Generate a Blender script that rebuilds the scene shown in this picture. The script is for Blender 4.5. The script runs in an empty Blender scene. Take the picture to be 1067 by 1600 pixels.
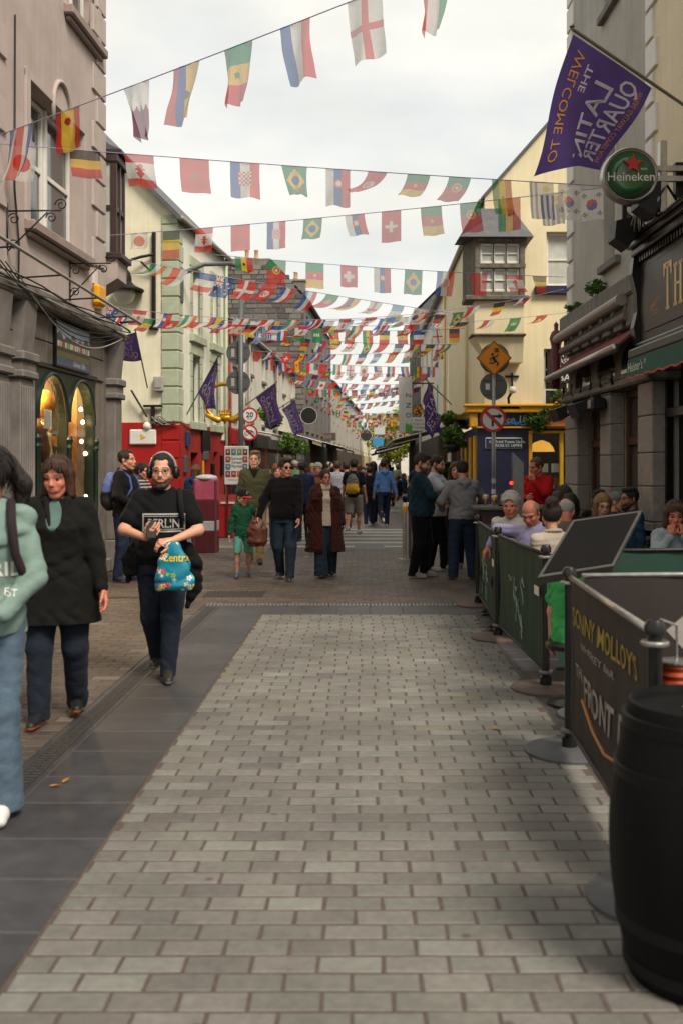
import bpy, bmesh, math, random
import numpy as np
from mathutils import Vector, Matrix
from mathutils.bvhtree import BVHTree
random.seed(7)
R = math.radians
SC = bpy.context.scene
COL = SC.collection

# ---------------------------------------------------------------- camera
CAM_H, FPX, VX, VY = 1.68, 1555.0, 570.0, 728.0     # eye height, focal length in photo pixels, street vanishing point
cam = bpy.data.cameras.new('camera'); cam_o = bpy.data.objects.new('camera', cam); COL.objects.link(cam_o)
cam_o.location = (0, 0, CAM_H); cam_o.rotation_euler = (R(90), 0, 0)
cam.sensor_fit = 'VERTICAL'; cam.sensor_height = 36; cam.sensor_width = 24; cam.lens = 35
cam.shift_x = -(VX-533.5)/1600; cam.shift_y = -(800-VY)/1600
cam.clip_end = 5000
cam.dof.use_dof = True; cam.dof.focus_distance = 13.0; cam.dof.aperture_fstop = 2.5
SC.camera = cam_o

# ---------------------------------------------------------------- sky, sun, exposure
SUN_EL, SUN_AZ = 50, 142         # degrees; azimuth from +Y (down the street) towards +X
w = bpy.data.worlds.new('World'); SC.world = w; w.use_nodes = True
nt = w.node_tree; N = nt.nodes; L = nt.links
for n in list(N): N.remove(n)
out = N.new('ShaderNodeOutputWorld'); bg = N.new('ShaderNodeBackground'); bg.inputs['Strength'].default_value = 0.15
sky = N.new('ShaderNodeTexSky'); sky.sky_type = 'NISHITA'; sky.sun_disc = False
sky.sun_elevation = R(SUN_EL); sky.sun_rotation = R(SUN_AZ); sky.dust_density = 2.0; sky.air_density = 1.0
tc = N.new('ShaderNodeTexCoord'); mp = N.new('ShaderNodeMapping'); mp.inputs['Scale'].default_value = (1, 1, 2.6)
mp.inputs['Location'].default_value = (0.3, 0.1, 0.0)
nz = N.new('ShaderNodeTexNoise'); nz.inputs['Scale'].default_value = 3.6; nz.inputs['Detail'].default_value = 8; nz.inputs['Roughness'].default_value = 0.56
nz.inputs['Distortion'].default_value = 0.25
rp = N.new('ShaderNodeValToRGB'); rp.color_ramp.elements[0].position = 0.36; rp.color_ramp.elements[1].position = 0.64
rp.color_ramp.elements[0].color = (0.8, 0.8, 0.8, 1); rp.color_ramp.elements[1].color = (1, 1, 1, 1)
nz2 = N.new('ShaderNodeTexNoise'); nz2.inputs['Scale'].default_value = 2.4; nz2.inputs['Detail'].default_value = 5
rp2 = N.new('ShaderNodeValToRGB'); rp2.color_ramp.elements[0].position = 0.34; rp2.color_ramp.elements[1].position = 0.66
rp2.color_ramp.elements[0].color = (3.75, 3.82, 3.55, 1); rp2.color_ramp.elements[1].color = (5.6, 5.35, 4.75, 1)
mx = N.new('ShaderNodeMixRGB')
L.new(tc.outputs['Generated'], mp.inputs['Vector']); L.new(mp.outputs['Vector'], nz.inputs['Vector']); L.new(mp.outputs['Vector'], nz2.inputs['Vector'])
L.new(nz.outputs['Fac'], rp.inputs['Fac']); L.new(nz2.outputs['Fac'], rp2.inputs['Fac'])
L.new(rp.outputs['Color'], mx.inputs['Fac']); L.new(sky.outputs['Color'], mx.inputs['Color1']); L.new(rp2.outputs['Color'], mx.inputs['Color2'])
L.new(mx.outputs['Color'], bg.inputs['Color']); L.new(bg.outputs['Background'], out.inputs['Surface'])
sun = bpy.data.lights.new('sun', 'SUN'); sun.energy = 3.3; sun.angle = R(20); sun.color = (1, 0.91, 0.78)
sun_o = bpy.data.objects.new('sun', sun); COL.objects.link(sun_o)
sun_o.rotation_euler = Vector((-math.sin(R(SUN_AZ))*math.cos(R(SUN_EL)), -math.cos(R(SUN_AZ))*math.cos(R(SUN_EL)), -math.sin(R(SUN_EL)))).to_track_quat('-Z', 'Y').to_euler()
sun_o.location = (10, 30, 30)
SC.view_settings.view_transform = 'Standard'; SC.view_settings.look = 'None'; SC.view_settings.gamma = 1
SC.view_settings.exposure = 0.5
SC.cycles.use_denoising = True; SC.cycles.max_bounces = 6; SC.cycles.transparent_max_bounces = 12
SC.cycles.caustics_reflective = False; SC.cycles.caustics_refractive = False

# ---------------------------------------------------------------- colour and materials
def C(h, k=1.0):
    if not isinstance(h, str): return tuple(h)[:3]
    h = h.lstrip('#'); o = []
    for i in (0, 2, 4):
        v = int(h[i:i+2], 16)/255
        o.append((v/12.92 if v <= 0.04045 else ((v+0.055)/1.055)**2.4)*k)
    return tuple(o)
_M = {}
def mat(name, col=(0.5,0.5,0.5), rough=0.7, var=0.15, vs=6.0, bump=0.0, bs=60.0, metal=0.0, spec=0.4, attr=False, trans=0.0,
        emit=0.0, coat=0.0, sheen=0.0, streak=0.0, objvar=0.0, world=False, stretch=None, sheer=0.0, stain=0.0):
    """procedural Principled material: noise colour variation, fine bump, optional colour attribute 'Col' as print."""
    if name in _M: return _M[name]
    col = C(col)
    m = bpy.data.materials.new(name); m.use_nodes = True; _M[name] = m
    t = m.node_tree; n = t.nodes; l = t.links
    b = n['Principled BSDF']; o = n['Material Output']
    b.inputs['Roughness'].default_value = rough; b.inputs['Metallic'].default_value = metal
    b.inputs['Specular IOR Level'].default_value = spec; b.inputs['Coat Weight'].default_value = coat
    b.inputs['Sheen Weight'].default_value = sheen
    co = n.new('ShaderNodeTexCoord')
    vec = co.outputs['Object']
    if world: vec = n.new('ShaderNodeNewGeometry').outputs['Position']
    if stretch:
        mm = n.new('ShaderNodeMapping'); mm.inputs['Scale'].default_value = stretch; l.new(vec, mm.inputs['Vector']); vec = mm.outputs['Vector']
    base = None
    if attr:
        a = n.new('ShaderNodeAttribute'); a.attribute_name = 'Col'; base = a.outputs['Color']
    else:
        r = n.new('ShaderNodeRGB'); r.outputs[0].default_value = (*col, 1); base = r.outputs[0]
    if stain > 0:
        gp = n.new('ShaderNodeNewGeometry').outputs['Position']; zs_ = n.new('ShaderNodeTexNoise'); zs_.inputs['Scale'].default_value = 0.9; zs_.inputs['Detail'].default_value = 9; zs_.inputs['Roughness'].default_value = 0.68
        l.new(gp, zs_.inputs['Vector']); ms_ = n.new('ShaderNodeMapRange'); ms_.inputs['From Min'].default_value = 0.36; ms_.inputs['From Max'].default_value = 0.62; ms_.inputs['To Min'].default_value = 1-stain; ms_.inputs['To Max'].default_value = 1.06
        l.new(zs_.outputs['Fac'], ms_.inputs['Value']); vo = n.new('ShaderNodeTexVoronoi'); vo.inputs['Scale'].default_value = 3.1; l.new(gp, vo.inputs['Vector'])
        mv = n.new('ShaderNodeMapRange'); mv.inputs['From Min'].default_value = 0.035; mv.inputs['From Max'].default_value = 0.07; mv.inputs['To Min'].default_value = 0.5; mv.inputs['To Max'].default_value = 1.0; l.new(vo.outputs['Distance'], mv.inputs['Value'])
        pm_ = n.new('ShaderNodeMath'); pm_.operation = 'MULTIPLY'; l.new(ms_.outputs['Result'], pm_.inputs[0]); l.new(mv.outputs['Result'], pm_.inputs[1])
        mu_ = n.new('ShaderNodeVectorMath'); mu_.operation = 'SCALE'; l.new(base, mu_.inputs[0]); l.new(pm_.outputs[0], mu_.inputs['Scale']); base = mu_.outputs['Vector']
    if var > 0:
        z = n.new('ShaderNodeTexNoise'); z.inputs['Scale'].default_value = vs; z.inputs['Detail'].default_value = 6; z.inputs['Roughness'].default_value = 0.62
        l.new(vec, z.inputs['Vector'])
        mr = n.new('ShaderNodeMapRange'); mr.inputs['From Min'].default_value = 0.28; mr.inputs['From Max'].default_value = 0.72
        mr.inputs['To Min'].default_value = 1-var; mr.inputs['To Max'].default_value = 1+var*0.7
        l.new(z.outputs['Fac'], mr.inputs['Value'])
        fac = mr.outputs['Result']
        if streak > 0:
            mm = n.new('ShaderNodeMapping'); mm.inputs['Scale'].default_value = (7, 7, 0.35); l.new(co.outputs['Object'], mm.inputs['Vector'])
            z3 = n.new('ShaderNodeTexNoise'); z3.inputs['Scale'].default_value = 1.3; z3.inputs['Detail'].default_value = 7; z3.inputs['Roughness'].default_value = 0.6
            l.new(mm.outputs['Vector'], z3.inputs['Vector'])
            m3 = n.new('ShaderNodeMapRange'); m3.inputs['From Min'].default_value = 0.35; m3.inputs['From Max'].default_value = 0.6
            m3.inputs['To Min'].default_value = 1-streak; m3.inputs['To Max'].default_value = 1.0
            l.new(z3.outputs['Fac'], m3.inputs['Value'])
            pm = n.new('ShaderNodeMath'); pm.operation = 'MULTIPLY'; l.new(fac, pm.inputs[0]); l.new(m3.outputs['Result'], pm.inputs[1]); fac = pm.outputs[0]
        if objvar > 0:
            oi = n.new('ShaderNodeObjectInfo'); m4 = n.new('ShaderNodeMapRange'); m4.inputs['To Min'].default_value = 1-objvar; m4.inputs['To Max'].default_value = 1+objvar
            l.new(oi.outputs['Random'], m4.inputs['Value'])
            pm = n.new('ShaderNodeMath'); pm.operation = 'MULTIPLY'; l.new(fac, pm.inputs[0]); l.new(m4.outputs['Result'], pm.inputs[1]); fac = pm.outputs[0]
        mu = n.new('ShaderNodeVectorMath'); mu.operation = 'SCALE'; l.new(base, mu.inputs[0]); l.new(fac, mu.inputs['Scale'])
        base = mu.outputs['Vector']
        rr = n.new('ShaderNodeMapRange'); rr.inputs['To Min'].default_value = max(0.02, rough-0.1); rr.inputs['To Max'].default_value = min(1, rough+0.1)
        l.new(z.outputs['Fac'], rr.inputs['Value']); l.new(rr.outputs['Result'], b.inputs['Roughness'])
    l.new(base, b.inputs['Base Color'])
    if bump > 0:
        zb = n.new('ShaderNodeTexNoise'); zb.inputs['Scale'].default_value = bs; zb.inputs['Detail'].default_value = 4
        l.new(vec, zb.inputs['Vector'])
        bp = n.new('ShaderNodeBump'); bp.inputs['Strength'].default_value = min(1, bump); bp.inputs['Distance'].default_value = 0.01
        l.new(zb.outputs['Fac'], bp.inputs['Height']); l.new(bp.outputs['Normal'], b.inputs['Normal'])
    if emit > 0:
        l.new(base, b.inputs['Emission Color']); b.inputs['Emission Strength'].default_value = emit
    if trans > 0:
        tr = n.new('ShaderNodeBsdfTranslucent'); l.new(base, tr.inputs['Color'])
        ms = n.new('ShaderNodeMixShader'); ms.inputs['Fac'].default_value = trans
        l.new(b.outputs['BSDF'], ms.inputs[1]); l.new(tr.outputs['BSDF'], ms.inputs[2]); l.new(ms.outputs['Shader'], o.inputs['Surface'])
        if sheer > 0:
            tp = n.new('ShaderNodeBsdfTransparent'); m5 = n.new('ShaderNodeMixShader'); m5.inputs['Fac'].default_value = sheer
            l.new(ms.outputs['Shader'], m5.inputs[1]); l.new(tp.outputs[0], m5.inputs[2]); l.new(m5.outputs['Shader'], o.inputs['Surface'])
    return m
def glass_mat(name, tint=(0.9,0.93,0.92), refl=0.25, rough=0.03):
    if name in _M: return _M[name]
    m = bpy.data.materials.new(name); m.use_nodes = True; _M[name] = m
    t = m.node_tree; n = t.nodes; l = t.links; n.remove(n['Principled BSDF'])
    g = n.new('ShaderNodeBsdfGlossy'); g.inputs['Roughness'].default_value = rough
    tr = n.new('ShaderNodeBsdfTransparent'); tr.inputs['Color'].default_value = (*tint, 1)
    lw = n.new('ShaderNodeLayerWeight'); lw.inputs['Blend'].default_value = 0.35
    mr = n.new('ShaderNodeMapRange'); mr.inputs['To Min'].default_value = refl*0.5; mr.inputs['To Max'].default_value = min(1, refl*2.4)
    l.new(lw.outputs['Fresnel'], mr.inputs['Value'])
    s = n.new('ShaderNodeMixShader'); l.new(mr.outputs['Result'], s.inputs['Fac']); l.new(tr.outputs[0], s.inputs[1]); l.new(g.outputs[0], s.inputs[2])
    l.new(s.outputs[0], n['Material Output'].inputs['Surface'])
    return m

# ---------------------------------------------------------------- geometry helpers
def P(px, py, d):
    """the point seen at photo pixel (px,py) at distance d down the street"""
    return Vector(((px-VX)*d/FPX, d, CAM_H-(py-VY)*d/FPX))
def G(py): return CAM_H*FPX/(py-VY)            # distance of a ground point seen at row py
def frame(o, u):
    """matrix with x along u (horizontal), z up, y = z cross x (into the wall)"""
    u = Vector((u[0], u[1], 0)).normalized(); y = Vector((-u.y, u.x, 0))
    return Matrix(((u.x, y.x, 0, o[0]), (u.y, y.y, 0, o[1]), (0, 0, 1, o[2] if len(o) > 2 else 0), (0, 0, 0, 1)))
def tag(o, label=None, cat=None, group=None, kind=None):
    if label: o['label'] = label
    if cat: o['category'] = cat
    if group: o['group'] = group
    if kind: o['kind'] = kind
    return o
def thing(name, label, cat, loc=(0,0,0), group=None, rz=0.0):
    o = bpy.data.objects.new(name, None); o.empty_display_size = 0.2; o.location = loc; o.rotation_euler = (0, 0, rz)
    COL.objects.link(o); return tag(o, label, cat, group)
def link(name, me, parent=None, loc=None):
    o = bpy.data.objects.new(name, me); COL.objects.link(o)
    if parent is not None: o.parent = parent
    if loc is not None: o.location = loc
    return o
def root_of(o):
    v = Vector((0,0,0))
    while o is not None: v += o.location; o = o.parent
    return v
class MB:
    """collects shapes (in the matrix M) into ONE mesh object"""
    def __init__(s, M=None): s.v = []; s.f = []; s.mi = []; s.M = M or Matrix(); s.cur = 0; s.cols = None
    def add(s, vs, fs, m=None):
        b = len(s.v); s.v += [s.M @ Vector(p) for p in vs]
        s.f += [tuple(i+b for i in f) for f in fs]; s.mi += [s.cur if m is None else m]*len(fs); return s
    def box(s, x0, x1, y0, y1, z0, z1, m=None, ch=0.0):
        if x0 > x1: x0, x1 = x1, x0
        if y0 > y1: y0, y1 = y1, y0
        if z0 > z1: z0, z1 = z1, z0
        if ch <= 0:
            return s.add([(x0,y0,z0),(x1,y0,z0),(x1,y1,z0),(x0,y1,z0),(x0,y0,z1),(x1,y0,z1),(x1,y1,z1),(x0,y1,z1)],
                [(3,2,1,0),(4,5,6,7),(0,1,5,4),(1,2,6,5),(2,3,7,6),(3,0,4,7)], m)
        c = min(ch, (x1-x0)*0.45, (y1-y0)*0.45, (z1-z0)*0.45)
        vs = []
        for (X, sx) in ((x0,1),(x1,-1)):
            for (Y, sy) in ((y0,1),(y1,-1)):
                for (Z, sz) in ((z0,1),(z1,-1)):
                    vs += [(X, Y+sy*c, Z+sz*c), (X+sx*c, Y, Z+sz*c), (X+sx*c, Y+sy*c, Z)]
        def I(a, b, d, k): return (a*4+b*2+d)*3+k
        fs = []
        for a in (0,1): fs.append([I(a,0,0,0),I(a,0,1,0),I(a,1,1,0),I(a,1,0,0)][::(1 if a == 0 else -1)])
        for b in (0,1): fs.append([I(0,b,0,1),I(1,b,0,1),I(1,b,1,1),I(0,b,1,1)][::(1 if b == 0 else -1)])
        for d in (0,1): fs.append([I(0,0,d,2),I(0,1,d,2),I(1,1,d,2),I(1,0,d,2)][::(1 if d == 0 else -1)])
        for a in (0,1):
            for b in (0,1): fs.append([I(a,b,0,0),I(a,b,1,0),I(a,b,1,1),I(a,b,0,1)][::(-1 if a == b else 1)])
            for d in (0,1): fs.append([I(a,0,d,0),I(a,1,d,0),I(a,1,d,2),I(a,0,d,2)][::(1 if a == d else -1)])
        for b in (0,1):
            for d in (0,1): fs.append([I(0,b,d,1),I(1,b,d,1),I(1,b,d,2),I(0,b,d,2)][::(-1 if b == d else 1)])
        for a in (0,1):
            for b in (0,1):
                for d in (0,1): fs.append([I(a,b,d,0),I(a,b,d,1),I(a,b,d,2)][::(1 if (a+b+d) % 2 == 0 else -1)])
        return s.add(vs, fs, m)
    def quad(s, a, b, c, d, m=None): return s.add([a, b, c, d], [(0,1,2,3)], m)
    def prism(s, pts, y0, y1, m=None, axis='y'):
        """polygon pts (a,b) swept between y0 and y1; axis y: (x,z) outline, axis x: (y,z), axis z: (x,y)"""
        n = len(pts)
        def q(p, t): return {'y': (p[0], t, p[1]), 'x': (t, p[0], p[1]), 'z': (p[0], p[1], t)}[axis]
        vs = [q(p, y0) for p in pts]+[q(p, y1) for p in pts]
        fs = [tuple(range(n)), tuple(range(2*n-1, n-1, -1))]+[(i, n+i, n+(i+1) % n, (i+1) % n) for i in range(n)]
        return s.add(vs, fs, m)
    def tube(s, pts, r, n=8, m=None, caps=True):
        pts = [Vector(p) for p in pts]; rs = r if isinstance(r, (list, tuple)) else [r]*len(pts)
        vs = []; fs = []; up = None
        for i, p in enumerate(pts):
            t = ((pts[i+1]-p) if i == 0 else (p-pts[i-1]) if i == len(pts)-1 else (pts[i+1]-pts[i-1])).normalized()
            if up is None: up = Vector((0,0,1)) if abs(t.z) < 0.9 else Vector((1,0,0))
            a = t.cross(up).normalized(); b = a.cross(t).normalized(); up = b
            for k in range(n):
                g = 2*math.pi*k/n; vs.append(p+a*(rs[i]*math.cos(g))+b*(rs[i]*math.sin(g)))
        for i in range(len(pts)-1):
            for k in range(n):
                k2 = (k+1) % n; fs.append((i*n+k, (i+1)*n+k, (i+1)*n+k2, i*n+k2))
        if caps: fs.append(tuple(range(n))); fs.append(tuple(range(len(vs)-1, len(vs)-1-n, -1)))
        return s.add(vs, fs, m)
    def lathe(s, prof, n=24, c=(0,0,0), m=None, axis='z', caps=True):
        """profile of (r, h) revolved about an axis through c"""
        vs = []; fs = []
        def q(r, h, g):
            a, b = r*math.cos(g), r*math.sin(g)
            p = {'z': (a, b, h), 'y': (a, h, b), 'x': (h, a, b)}[axis]
            return (p[0]+c[0], p[1]+c[1], p[2]+c[2])
        for r, h in prof:
            for k in range(n): vs.append(q(r, h, 2*math.pi*k/n))
        for i in range(len(prof)-1):
            for k in range(n):
                k2 = (k+1) % n; fs.append((i*n+k, i*n+k2, (i+1)*n+k2, (i+1)*n+k))
        if caps and prof[0][0] > 1e-5: fs.append(tuple(range(n-1, -1, -1)))
        if caps and prof[-1][0] > 1e-5: fs.append(tuple(range((len(prof)-1)*n, len(prof)*n)))
        return s.add(vs, fs, m)
    def mesh(s, name, mats, smooth=False, origin=None):
        o = origin or Vector((0,0,0))
        me = bpy.data.meshes.new(name); me.from_pydata([p-o for p in s.v], [], s.f)
        for mm in (mats if isinstance(mats, (list, tuple)) else [mats]): me.materials.append(mm)
        if len(me.materials) > 1: me.polygons.foreach_set('material_index', s.mi)
        if smooth is True: me.polygons.foreach_set('use_smooth', [True]*len(s.f))
        elif smooth:
            me.polygons.foreach_set('use_smooth', [True]*len(s.f)); me.set_sharp_from_angle(angle=R(smooth))
        me.update(); return me
    def build(s, name, mats, parent=None, smooth=False, kind=None):
        o = link(name, s.mesh(name, mats, smooth, root_of(parent) if parent else None), parent)
        if kind: o['kind'] = kind
        return o
def np_mesh(name, V, F, mats, cols=None, smooth=True, dom='POINT'):
    """mesh from numpy verts and equal-sized faces; cols per vertex (POINT) or per face (FACE)"""
    V = np.asarray(V, np.float32); F = np.asarray(F, np.int32); k = F.shape[1]
    me = bpy.data.meshes.new(name)
    me.vertices.add(len(V)); me.vertices.foreach_set('co', V.ravel())
    me.loops.add(F.size); me.loops.foreach_set('vertex_index', F.ravel())
    me.polygons.add(len(F)); me.polygons.foreach_set('loop_start', np.arange(0, F.size, k, dtype=np.int32))
    me.polygons.foreach_set('use_smooth', np.full(len(F), bool(smooth)))
    for mm in (mats if isinstance(mats, (list, tuple)) else [mats]): me.materials.append(mm)
    me.update(calc_edges=True)
    if cols is not None:
        if dom == 'FACE': cc = np.repeat(np.asarray(cols, np.float32), k, axis=0); a = me.color_attributes.new('Col', 'FLOAT_COLOR', 'CORNER')
        else: cc = np.asarray(cols, np.float32); a = me.color_attributes.new('Col', 'FLOAT_COLOR', 'POINT')
        a.data.foreach_set('color', np.hstack([cc, np.ones((len(cc), 1), np.float32)]).ravel())
    me.validate(); return me
def copy_tree(o, parent=None):
    c = o.copy(); COL.objects.link(c); c.parent = parent
    for ch in list(o.children): copy_tree(ch, c)
    return c
_txt = {}
def text_mesh(s, size=1.0, bold=0.0, shear=0.0, spacing=1.0, res=3):
    """flat lettering as (verts, faces), centred on x, baseline at 0, cap height about 0.7*size"""
    key = (s, bold, shear, spacing, res)
    if key not in _txt:
        cu = bpy.data.curves.new('lettering', 'FONT'); cu.body = s; cu.align_x = 'CENTER'; cu.size = 1.0; cu.offset = bold; cu.shear = shear
        cu.space_character = spacing; cu.resolution_u = res; cu.fill_mode = 'FRONT'
        ob = bpy.data.objects.new('lettering', cu); COL.objects.link(ob)
        dg = bpy.context.evaluated_depsgraph_get(); me = bpy.data.meshes.new_from_object(ob.evaluated_get(dg))
        _txt[key] = ([tuple(v.co) for v in me.vertices], [tuple(p.vertices) for p in me.polygons])
        bpy.data.meshes.remove(me); bpy.data.objects.remove(ob); bpy.data.curves.remove(cu)
    v, f = _txt[key]
    return [(a*size, b*size, 0) for a, b, _ in v], f
def letters(name, s, size, M, material, parent, bold=0.0, shear=0.0, spacing=1.0, fn=None, wide=1.0, depth=0.0):
    """raised print: text in the x-z plane of frame M, facing -y"""
    v, f = text_mesh(s, size, bold, shear, spacing)
    mb = MB(M)
    if fn: mb.add([fn(a*wide, b) for a, b, _ in v], f)
    else:
        mb.add([(a*wide, -depth, b) for a, b, _ in v], f)
        if depth > 0:
            from collections import Counter
            ec = Counter(); dr = {}
            for q in f:
                for i in range(len(q)):
                    e = (q[i], q[(i+1) % len(q)]); k = (min(e), max(e)); ec[k] += 1; dr[k] = e
            for k, c in ec.items():
                if c == 1:
                    a, b = dr[k]; mb.add([(v[a][0]*wide, -depth, v[a][1]), (v[b][0]*wide, -depth, v[b][1]), (v[b][0]*wide, 0, v[b][1]), (v[a][0]*wide, 0, v[a][1])], [(3,2,1,0)])
    return mb.build(name, material, parent)

def wall_mb(mb, x0, x1, z0, z1, holes, y0=0.0, y1=0.3, m=None):
    """wall slab between y0 (outside) and y1 with rectangular holes (hx0,hx1,hz0,hz1) and their reveals"""
    xs = sorted({x0, x1, *[min(max(h[i], x0), x1) for h in holes for i in (0, 1)]}); zs = sorted({z0, z1, *[min(max(h[i], z0), z1) for h in holes for i in (2, 3)]})
    def inh(x, z): return any(h[0] < x < h[1] and h[2] < z < h[3] for h in holes)
    for i in range(len(xs)-1):
        for j in range(len(zs)-1):
            if inh((xs[i]+xs[i+1])/2, (zs[j]+zs[j+1])/2): continue
            mb.add([(xs[i],y0,zs[j]),(xs[i+1],y0,zs[j]),(xs[i+1],y0,zs[j+1]),(xs[i],y0,zs[j+1])], [(0,1,2,3)], m)
    for a, b, c, d in holes:
        mb.add([(a,y0,c),(b,y0,c),(b,y0,d),(a,y0,d),(a,y1,c),(b,y1,c),(b,y1,d),(a,y1,d)], [(0,4,5,1),(1,5,6,2),(2,6,7,3),(3,7,4,0)], m)
    return mb
def sash(parent, M, a, b, c, d, frame_m, glass_m, y=0.16, fw=0.06, cols=1, rows=2, sill=None, sill_m=None, name='window', back=None, bars=0.03):
    """window in a hole: frame (part) with panes (sub-parts) and a sill"""
    mb = MB(M)
    mb.box(a, a+fw, y, y+0.07, c, d, ch=0.008); mb.box(b-fw, b, y, y+0.07, c, d, ch=0.008)
    mb.box(a+fw, b-fw, y+0.002, y+0.072, c, c+fw*1.2, ch=0.008); mb.box(a+fw, b-fw, y+0.002, y+0.072, d-fw, d, ch=0.008)
    for i in range(1, cols): x = a+(b-a)*i/cols; mb.box(x-bars/2, x+bars/2, y+0.012, y+0.055, c+fw, d-fw, ch=0.005)
    for j in range(1, rows): z = c+(d-c)*j/rows; mb.box(a+fw, b-fw, y+0.006, y+0.062, z-bars*0.7, z+bars*0.7, ch=0.005)
    w_ = mb.build(name, frame_m, parent)
    for i in range(cols):
        for j in range(rows):
            xa = a+(b-a)*i/cols; xb = a+(b-a)*(i+1)/cols; za = c+(d-c)*j/rows; zb = c+(d-c)*(j+1)/rows
            t = 0.003*random.uniform(-1, 1); yy = y+0.035+0.01*j
            m2 = MB(M); m2.add([(xa+fw*0.5,yy+t,za),(xb-fw*0.5,yy-t,za),(xb-fw*0.5,yy+0.004-t,zb),(xa+fw*0.5,yy+0.004+t,zb)], [(0,1,2,3)])
            m2.build('pane', glass_m, w_)
    if sill: MB(M).box(a-sill, b+sill, -0.09, y-0.002, c-0.12, c-0.002, ch=0.012).build('sill', sill_m or frame_m, w_)
    return w_
# ================================================================ the ground
rng = np.random.default_rng(3)
m_asphalt = mat('asphalt', '#5a5856', 0.62, 0.25, 3, 0.35, 220)
m_grout = mat('paving_joint', '#4e423d', 0.9, 0.3, 30, 0.4, 200)
m_sett = mat('granite_sett', rough=0.56, var=0.2, vs=26, bump=0.42, bs=150, attr=True, world=True, spec=0.45, stain=0.3)
m_slab = mat('basalt_slab', '#3d3c3e', 0.5, 0.3, 5, 0.3, 170, world=True, objvar=0.14, spec=0.4, stain=0.35)
m_iron = mat('cast_iron', '#3a3634', 0.6, 0.3, 20, 0.3, 90, metal=0.3)
m_paint = mat('road_paint', '#8a8882', 0.6, 0.25, 9, 0.2, 120)
m_yellow_line = mat('road_paint_yellow', '#a8883c', 0.7, 0.3, 9, 0.2, 120)

MB().quad((-600,-60,-0.05), (600,-60,-0.05), (600,1500,-0.05), (-600,1500,-0.05)).build('ground', m_asphalt, kind='structure')
street = MB().box(-1.728, 1.9, 0.5, 11.865, -0.04, -0.0026).build('street_paving', m_grout, kind='structure')
footpath = MB().box(-7.5, -1.93, 0.5, 12.2, -0.04, -0.0029).build('footpath', m_grout, kind='structure')
terrace = MB().box(1.9, 6.5, 0.5, 11.865, -0.04, -0.0028).build('terrace_paving', m_grout, kind='structure')
plaza = MB().box(-12, 14, 12.2, 20.3, -0.04, -0.0027).build('crossing_plaza', m_grout, kind='structure')
far_street = MB().box(-9, 9, 27.2, 240, -0.045, -0.02).build('far_street', mat('far_paving', '#746860', 0.5, 0.3, 2.5, 0.3, 60), kind='structure')

def sett_geo(lx, ly, jit, h=0.03, ch=0.004):
    x, y = lx/2, ly/2; j = lambda: random.uniform(-jit, jit)
    lo = [(-x+j(), -y+j()), (x+j(), -y+j()), (x+j(), y+j()), (-x+j(), y+j())]
    hi = [(a-math.copysign(ch, a), b-math.copysign(ch, b)) for a, b in lo]
    z = [random.uniform(-0.0005, 0.0005) for _ in range(4)]
    v = [(a, b, -h) for a, b in lo]+[(a, b, -ch*0.8) for a, b in lo]+[(a, b, zz) for (a, b), zz in zip(hi, z)]
    f = [(8,9,10,11)]+[(4+i, 4+(i+1) % 4, 8+(i+1) % 4, 8+i) for i in range(4)]+[(i, (i+1) % 4, 4+(i+1) % 4, 4+i) for i in range(4)]
    return v, f
GREY = [('#6c6a63', 6), ('#68665f', 6), ('#706c66', 5), ('#64605a', 2.5), ('#6d685b', 0.6), ('#706854', 0.2), ('#5e5a56', 0.8), ('#75746d', 1.5)]
BROWN = [('#51463e', 5), ('#4c4139', 5), ('#564c43', 4), ('#443b35', 3), ('#5d544c', 1.2), ('#69625a', 0.4), ('#4d4135', 2)]
def pick(tab): return random.choices([c for c, _ in tab], [k for _, k in tab])[0]
def setts(name, parent, x0, x1, y0, y1, tab, n_single, lx=0.2105, ly=0.1045, g=0.0125, seen=None, dark=None):
    """running-bond rows across the street: the largest in view are pieces of their own, the rest one part"""
    cells = []; r = 0; y = y0
    while y < y1-0.05:
        x = x0-(lx+g)*(0.5*(r % 2)+random.uniform(-0.05, 0.05))-0.1
        while x < x1:
            w_ = lx*random.uniform(0.985, 1.015); a, b = max(x, x0), min(x+w_, x1)
            if b-a > 0.04: cells.append(((a+b)/2, y+ly/2, b-a))
            x += w_+g
        y += ly+g; r += 1
    vis = [c for c in cells if (seen is None or seen(c))]
    vis.sort(key=lambda c: c[1]); single = vis[:n_single]; ss = set(single)
    var = []
    for k in range(28):
        v, f = sett_geo(1, ly, 0.002); 
        cc = C(pick(tab)); ml = bpy.data.meshes.new(name)
        # built at true length so the bevel keeps its size
        v, f = sett_geo(lx, ly, 0.0025); ml.from_pydata(v, [], f); ml.materials.append(m_sett)
        at = ml.color_attributes.new('Col', 'FLOAT_COLOR', 'CORNER'); at.data.foreach_set('color', [*cc, 1]*len(ml.loops)); var.append(ml)
    for c in single:
        o = link(name, random.choice(var), parent, (c[0], c[1], random.uniform(-0.0005, 0.001)))
        o.scale.x = c[2]/lx; o.rotation_euler = (random.gauss(0, 0.004), random.gauss(0, 0.002), random.choice((0, math.pi))+random.gauss(0, 0.006))
    V = []; F = []; K = []
    for c in cells:
        if c in ss: continue
        v, f = sett_geo(c[2], ly, 0.002); b = len(V); zz = random.uniform(-0.0004, 0.0012); tx = random.gauss(0, 0.01); ty = random.gauss(0, 0.012)
        V += [(a+c[0], q+c[1], t+zz+a*tx*.2+q*ty*.3) for a, q, t in v]; F += [tuple(i+b for i in q) for q in f]
        k = np.array(C(pick(tab)))*random.uniform(0.92, 1.08)
        if dark: k = k*dark(c)
        K += [k]*len(f)
    o = link(name, np_mesh(name, V, F, m_sett, np.array(K), smooth=False, dom='FACE'), parent); o['kind'] = 'stuff'
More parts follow.
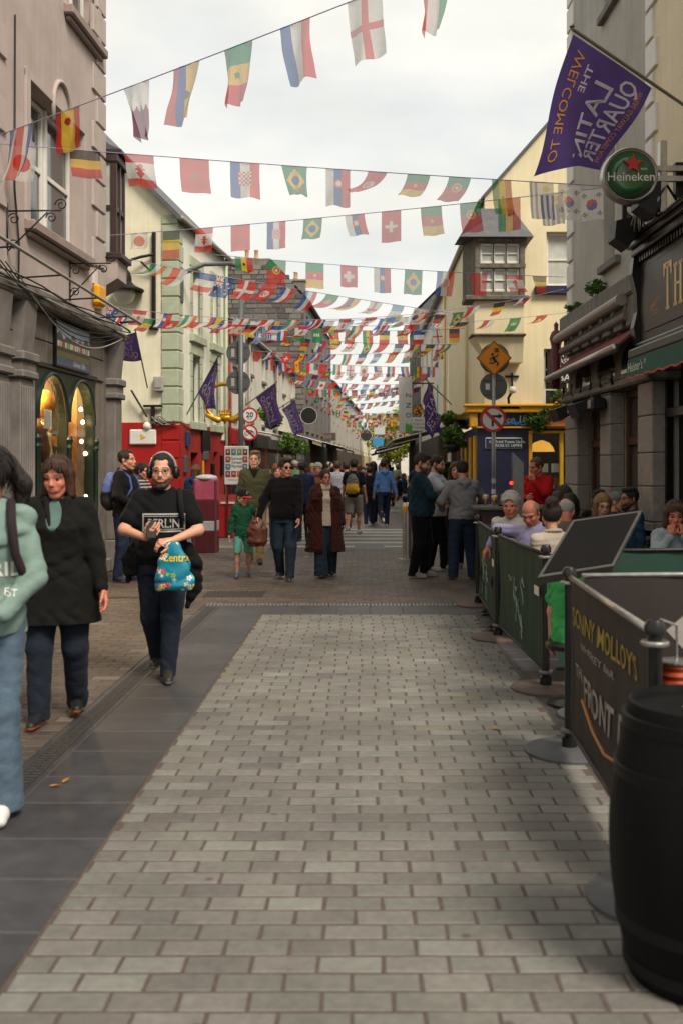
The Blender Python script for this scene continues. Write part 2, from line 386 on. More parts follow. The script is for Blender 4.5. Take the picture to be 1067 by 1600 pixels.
def inview(c): return 0 < VX+c[0]*FPX/c[1] < 1067 and c[1] > 2.9
setts('sett', street, -1.155, 1.235, 1.2, 11.26, GREY, 300, seen=inview)
setts('brick', footpath, -7.4, -1.935, 3.4, 12.19, BROWN, 220, seen=inview)
setts('brick', plaza, -9.5, 9.5, 12.21, 20.25, BROWN, 200, seen=lambda c: 330 < VX+c[0]*FPX/c[1] < 745)
setts('brick', terrace, 1.915, 6.4, 2.0, 11.86, BROWN, 0)
# dark slabs either side and across the end, each a piece
def slab(x0, x1, y0, y1):
    o = link('slab', MB().box(x0-(x0+x1)/2, x1-(x0+x1)/2, y0-(y0+y1)/2, y1-(y0+y1)/2, -0.03, 0.0, ch=0.006).mesh('slab', m_slab), street, ((x0+x1)/2, (y0+y1)/2, random.uniform(-0.0003, 0.001)))
    o.rotation_euler = (random.gauss(0, 0.0012), random.gauss(0, 0.0012), 0)
y = 1.35
while y < 11.8:
    l_ = 0.45*random.uniform(0.94, 1.06); slab(-1.725, -1.168, y+0.004, min(y+l_, 11.86)-0.004); y += l_
y = 1.5
while y < 11.8:
    l_ = 0.45*random.uniform(0.94, 1.06); slab(1.248, 1.885, y+0.004, min(y+l_, 11.86)-0.004); y += l_
x = -1.16
while x < 1.2:
    l_ = min(0.42*random.uniform(0.9, 1.1), 1.24-x); slab(x+0.004, x+l_-0.004, 11.275, 11.86); x += l_
# linear drain along the left edge: kerb strips and slotted iron covers
dr = MB().box(-1.93, -1.727, 1.0, 12.3, -0.06, -0.03).build('drain_channel', m_iron, kind='structure')
for x0, x1 in ((-1.928, -1.888), (-1.768, -1.73)):
    y = 1.0
    while y < 11.85:
        MB().box(x0, x1, y+0.004, min(y+0.9, 11.86)-0.004, -0.03, -0.002, ch=0.005).build('edge_stone', m_slab, dr); y += 0.9
gm = MB()
for k in range(10): gm.box(-1.884+0.0, -1.772, 0.004+k*0.05, 0.004+k*0.05+0.028, -0.02, -0.004, ch=0.003)
gm.box(-1.886, -1.874, 0, 0.498, -0.021, -0.005); gm.box(-1.782, -1.77, 0, 0.498, -0.021, -0.005); gm.box(-1.834, -1.822, 0, 0.498, -0.0215, -0.0026)
gme = gm.mesh('drain_cover', m_iron)
for k in range(22): link('drain_cover', gme, dr, (0, 1.0+k*0.5, 0))
# cross drain at the end of the setts
cd = MB().box(-1.93, 6.4, 11.87, 12.195, -0.06, -0.032).build('cross_drain', m_iron, kind='structure')
x = -1.93
while x < 6.0:
    MB().box(x+0.003, x+0.497, 11.88, 12.02, -0.03, -0.003, ch=0.005).build('edge_stone', m_slab, cd); x += 0.5
gm = MB()
for k in range(11): gm.box(0.006+k*0.045, 0.006+k*0.045+0.026, 12.04, 12.18, -0.02, -0.003, ch=0.003)
gm.box(0, 0.498, 12.03, 12.045, -0.02, -0.004); gm.box(0, 0.498, 12.175, 12.19, -0.02, -0.004)
gme = gm.mesh('drain_cover', mat('worn_steel', '#8a8782', 0.45, 0.3, 14, 0.2, 90, metal=0.6))
for k in range(16): link('drain_cover', gme, cd, (-1.93+k*0.5, 0, 0))
# square iron covers in the path
for (a, b, c, d) in ((-2.1, -1.32, 12.72, 13.35), (-3.5, -2.35, 12.6, 12.75)):
    mb = MB().box(a, b, c, d, -0.03, 0.003, ch=0.004)
    n = int((b-a)/0.06)
    for k in range(n): mb.box(a+0.03+k*0.06, a+0.06+k*0.06, c+0.03, d-0.03, 0.0, 0.007)
    tag(mb.build('drain_grate', m_iron), 'dark iron slotted grate let into brick paving '+('beside the drain corner' if a > -2.2 else 'near the shop corner'), 'grate')
# road across the street with zebra bars and dashes
road = MB().box(-60, 60, 20.3, 27.2, -0.045, -0.006).build('cross_road', m_asphalt, kind='structure')
for k, dd in enumerate((21.6, 22.75, 23.9, 25.0, 26.1)):
    MB().box(-2.25, 1.35, dd, dd+0.52, -0.006, -0.002).build('zebra_bar', m_paint, road)
for k in range(5): MB().box(-1.6+k*1.0, -1.22+k*1.0, 20.62, 21.0, -0.006, -0.002).build('road_dash', m_paint, road)
for dd in (20.55, 20.85): MB().box(-12, -2.5, dd, dd+0.1, -0.006, -0.002).build('road_line', m_paint if dd < 20.6 else m_yellow_line, road)
for x in (-1, 1):
    MB().box(x*34-26, x*34+26, 20.16, 20.3, -0.04, 0.03, ch=0.01).build('kerb', m_slab, road)

m_leafdry = mat('dry_leaf', '#9a6a24', 0.7, 0.3, 40)
for k, (px, py, lab) in enumerate(((86, 1229, 'dry orange leaf on the dark slabs left of the setts'), (103, 1221, 'smaller dry leaf just right of another on the dark slabs'), (775, 1140, 'dry leaf on the setts near the iron base'))):
    x, y = (px-VX)*G(py)/FPX, G(py); t = MB(Matrix.Translation((x, y, 0.004)) @ Matrix.Rotation(k*1.3, 4, 'Z'))
    t.add([(-.03,0,0),(-.012,.012,.006),(.012,.013,.004),(.034,0,.009),(.012,-.012,.007),(-.012,-.011,.003),(0,0,.001)], [(0,6,1),(1,6,2),(2,6,3),(3,6,4),(4,6,5),(5,6,0)])
    tag(t.build('fallen_leaf', m_leafdry), lab, 'leaf', 'fallen leaves')
# ================================================================ buildings
def onwall(M, px, py, yo=0.0):
    """where the sight line through photo pixel (px,py) meets the plane y=yo of wall frame M -> (along, height)"""
    Mi = M.inverted(); o = Mi @ Vector((0, 0, CAM_H)); r = Mi.to_3x3() @ (P(px, py, 1.0)-Vector((0, 0, CAM_H)))
    t = (yo-o.y)/r.y; q = o+r*t
    return q.x, q.z
m_white = mat('white_paint', '#cfccc4', 0.5, 0.1, 4, 0.1, 80)
m_dkgreen = mat('dark_green_paint', '#1c2a22', 0.35, 0.2, 8, 0.15, 60)
m_black = mat('black_gloss_paint', '#141312', 0.3, 0.25, 8, 0.1, 60)
m_blackmetal = mat('black_metal', '#1b1a1a', 0.45, 0.25, 15, 0.2, 90, metal=0.2)
m_steel = mat('brushed_steel', '#a8a59f', 0.32, 0.2, 20, 0.1, 120, metal=0.9)
m_galv = mat('galvanised_steel', '#8b8b88', 0.45, 0.2, 20, 0.15, 100, metal=0.6)
m_greyback = mat('grey_sign_back', '#585a5a', 0.5, 0.15, 10, 0.1, 60, metal=0.3)
m_pane = mat('window_pane', '#2b302f', 0.06, 0.1, 2, 0.03, 4, spec=1.0, coat=0.6)
m_pane_l = mat('window_pane_curtained', '#b9bab2', 0.12, 0.25, 2.5, 0.03, 4, spec=0.8, coat=0.5)
m_lead = mat('cable_sheath', '#9b978f', 0.6, 0.2, 30)
m_cableblk = mat('cable_black', '#181717', 0.6, 0.2, 30)
m_slate = mat('roof_slate', '#55565a', 0.6, 0.3, 5, 0.4, 40)
m_lstone = mat('weathered_limestone', '#7d766c', 0.8, 0.35, 4, 0.45, 60, streak=0.35)
m_gutter = mat('gutter_grey', '#8e877c', 0.4, 0.2, 10, 0.1, 60)
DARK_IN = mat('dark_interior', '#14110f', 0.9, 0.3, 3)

def cable(parent, pts, r=0.012, m=None, name='cable', n=6): return MB().tube(pts, r, n).build(name, m or m_cableblk, parent, smooth=True)
def scroll(mb, c, r, turns=1.3, a0=0.0, sgn=1, rad=0.012):
    pts = []
    for i in range(22):
        t = i/21; a = a0+sgn*t*turns*2*math.pi; q = r*(1-0.75*t); pts.append((c[0]+q*math.cos(a), c[1], c[2]+q*math.sin(a)))
    mb.tube(pts, rad, 5)

# ---------------------------------------------------------------- left shop (pinkish render, stone shopfront)
U1 = Vector((0.048, 1, 0)).normalized(); C1 = Vector((-4.27, 16.3, 0)); LEN1 = 10.5
F1 = frame(C1-U1*LEN1, U1)
L1 = thing('shop_building', 'mauve rendered corner house above a grey stone shopfront with lit arched windows', 'building', C1)
m_mauve = mat('mauve_render', '#b1a29c', 0.85, 0.16, 1.4, 0.55, 210, streak=0.07)
m_mauve2 = mat('mauve_quoin', '#ada09a', 0.8, 0.12, 3, 0.35, 160)
m_mauve_dk = mat('mauve_trim', '#8c7c76', 0.7, 0.2, 4, 0.2, 90)
wx = lambda px, py, yo=0.0: onwall(F1, px, py, yo)
a, zt = wx(46, 132); b, zt2 = wx(131, 205); _, zb = wx(46, 352); _, zb2 = wx(131, 398)
zt = (zt+zt2)/2; zb = (zb+zb2)/2
wa, _ = wx(106, 10); wb, _ = wx(152, 40); _, wz = wx(106, 14)
holes = [(a, b, zb, zt), (wa, wb, wz, wz+2.0)]
mb = MB(F1); wall_mb(mb, 0, LEN1, 3.7, 12.5, holes, 0, 0.35)
mb.add([(LEN1,0,0),(LEN1,9,0),(LEN1,9,12.5),(LEN1,0,12.5)], [(0,1,2,3)])
mb.add([(0,0,12.5),(LEN1,0,12.5),(LEN1,9,12.5),(0,9,12.5)], [(0,1,2,3)])
mb.box(0.002, LEN1-0.002, 0.5, 0.55, 0, 3.75)
mb.build('wall', m_mauve, L1)
mid = (a+b)/2
def mauve_win(h):
    a, b, c, d = h
    sash(L1, F1, a+0.02, (a+b)/2-0.045, c+0.03, d-0.02, m_white, m_pane, cols=1, rows=2, fw=0.075, bars=0.05, y=0.2)
    sash(L1, F1, (a+b)/2+0.045, b-0.02, c+0.03, d-0.02, m_white, m_pane, cols=1, rows=2, fw=0.075, bars=0.05, y=0.2)
    MB(F1).box((a+b)/2-0.043, (a+b)/2+0.043, 0.17, 0.3, c+0.02, d-0.01, ch=0.01).build('mullion', m_white, L1)
    MB(F1).box(a-0.16, b+0.16, -0.14, 0.2, c-0.13, c+0.01, ch=0.02).box(a-0.1, b+0.1, -0.08, -0.002, c-0.2, c-0.131, ch=0.02).build('sill', m_mauve_dk, L1)
    t = MB(F1)
    for x0, x1 in ((a-0.16, a-0.002), (b+0.002, b+0.16)): t.box(x0, x1, -0.03, 0.01, c, d+0.1, ch=0.008)
    t.box(a-0.16, b+0.16, -0.028, 0.01, d+0.002, d+0.12, ch=0.008)
    t.build('architrave', m_mauve2, L1)
    # slatted blind behind the far sash
    t = MB(F1)
    for k in range(30): t.box((a+b)/2+0.1, b-0.1, 0.31, 0.34, c+0.08+k*0.045, c+0.08+k*0.045+0.03)
    t.build('blind', m_white, L1)
for h in holes: mauve_win(h)
# arch moulding above the window
ca, cz = wx(96, 175); r_ = 0.36
t = MB(F1); pr = []
pts = [(ca-r_, -0.02, cz-0.25)]+[(ca-r_*math.cos(math.pi*k/14), -0.02, cz+r_*math.sin(math.pi*k/14)*1.15) for k in range(15)]+[(ca+r_, -0.02, cz-0.3)]
t.tube(pts, 0.035, 6); t.build('arch_moulding', m_mauve2, L1, smooth=True)
# raised quoins
for s0, wide in ((LEN1, 1), (wx(10, 300)[0], -1)):
    z = 3.95; k = 0
    while z < 12.2:
        ln = 0.62 if k % 2 == 0 else 0.42
        x0, x1 = (s0-ln, s0+0.03) if wide == 1 else (s0-0.9, s0-0.25+(0.22 if k % 2 == 0 else 0.0))
        MB(F1).box(x0, x1, -0.035, 0.03, z, z+0.42, ch=0.012).build('quoin', m_mauve2, L1); z += 0.46; k += 1
# ledge above the shopfront, long rail on stand-offs, cable bundle
MB(F1).box(0, LEN1+0.06, -0.3, 0.0, 3.86, 3.95, ch=0.02).box(0, LEN1+0.1, -0.36, 0.0, 3.7, 3.858, ch=0.03).build('cornice', m_lstone, L1)
z_r = 1.68+(728-505)*16.1/1555
MB(F1).tube([(0, -0.55, z_r+0.33), (LEN1+0.25, -0.55, z_r+0.05)], 0.022, 8).build('rail', m_gutter, L1)
for k in range(7): MB(F1).tube([(1+k*1.5, 0, z_r+0.25-k*0.035), (1+k*1.5, -0.55, z_r+0.3-k*0.04)], 0.012, 6).build('rail_bracket', m_blackmetal, L1)
for k in range(5):
    pts = [(LEN1*i/24, -0.38-0.02*k+0.015*math.sin(i*1.7+k), 3.79+0.025*k+0.03*math.sin(i*0.9+k*2)) for i in range(25)]
    cable(L1, [F1 @ Vector(p) for p in pts], 0.01, m_lead if k < 3 else m_cableblk)
for k in range(4):
    pts = [F1 @ Vector((5.2+k*0.2+4.4*t, -0.4, 4.02-t*0.3-(0.28+0.07*k)*math.sin(math.pi*t))) for t in np.linspace(0, 1, 16)]
    cable(L1, pts, 0.008, m_cableblk if k < 3 else m_lead)
# shopfront: stone wall, pilasters, arches
SF = -0.17
m_shopstone = mat('shopfront_stone', '#756c63', 0.75, 0.35, 3.0, 0.45, 70, streak=0.25)
m_shopstone2 = mat('pilaster_stone', '#766f6a', 0.7, 0.3, 3, 0.35, 90, streak=0.15)
pa0, _ = wx(57, 700, SF); pa1, _ = wx(148, 700, SF); _, pz = wx(100, 590, SF)
pz = 2.98
wall = MB(F1); wall_mb(wall, 0, LEN1+0.0, 0, 3.71, [(pa0, pa1, 0.55, pz), (0.5, pa0-1.9, 0.5, 2.95)], SF, 0.1)
wall.add([(LEN1,SF,0),(LEN1,0.1,0),(LEN1,0.1,3.71),(LEN1,SF,3.71)], [(0,1,2,3)])
wall.build('shopfront', m_shopstone, L1)
# stone panel joints as separate facing slabs above the windows
x = pa0-1.6
for k in range(9):
    x1 = min(x+0.62, LEN1-0.6)
    if x1-x > 0.2:
        for z0, z1 in ((3.0, 3.32), (3.33, 3.69)): MB(F1).box(x+0.006, x1-0.006, SF-0.03, SF+0.01, z0, z1, ch=0.01).build('stone_panel', m_shopstone, L1)
    x += 0.63
def pilaster(s, w_, fl=True):
    t = MB(F1); y0 = SF-0.14
    t.box(s-w_/2, s+w_/2, y0, SF+0.02, 0.5, 2.75, ch=0.015)
    t.box(s-w_/2-0.05, s+w_/2+0.05, y0-0.05, SF+0.02, 0, 0.498, ch=0.02)
    t.box(s-w_/2-0.05, s+w_/2+0.05, y0-0.05, SF+0.02, 2.752, 2.85, ch=0.02); t.box(s-w_/2-0.02, s+w_/2+0.02, y0-0.02, SF+0.02, 2.852, 2.96)
    t.box(s-w_/2-0.06, s+w_/2+0.06, y0-0.06, SF+0.02, 2.962, 3.08, ch=0.02)
    t.prism([(SF+0.02, 3.082), (y0-0.0, 3.082), (y0-0.06, 3.7), (SF+0.02, 3.7)], s-w_/2+0.03, s+w_/2-0.03, axis='x')
    p_ = t.build('pilaster', m_shopstone2, L1)
    if fl:
        n = 6
        for k in range(n):
            x = s-w_/2+w_*(k+0.5)/n; MB(F1).box(x-w_/n*0.34, x+w_/n*0.34, y0-0.022, y0+0.002, 0.62, 2.66, ch=0.009).build('flute', m_shopstone2, p_)
p1s, _ = wx(44, 700, SF-0.14); p2s = LEN1-0.2; p0s, _ = wx(4, 700, SF-0.14)
pilaster(p1s, 0.42); pilaster(p2s, 0.36, False); pilaster(p0s, 0.42)
# timber arched shop window: green frame with two arches and slim columns, warm interior
sw = MB(F1); nA = 2; ww = (pa1-pa0)/nA
for k in range(nA):
    xa = pa0+ww*k+0.03; xb = pa0+ww*(k+1)-0.03; cx = (xa+xb)/2; rx = (xb-xa)/2; sp = 2.3; top = 2.93
    arc = [(cx-rx*math.cos(math.pi*i/16), sp+(top-sp)*math.sin(math.pi*i/16)) for i in range(17)]
    pts = [(xa, 2.9)]+[arc[0]]+arc[1:-1]+[arc[-1], (xb, 2.9)]
    for i in range(16):
        (x0, z0), (x1, z1) = arc[i], arc[i+1]
        sw.add([(x0,SF+0.0,z0),(x1,SF+0.0,z1),(x1,SF+0.0,2.98),(x0,SF+0.0,2.98)], [(0,1,2,3)])
        sw.add([(x0,SF+0.0,z0),(x1,SF+0.0,z1),(x1,SF+0.14,z1),(x0,SF+0.14,z0)], [(3,2,1,0)])
    sw.tube([(p[0], SF-0.012, p[1]) for p in arc], 0.03, 6)
for k in range(nA+1):
    x = pa0+ww*k; w2 = 0.035
    sw.box(x-w2, x+w2, SF-0.001, SF+0.14, 0.55, 2.98)
    sw.lathe([(0.05,0.55),(0.05,0.75),(0.032,0.8),(0.03,1.9),(0.045,1.94),(0.032,1.98),(0.05,2.05),(0.03,2.1)], 10, (x, SF-0.03, 0))
sw.box(pa0, pa1, SF-0.05, SF+0.14, 0.5, 0.62, ch=0.01); sw.box(pa0-0.05, pa1+0.05, SF-0.04, SF+0.1, 2.982, 3.05, ch=0.01)
swo = sw.build('shop_window', m_dkgreen, L1, smooth=30)
for k in range(nA):
    MB(F1).quad((pa0+ww*k, SF+0.06, 0.6), (pa0+ww*(k+1), SF+0.06, 0.6), (pa0+ww*(k+1), SF+0.06, 2.9), (pa0+ww*k, SF+0.06, 2.9)).build('pane', glass_mat('shop_glass', (0.95,0.96,0.94), 0.22), swo)
m_inwall = mat('shop_interior', '#d8b47c', 0.8, 0.25, 2)
t = MB(F1); t.box(pa0-0.3, pa1+0.3, 0.62+0.6, 0.64+0.6, 0.4, 3.2); t.box(pa0-0.3, pa0-0.28, SF+0.2, 1.2, 0.4, 3.2); t.box(pa1+0.28, pa1+0.3, SF+0.2, 1.2, 0.4, 3.2)
t.box(pa0-0.28, pa1+0.28, SF+0.2, 1.2, 3.1, 3.12); t.box(pa0-0.28, pa1+0.28, SF+0.2, 1.2, 0.5, 0.55)
t.build('interior', m_inwall, L1)
MB(F1).box(pa0, pa1, 0.55, 0.6, 2.3, 2.42).box(pa0+ww, pa0+ww+0.05, 0.5, 0.58, 0.56, 2.4).box(pa0+0.3, pa1-0.05, 0.7, 0.74, 1.1, 1.16).box(pa1-0.45, pa1-0.4, 0.3, 0.4, 0.56, 2.6).build('shelf', mat('shop_timber', '#a8742f', 0.5, 0.25, 6), L1)
m_bulb = mat('glowing_bulb', '#ffe0a8', 0.5, 0, emit=14)
for (px, py) in ((128, 690), (130, 660), (134, 709), (136, 730), (135, 776), (132, 845), (127, 640)):
    s_, z_ = wx(px, py, SF+0.12)
    tag(MB().lathe([(0.0,-0.03),(0.022,-0.018),(0.03,0.0),(0.022,0.02),(0.01,0.034),(0.0,0.036)], 10, F1 @ Vector((s_, SF+0.12, z_))).build('light_bulb', m_bulb, L1, smooth=True))
lamp = bpy.data.lights.new('shop_lamp', 'POINT'); lamp.energy = 420; lamp.color = (1, 0.66, 0.3); lamp.shadow_soft_size = 0.25
lo = bpy.data.objects.new('shop_lamp', lamp); COL.objects.link(lo); lo.parent = L1; lo.location = (F1 @ Vector(((pa0+pa1)/2, 0.35, 2.7)))-C1
# goods in the window
gd = MB(F1)
s_, z_ = wx(72, 625, 0.2); gd.lathe([(0.0,-0.2),(0.12,-0.18),(0.2,0.0),(0.14,0.16),(0.05,0.22),(0,0.23)], 12, (s_, 0.25, 2.55)); gd.lathe([(0.0,-0.12),(0.15,-0.1),(0.2,0.0),(0.1,0.1),(0,0.12)], 12, (s_+0.1, 0.3, 2.2))
gd.build('hat', mat('straw_hat', '#b9852f', 0.8, 0.3, 20), L1, smooth=True)
for k, (px, py, cc) in enumerate(((66, 690, '#3a2418'), (74, 700, '#c9c08c'), (86, 650, '#d8cfb4'), (62, 760, '#7a4a22'), (92, 720, '#5a3a1c'))):
    s_, z_ = wx(px, py, 0.15)
    MB(F1).lathe([(0.0,-0.3),(0.14,-0.28),(0.17,-0.1),(0.12,0.12),(0.15,0.2),(0.04,0.26),(0.04,0.36),(0,0.38)], 10, (s_, 0.2+0.03*k, z_)).build('scarf_display', mat('shop_goods_%s' % cc[1:], cc, 0.8, 0.4, 18), L1, smooth=True)
s_, z_ = wx(75, 655, SF+0.08); MB(F1).box(s_-0.14, s_+0.14, SF+0.075, SF+0.08, z_-0.13, z_+0.13).build('paper_notice', m_white, L1)
# painted picture panel on the shopfront (a row of quay houses over water)
s0, zq0 = wx(86, 515, SF-0.06); s1, zq1 = wx(139, 575, SF-0.06); q0, q1 = 3.03, 3.67
pic = MB(F1).box(s0, s1, SF-0.08, SF-0.03, q0, q1, ch=0.01).build('picture_panel', m_black, L1)
nx, nzz = 56, 30; V = []; F = []; K = []
hc = [C(c) for c in ('#cfc8b8', '#b9b0a0', '#a8433a', '#c9c0a8', '#8fa38a', '#d6d2c8', '#c07a4a')]
for i in range(nx):
    for j in range(nzz):
        u, v = (i+0.5)/nx, (j+0.5)/nzz; b_ = len(V)
        x0, x1 = s0+0.03+(s1-s0-0.06)*i/nx, s0+0.03+(s1-s0-0.06)*(i+1)/nx; z0, z1 = q0+0.03+(q1-q0-0.06)*j/nzz, q0+0.03+(q1-q0-0.06)*(j+1)/nzz
        V += [tuple(F1 @ Vector(p) - C1) for p in ((x0,SF-0.083,z0),(x1,SF-0.083,z0),(x1,SF-0.083,z1),(x0,SF-0.083,z1))]; F.append((b_,b_+1,b_+2,b_+3))
        ridge = 0.72+0.1*math.sin(u*23)*math.sin(u*9)
        if v < 0.2: k = C('#4a566e')
        elif v < 0.34: k = C('#6e6748')
        elif v < 0.42: k = C('#4a3f34')
        elif v < 0.56: k = hc[int(u*13) % 7] if (i % 4) else C('#6a6258')
        elif v < ridge: k = C('#4d4640')
        else: k = C('#8fa0ad')
        K.append(np.array(k)*random.uniform(0.8, 1.15))
link('painting', np_mesh('painting', V, F, mat('painted_print', attr=True, var=0.1, rough=0.45), np.array(K), smooth=False, dom='FACE'), pic)
Mt = F1 @ Matrix.Translation(((s0+s1)/2+0.22, SF-0.086, q0+0.06)); letters('lettering', 'Galway Gifts', 0.1, Mt, m_white, pic, shear=0.35)
# plinth step
MB(F1).box(0, LEN1-0.42, SF-0.1, SF+0.0, 0.0, 0.22, ch=0.02).box(pa0-0.1, pa1+0.1, SF-0.06, SF+0.0, 0.46, 0.55, ch=0.015).build('plinth', m_lstone, L1)
# wrought iron sign brackets
for (px, py, sc_) in ((10, 330, 1.0), (108, 412, 0.9)):
    s_, z_ = wx(px, py)
    t = MB(F1); W = 0.7*sc_
    t.tube([(s_, -0.02, z_+0.1), (s_, -0.02, z_-0.55)], 0.011, 6); t.tube([(s_, -0.02, z_), (s_, -W, z_)], 0.011, 6); t.tube([(s_, -0.02, z_-0.5), (s_, -W*0.75, z_-0.02)], 0.01, 6)
    for (yy, zz, rr) in ((-W, z_+0.07, 0.08), (-W*0.82, z_-0.09, 0.07), (-0.1, z_-0.1, 0.08), (-0.1, z_-0.42, 0.07)):
        pts = [(s_, yy+rr*(1-0.75*i/20)*math.cos(i*0.42), zz+rr*(1-0.75*i/20)*math.sin(i*0.42)) for i in range(21)]; t.tube(pts, 0.008, 5)
    t.build('sign_bracket', m_blackmetal, L1, smooth=True)
s_, z_ = wx(148, 460); mb = MB(F1); mb.box(s_-0.2, s_+0.2, -0.14, -0.02, z_-0.19, z_+0.14, ch=0.04); mb.box(s_-0.13, s_+0.13, -0.1, -0.02, z_-0.24, z_-0.185, ch=0.02)
mb.build('alarm_box', mat('yellow_plastic', '#d89a1e', 0.35, 0.12, 8), L1, smooth=30)
MB(F1).box(s_-0.1, s_+0.1, -0.035, -0.001, z_+0.16, z_+0.36).build('alarm_backplate', m_white, L1)
cable(L1, [F1 @ Vector(p) for p in ((s_-3.2,-0.02,7.4),(s_-3.22,-0.02,5.2),(s_-3.1,-0.03,4.5),(s_-3.3,-0.1,4.0))], 0.012)
MB(F1).box(5.1, 5.4, -0.12, -0.0, 4.18, 4.42, ch=0.02).build('junction_box', m_blackmetal, L1)
# bay window on the far corner
m_maroon = mat('maroon_paint', '#3b2a2a', 0.45, 0.2, 6, 0.1, 60)
bx0, bx1 = -5.35, -4.09; bz0 = 1.68+(728-408)*17.1/1555; bz1 = 1.68+(728-272)*17.1/1555
BF = frame((bx0, 16.42, 0), (1, 0)) @ Matrix.Diagonal((1, 0.5, 1, 1)); W = bx1-bx0
t = MB(BF); t.box(-0.02, W+0.03, -0.05, 1.3, bz1, bz1+0.14, ch=0.02); t.box(-0.05, W+0.09, -0.08, 1.34, bz1+0.142, bz1+0.2, ch=0.01); t.box(-0.05, W+0.1, -0.1, 1.3, bz0-0.1, bz0, ch=0.015)
for x0, x1, y0, y1 in ((0, 0.1, 0, 0.1), (W-0.1, W, 0, 0.1), (W-0.1, W, 1.1, 1.2), (W-0.1, W, 0.52, 0.6), (0.55, 0.63, 0, 0.08)): t.box(x0, x1, y0, y1, bz0, bz1)
zm = (bz0+bz1)/2; t.box(0.1, W-0.1, 0.01, 0.08, zm-0.04, zm+0.04); t.box(W-0.08, W-0.01, 0.1, 1.1, zm-0.04, zm+0.04)
t.build('bay_window', m_maroon, L1)
bayr = MB(BF).add([(-0.05,-0.08,bz1+0.2),(W+0.09,-0.08,bz1+0.2),(W+0.09,1.34,bz1+0.2),(-0.05,1.34,bz1+0.2),(-0.05,-0.08,bz1+0.75),(-0.05,1.34,bz1+0.75)], [(0,1,4),(1,2,5,4),(2,3,5)]).build('bay_roof', m_slate, L1)
MB(BF).add([(0.1,0.05,bz0),(W-0.1,0.05,bz0),(W-0.1,0.05,bz1),(0.1,0.05,bz1)], [(0,1,2,3)]).add([(W-0.05,0.1,bz0),(W-0.05,1.1,bz0),(W-0.05,1.1,bz1),(W-0.05,0.1,bz1)], [(0,1,2,3)]).build('bay_pane', m_pane_l, L1)
MB(BF).add([(0,0,bz0-0.1),(W+0.02,0,bz0-0.1),(W+0.02,1.2,bz0-0.1),(0,1.2,bz0-0.1),(0,0,bz0-0.42),(W+0.02,0,bz0-0.42),(W+0.02,1.2,bz0-0.42),(-0.1,0.1,bz0-1.25),(-0.1,1.2,bz0-1.25)],
    [(0,1,5,4),(1,2,6,5),(4,5,7),(5,6,8,7)]).build('bay_base', m_mauve, L1)
MB(frame((0,0,0),(1,0))).box(-5.6, -5.2, 16.3, 16.6, 3.9, 7.8).build('bay_pier', m_mauve, L1)
# flag bracket rod at the cornice end
cable(L1, [F1 @ Vector((LEN1-0.05, -0.3, 4.02)), F1 @ Vector((LEN1+0.7, -0.35, 4.15))], 0.022, m_blackmetal, 'flag_rod')

# ---------------------------------------------------------------- generic pieces
def gable_roof(parent, M, x0, x1, y0, y1, ze, zr, m, over=0.25, ridge='y'):
    """two roof planes; ridge along y (into depth) or x"""
    t = MB(M)
    if ridge == 'y':
        xm = (x0+x1)/2
        for sx, xe in ((-1, x0-over), (1, x1+over)):
            t.add([(xe,y0-0.05,ze-over*(zr-ze)/(xm-x0)*1.0),(xm,y0-0.05,zr),(xm,y1,zr),(xe,y1,ze-over*(zr-ze)/(xm-x0)),
                   (xe,y0-0.05,ze-over*(zr-ze)/(xm-x0)-0.12),(xm,y0-0.05,zr-0.12),(xm,y1,zr-0.12),(xe,y1,ze-over*(zr-ze)/(xm-x0)-0.12)],
                  [(0,1,2,3),(7,6,5,4),(0,4,5,1),(3,2,6,7),(0,3,7,4)])
    return t.build('roof', m, parent)
def downpipe(parent, M, x, z0, z1, y=-0.09, m=None): return MB(M).tube([(x,y,z0),(x,y,z1)], 0.05, 8).build('downpipe', m or m_gutter, parent, smooth=True)
def chimney(parent, M, x, y, z0, z1, w=0.9, d=0.5, pots=3, m=None):
    c = MB(M).box(x-w/2, x+w/2, y-d/2, y+d/2, z0, z1, ch=0.02).box(x-w/2-0.06, x+w/2+0.06, y-d/2-0.06, y+d/2+0.06, z1+0.001, z1+0.14, ch=0.02).build('chimney', m or m_lstone, parent)
    for k in range(pots): MB(M).lathe([(0.12,z1+0.14),(0.14,z1+0.2),(0.1,z1+0.3),(0.1,z1+0.55),(0.13,z1+0.6),(0.08,z1+0.6)], 10, (x-w/2+w*(k+0.5)/pots, y, 0)).build('chimney_pot', mat('terracotta', '#b08a60', 0.8, 0.2, 8), c, smooth=30)

# ---------------------------------------------------------------- cream corner house with red ground floor
C2 = Vector((-4.88, 26.0, 0)); U2 = Vector((0.109, 1, 0)).normalized()
L2 = thing('corner_house', 'cream corner house with sage green quoins and bright red ground floor', 'building', C2)
m_cream = mat('cream_render', '#ddd6bb', 0.8, 0.1, 1.8, 0.25, 120, streak=0.1)
m_cream2 = mat('pale_render', '#dbd9cb', 0.8, 0.1, 1.8, 0.25, 120, streak=0.1)
m_sage = mat('sage_paint', '#a3ac93', 0.7, 0.15, 4, 0.25, 90)
m_red = mat('red_paint', '#9c1614', 0.5, 0.16, 2.5, 0.2, 80)
m_red2 = mat('dull_red_paint', '#8a2622', 0.6, 0.22, 2.5, 0.2, 80)
FS = frame(C2, U2)                         # street face, x into the distance
FG = frame(C2-Vector((U2.y, -U2.x, 0))*7.0, (U2.y, -U2.x))    # gable facing the camera, corner at x=7
ZE = 8.25; LS = 4.9; RED = 2.82
g = MB(FG); g.add([(0,0,RED),(7,0,RED),(7,0,ZE),(0,0,ZE+7)], [(0,1,2,3)]); g.build('gable_wall', m_cream, L2)
MB(FG).box(0, 7.0, -0.02, 0.1, 0, RED, ch=0.01).build('gable_base', m_red, L2)
swin = []
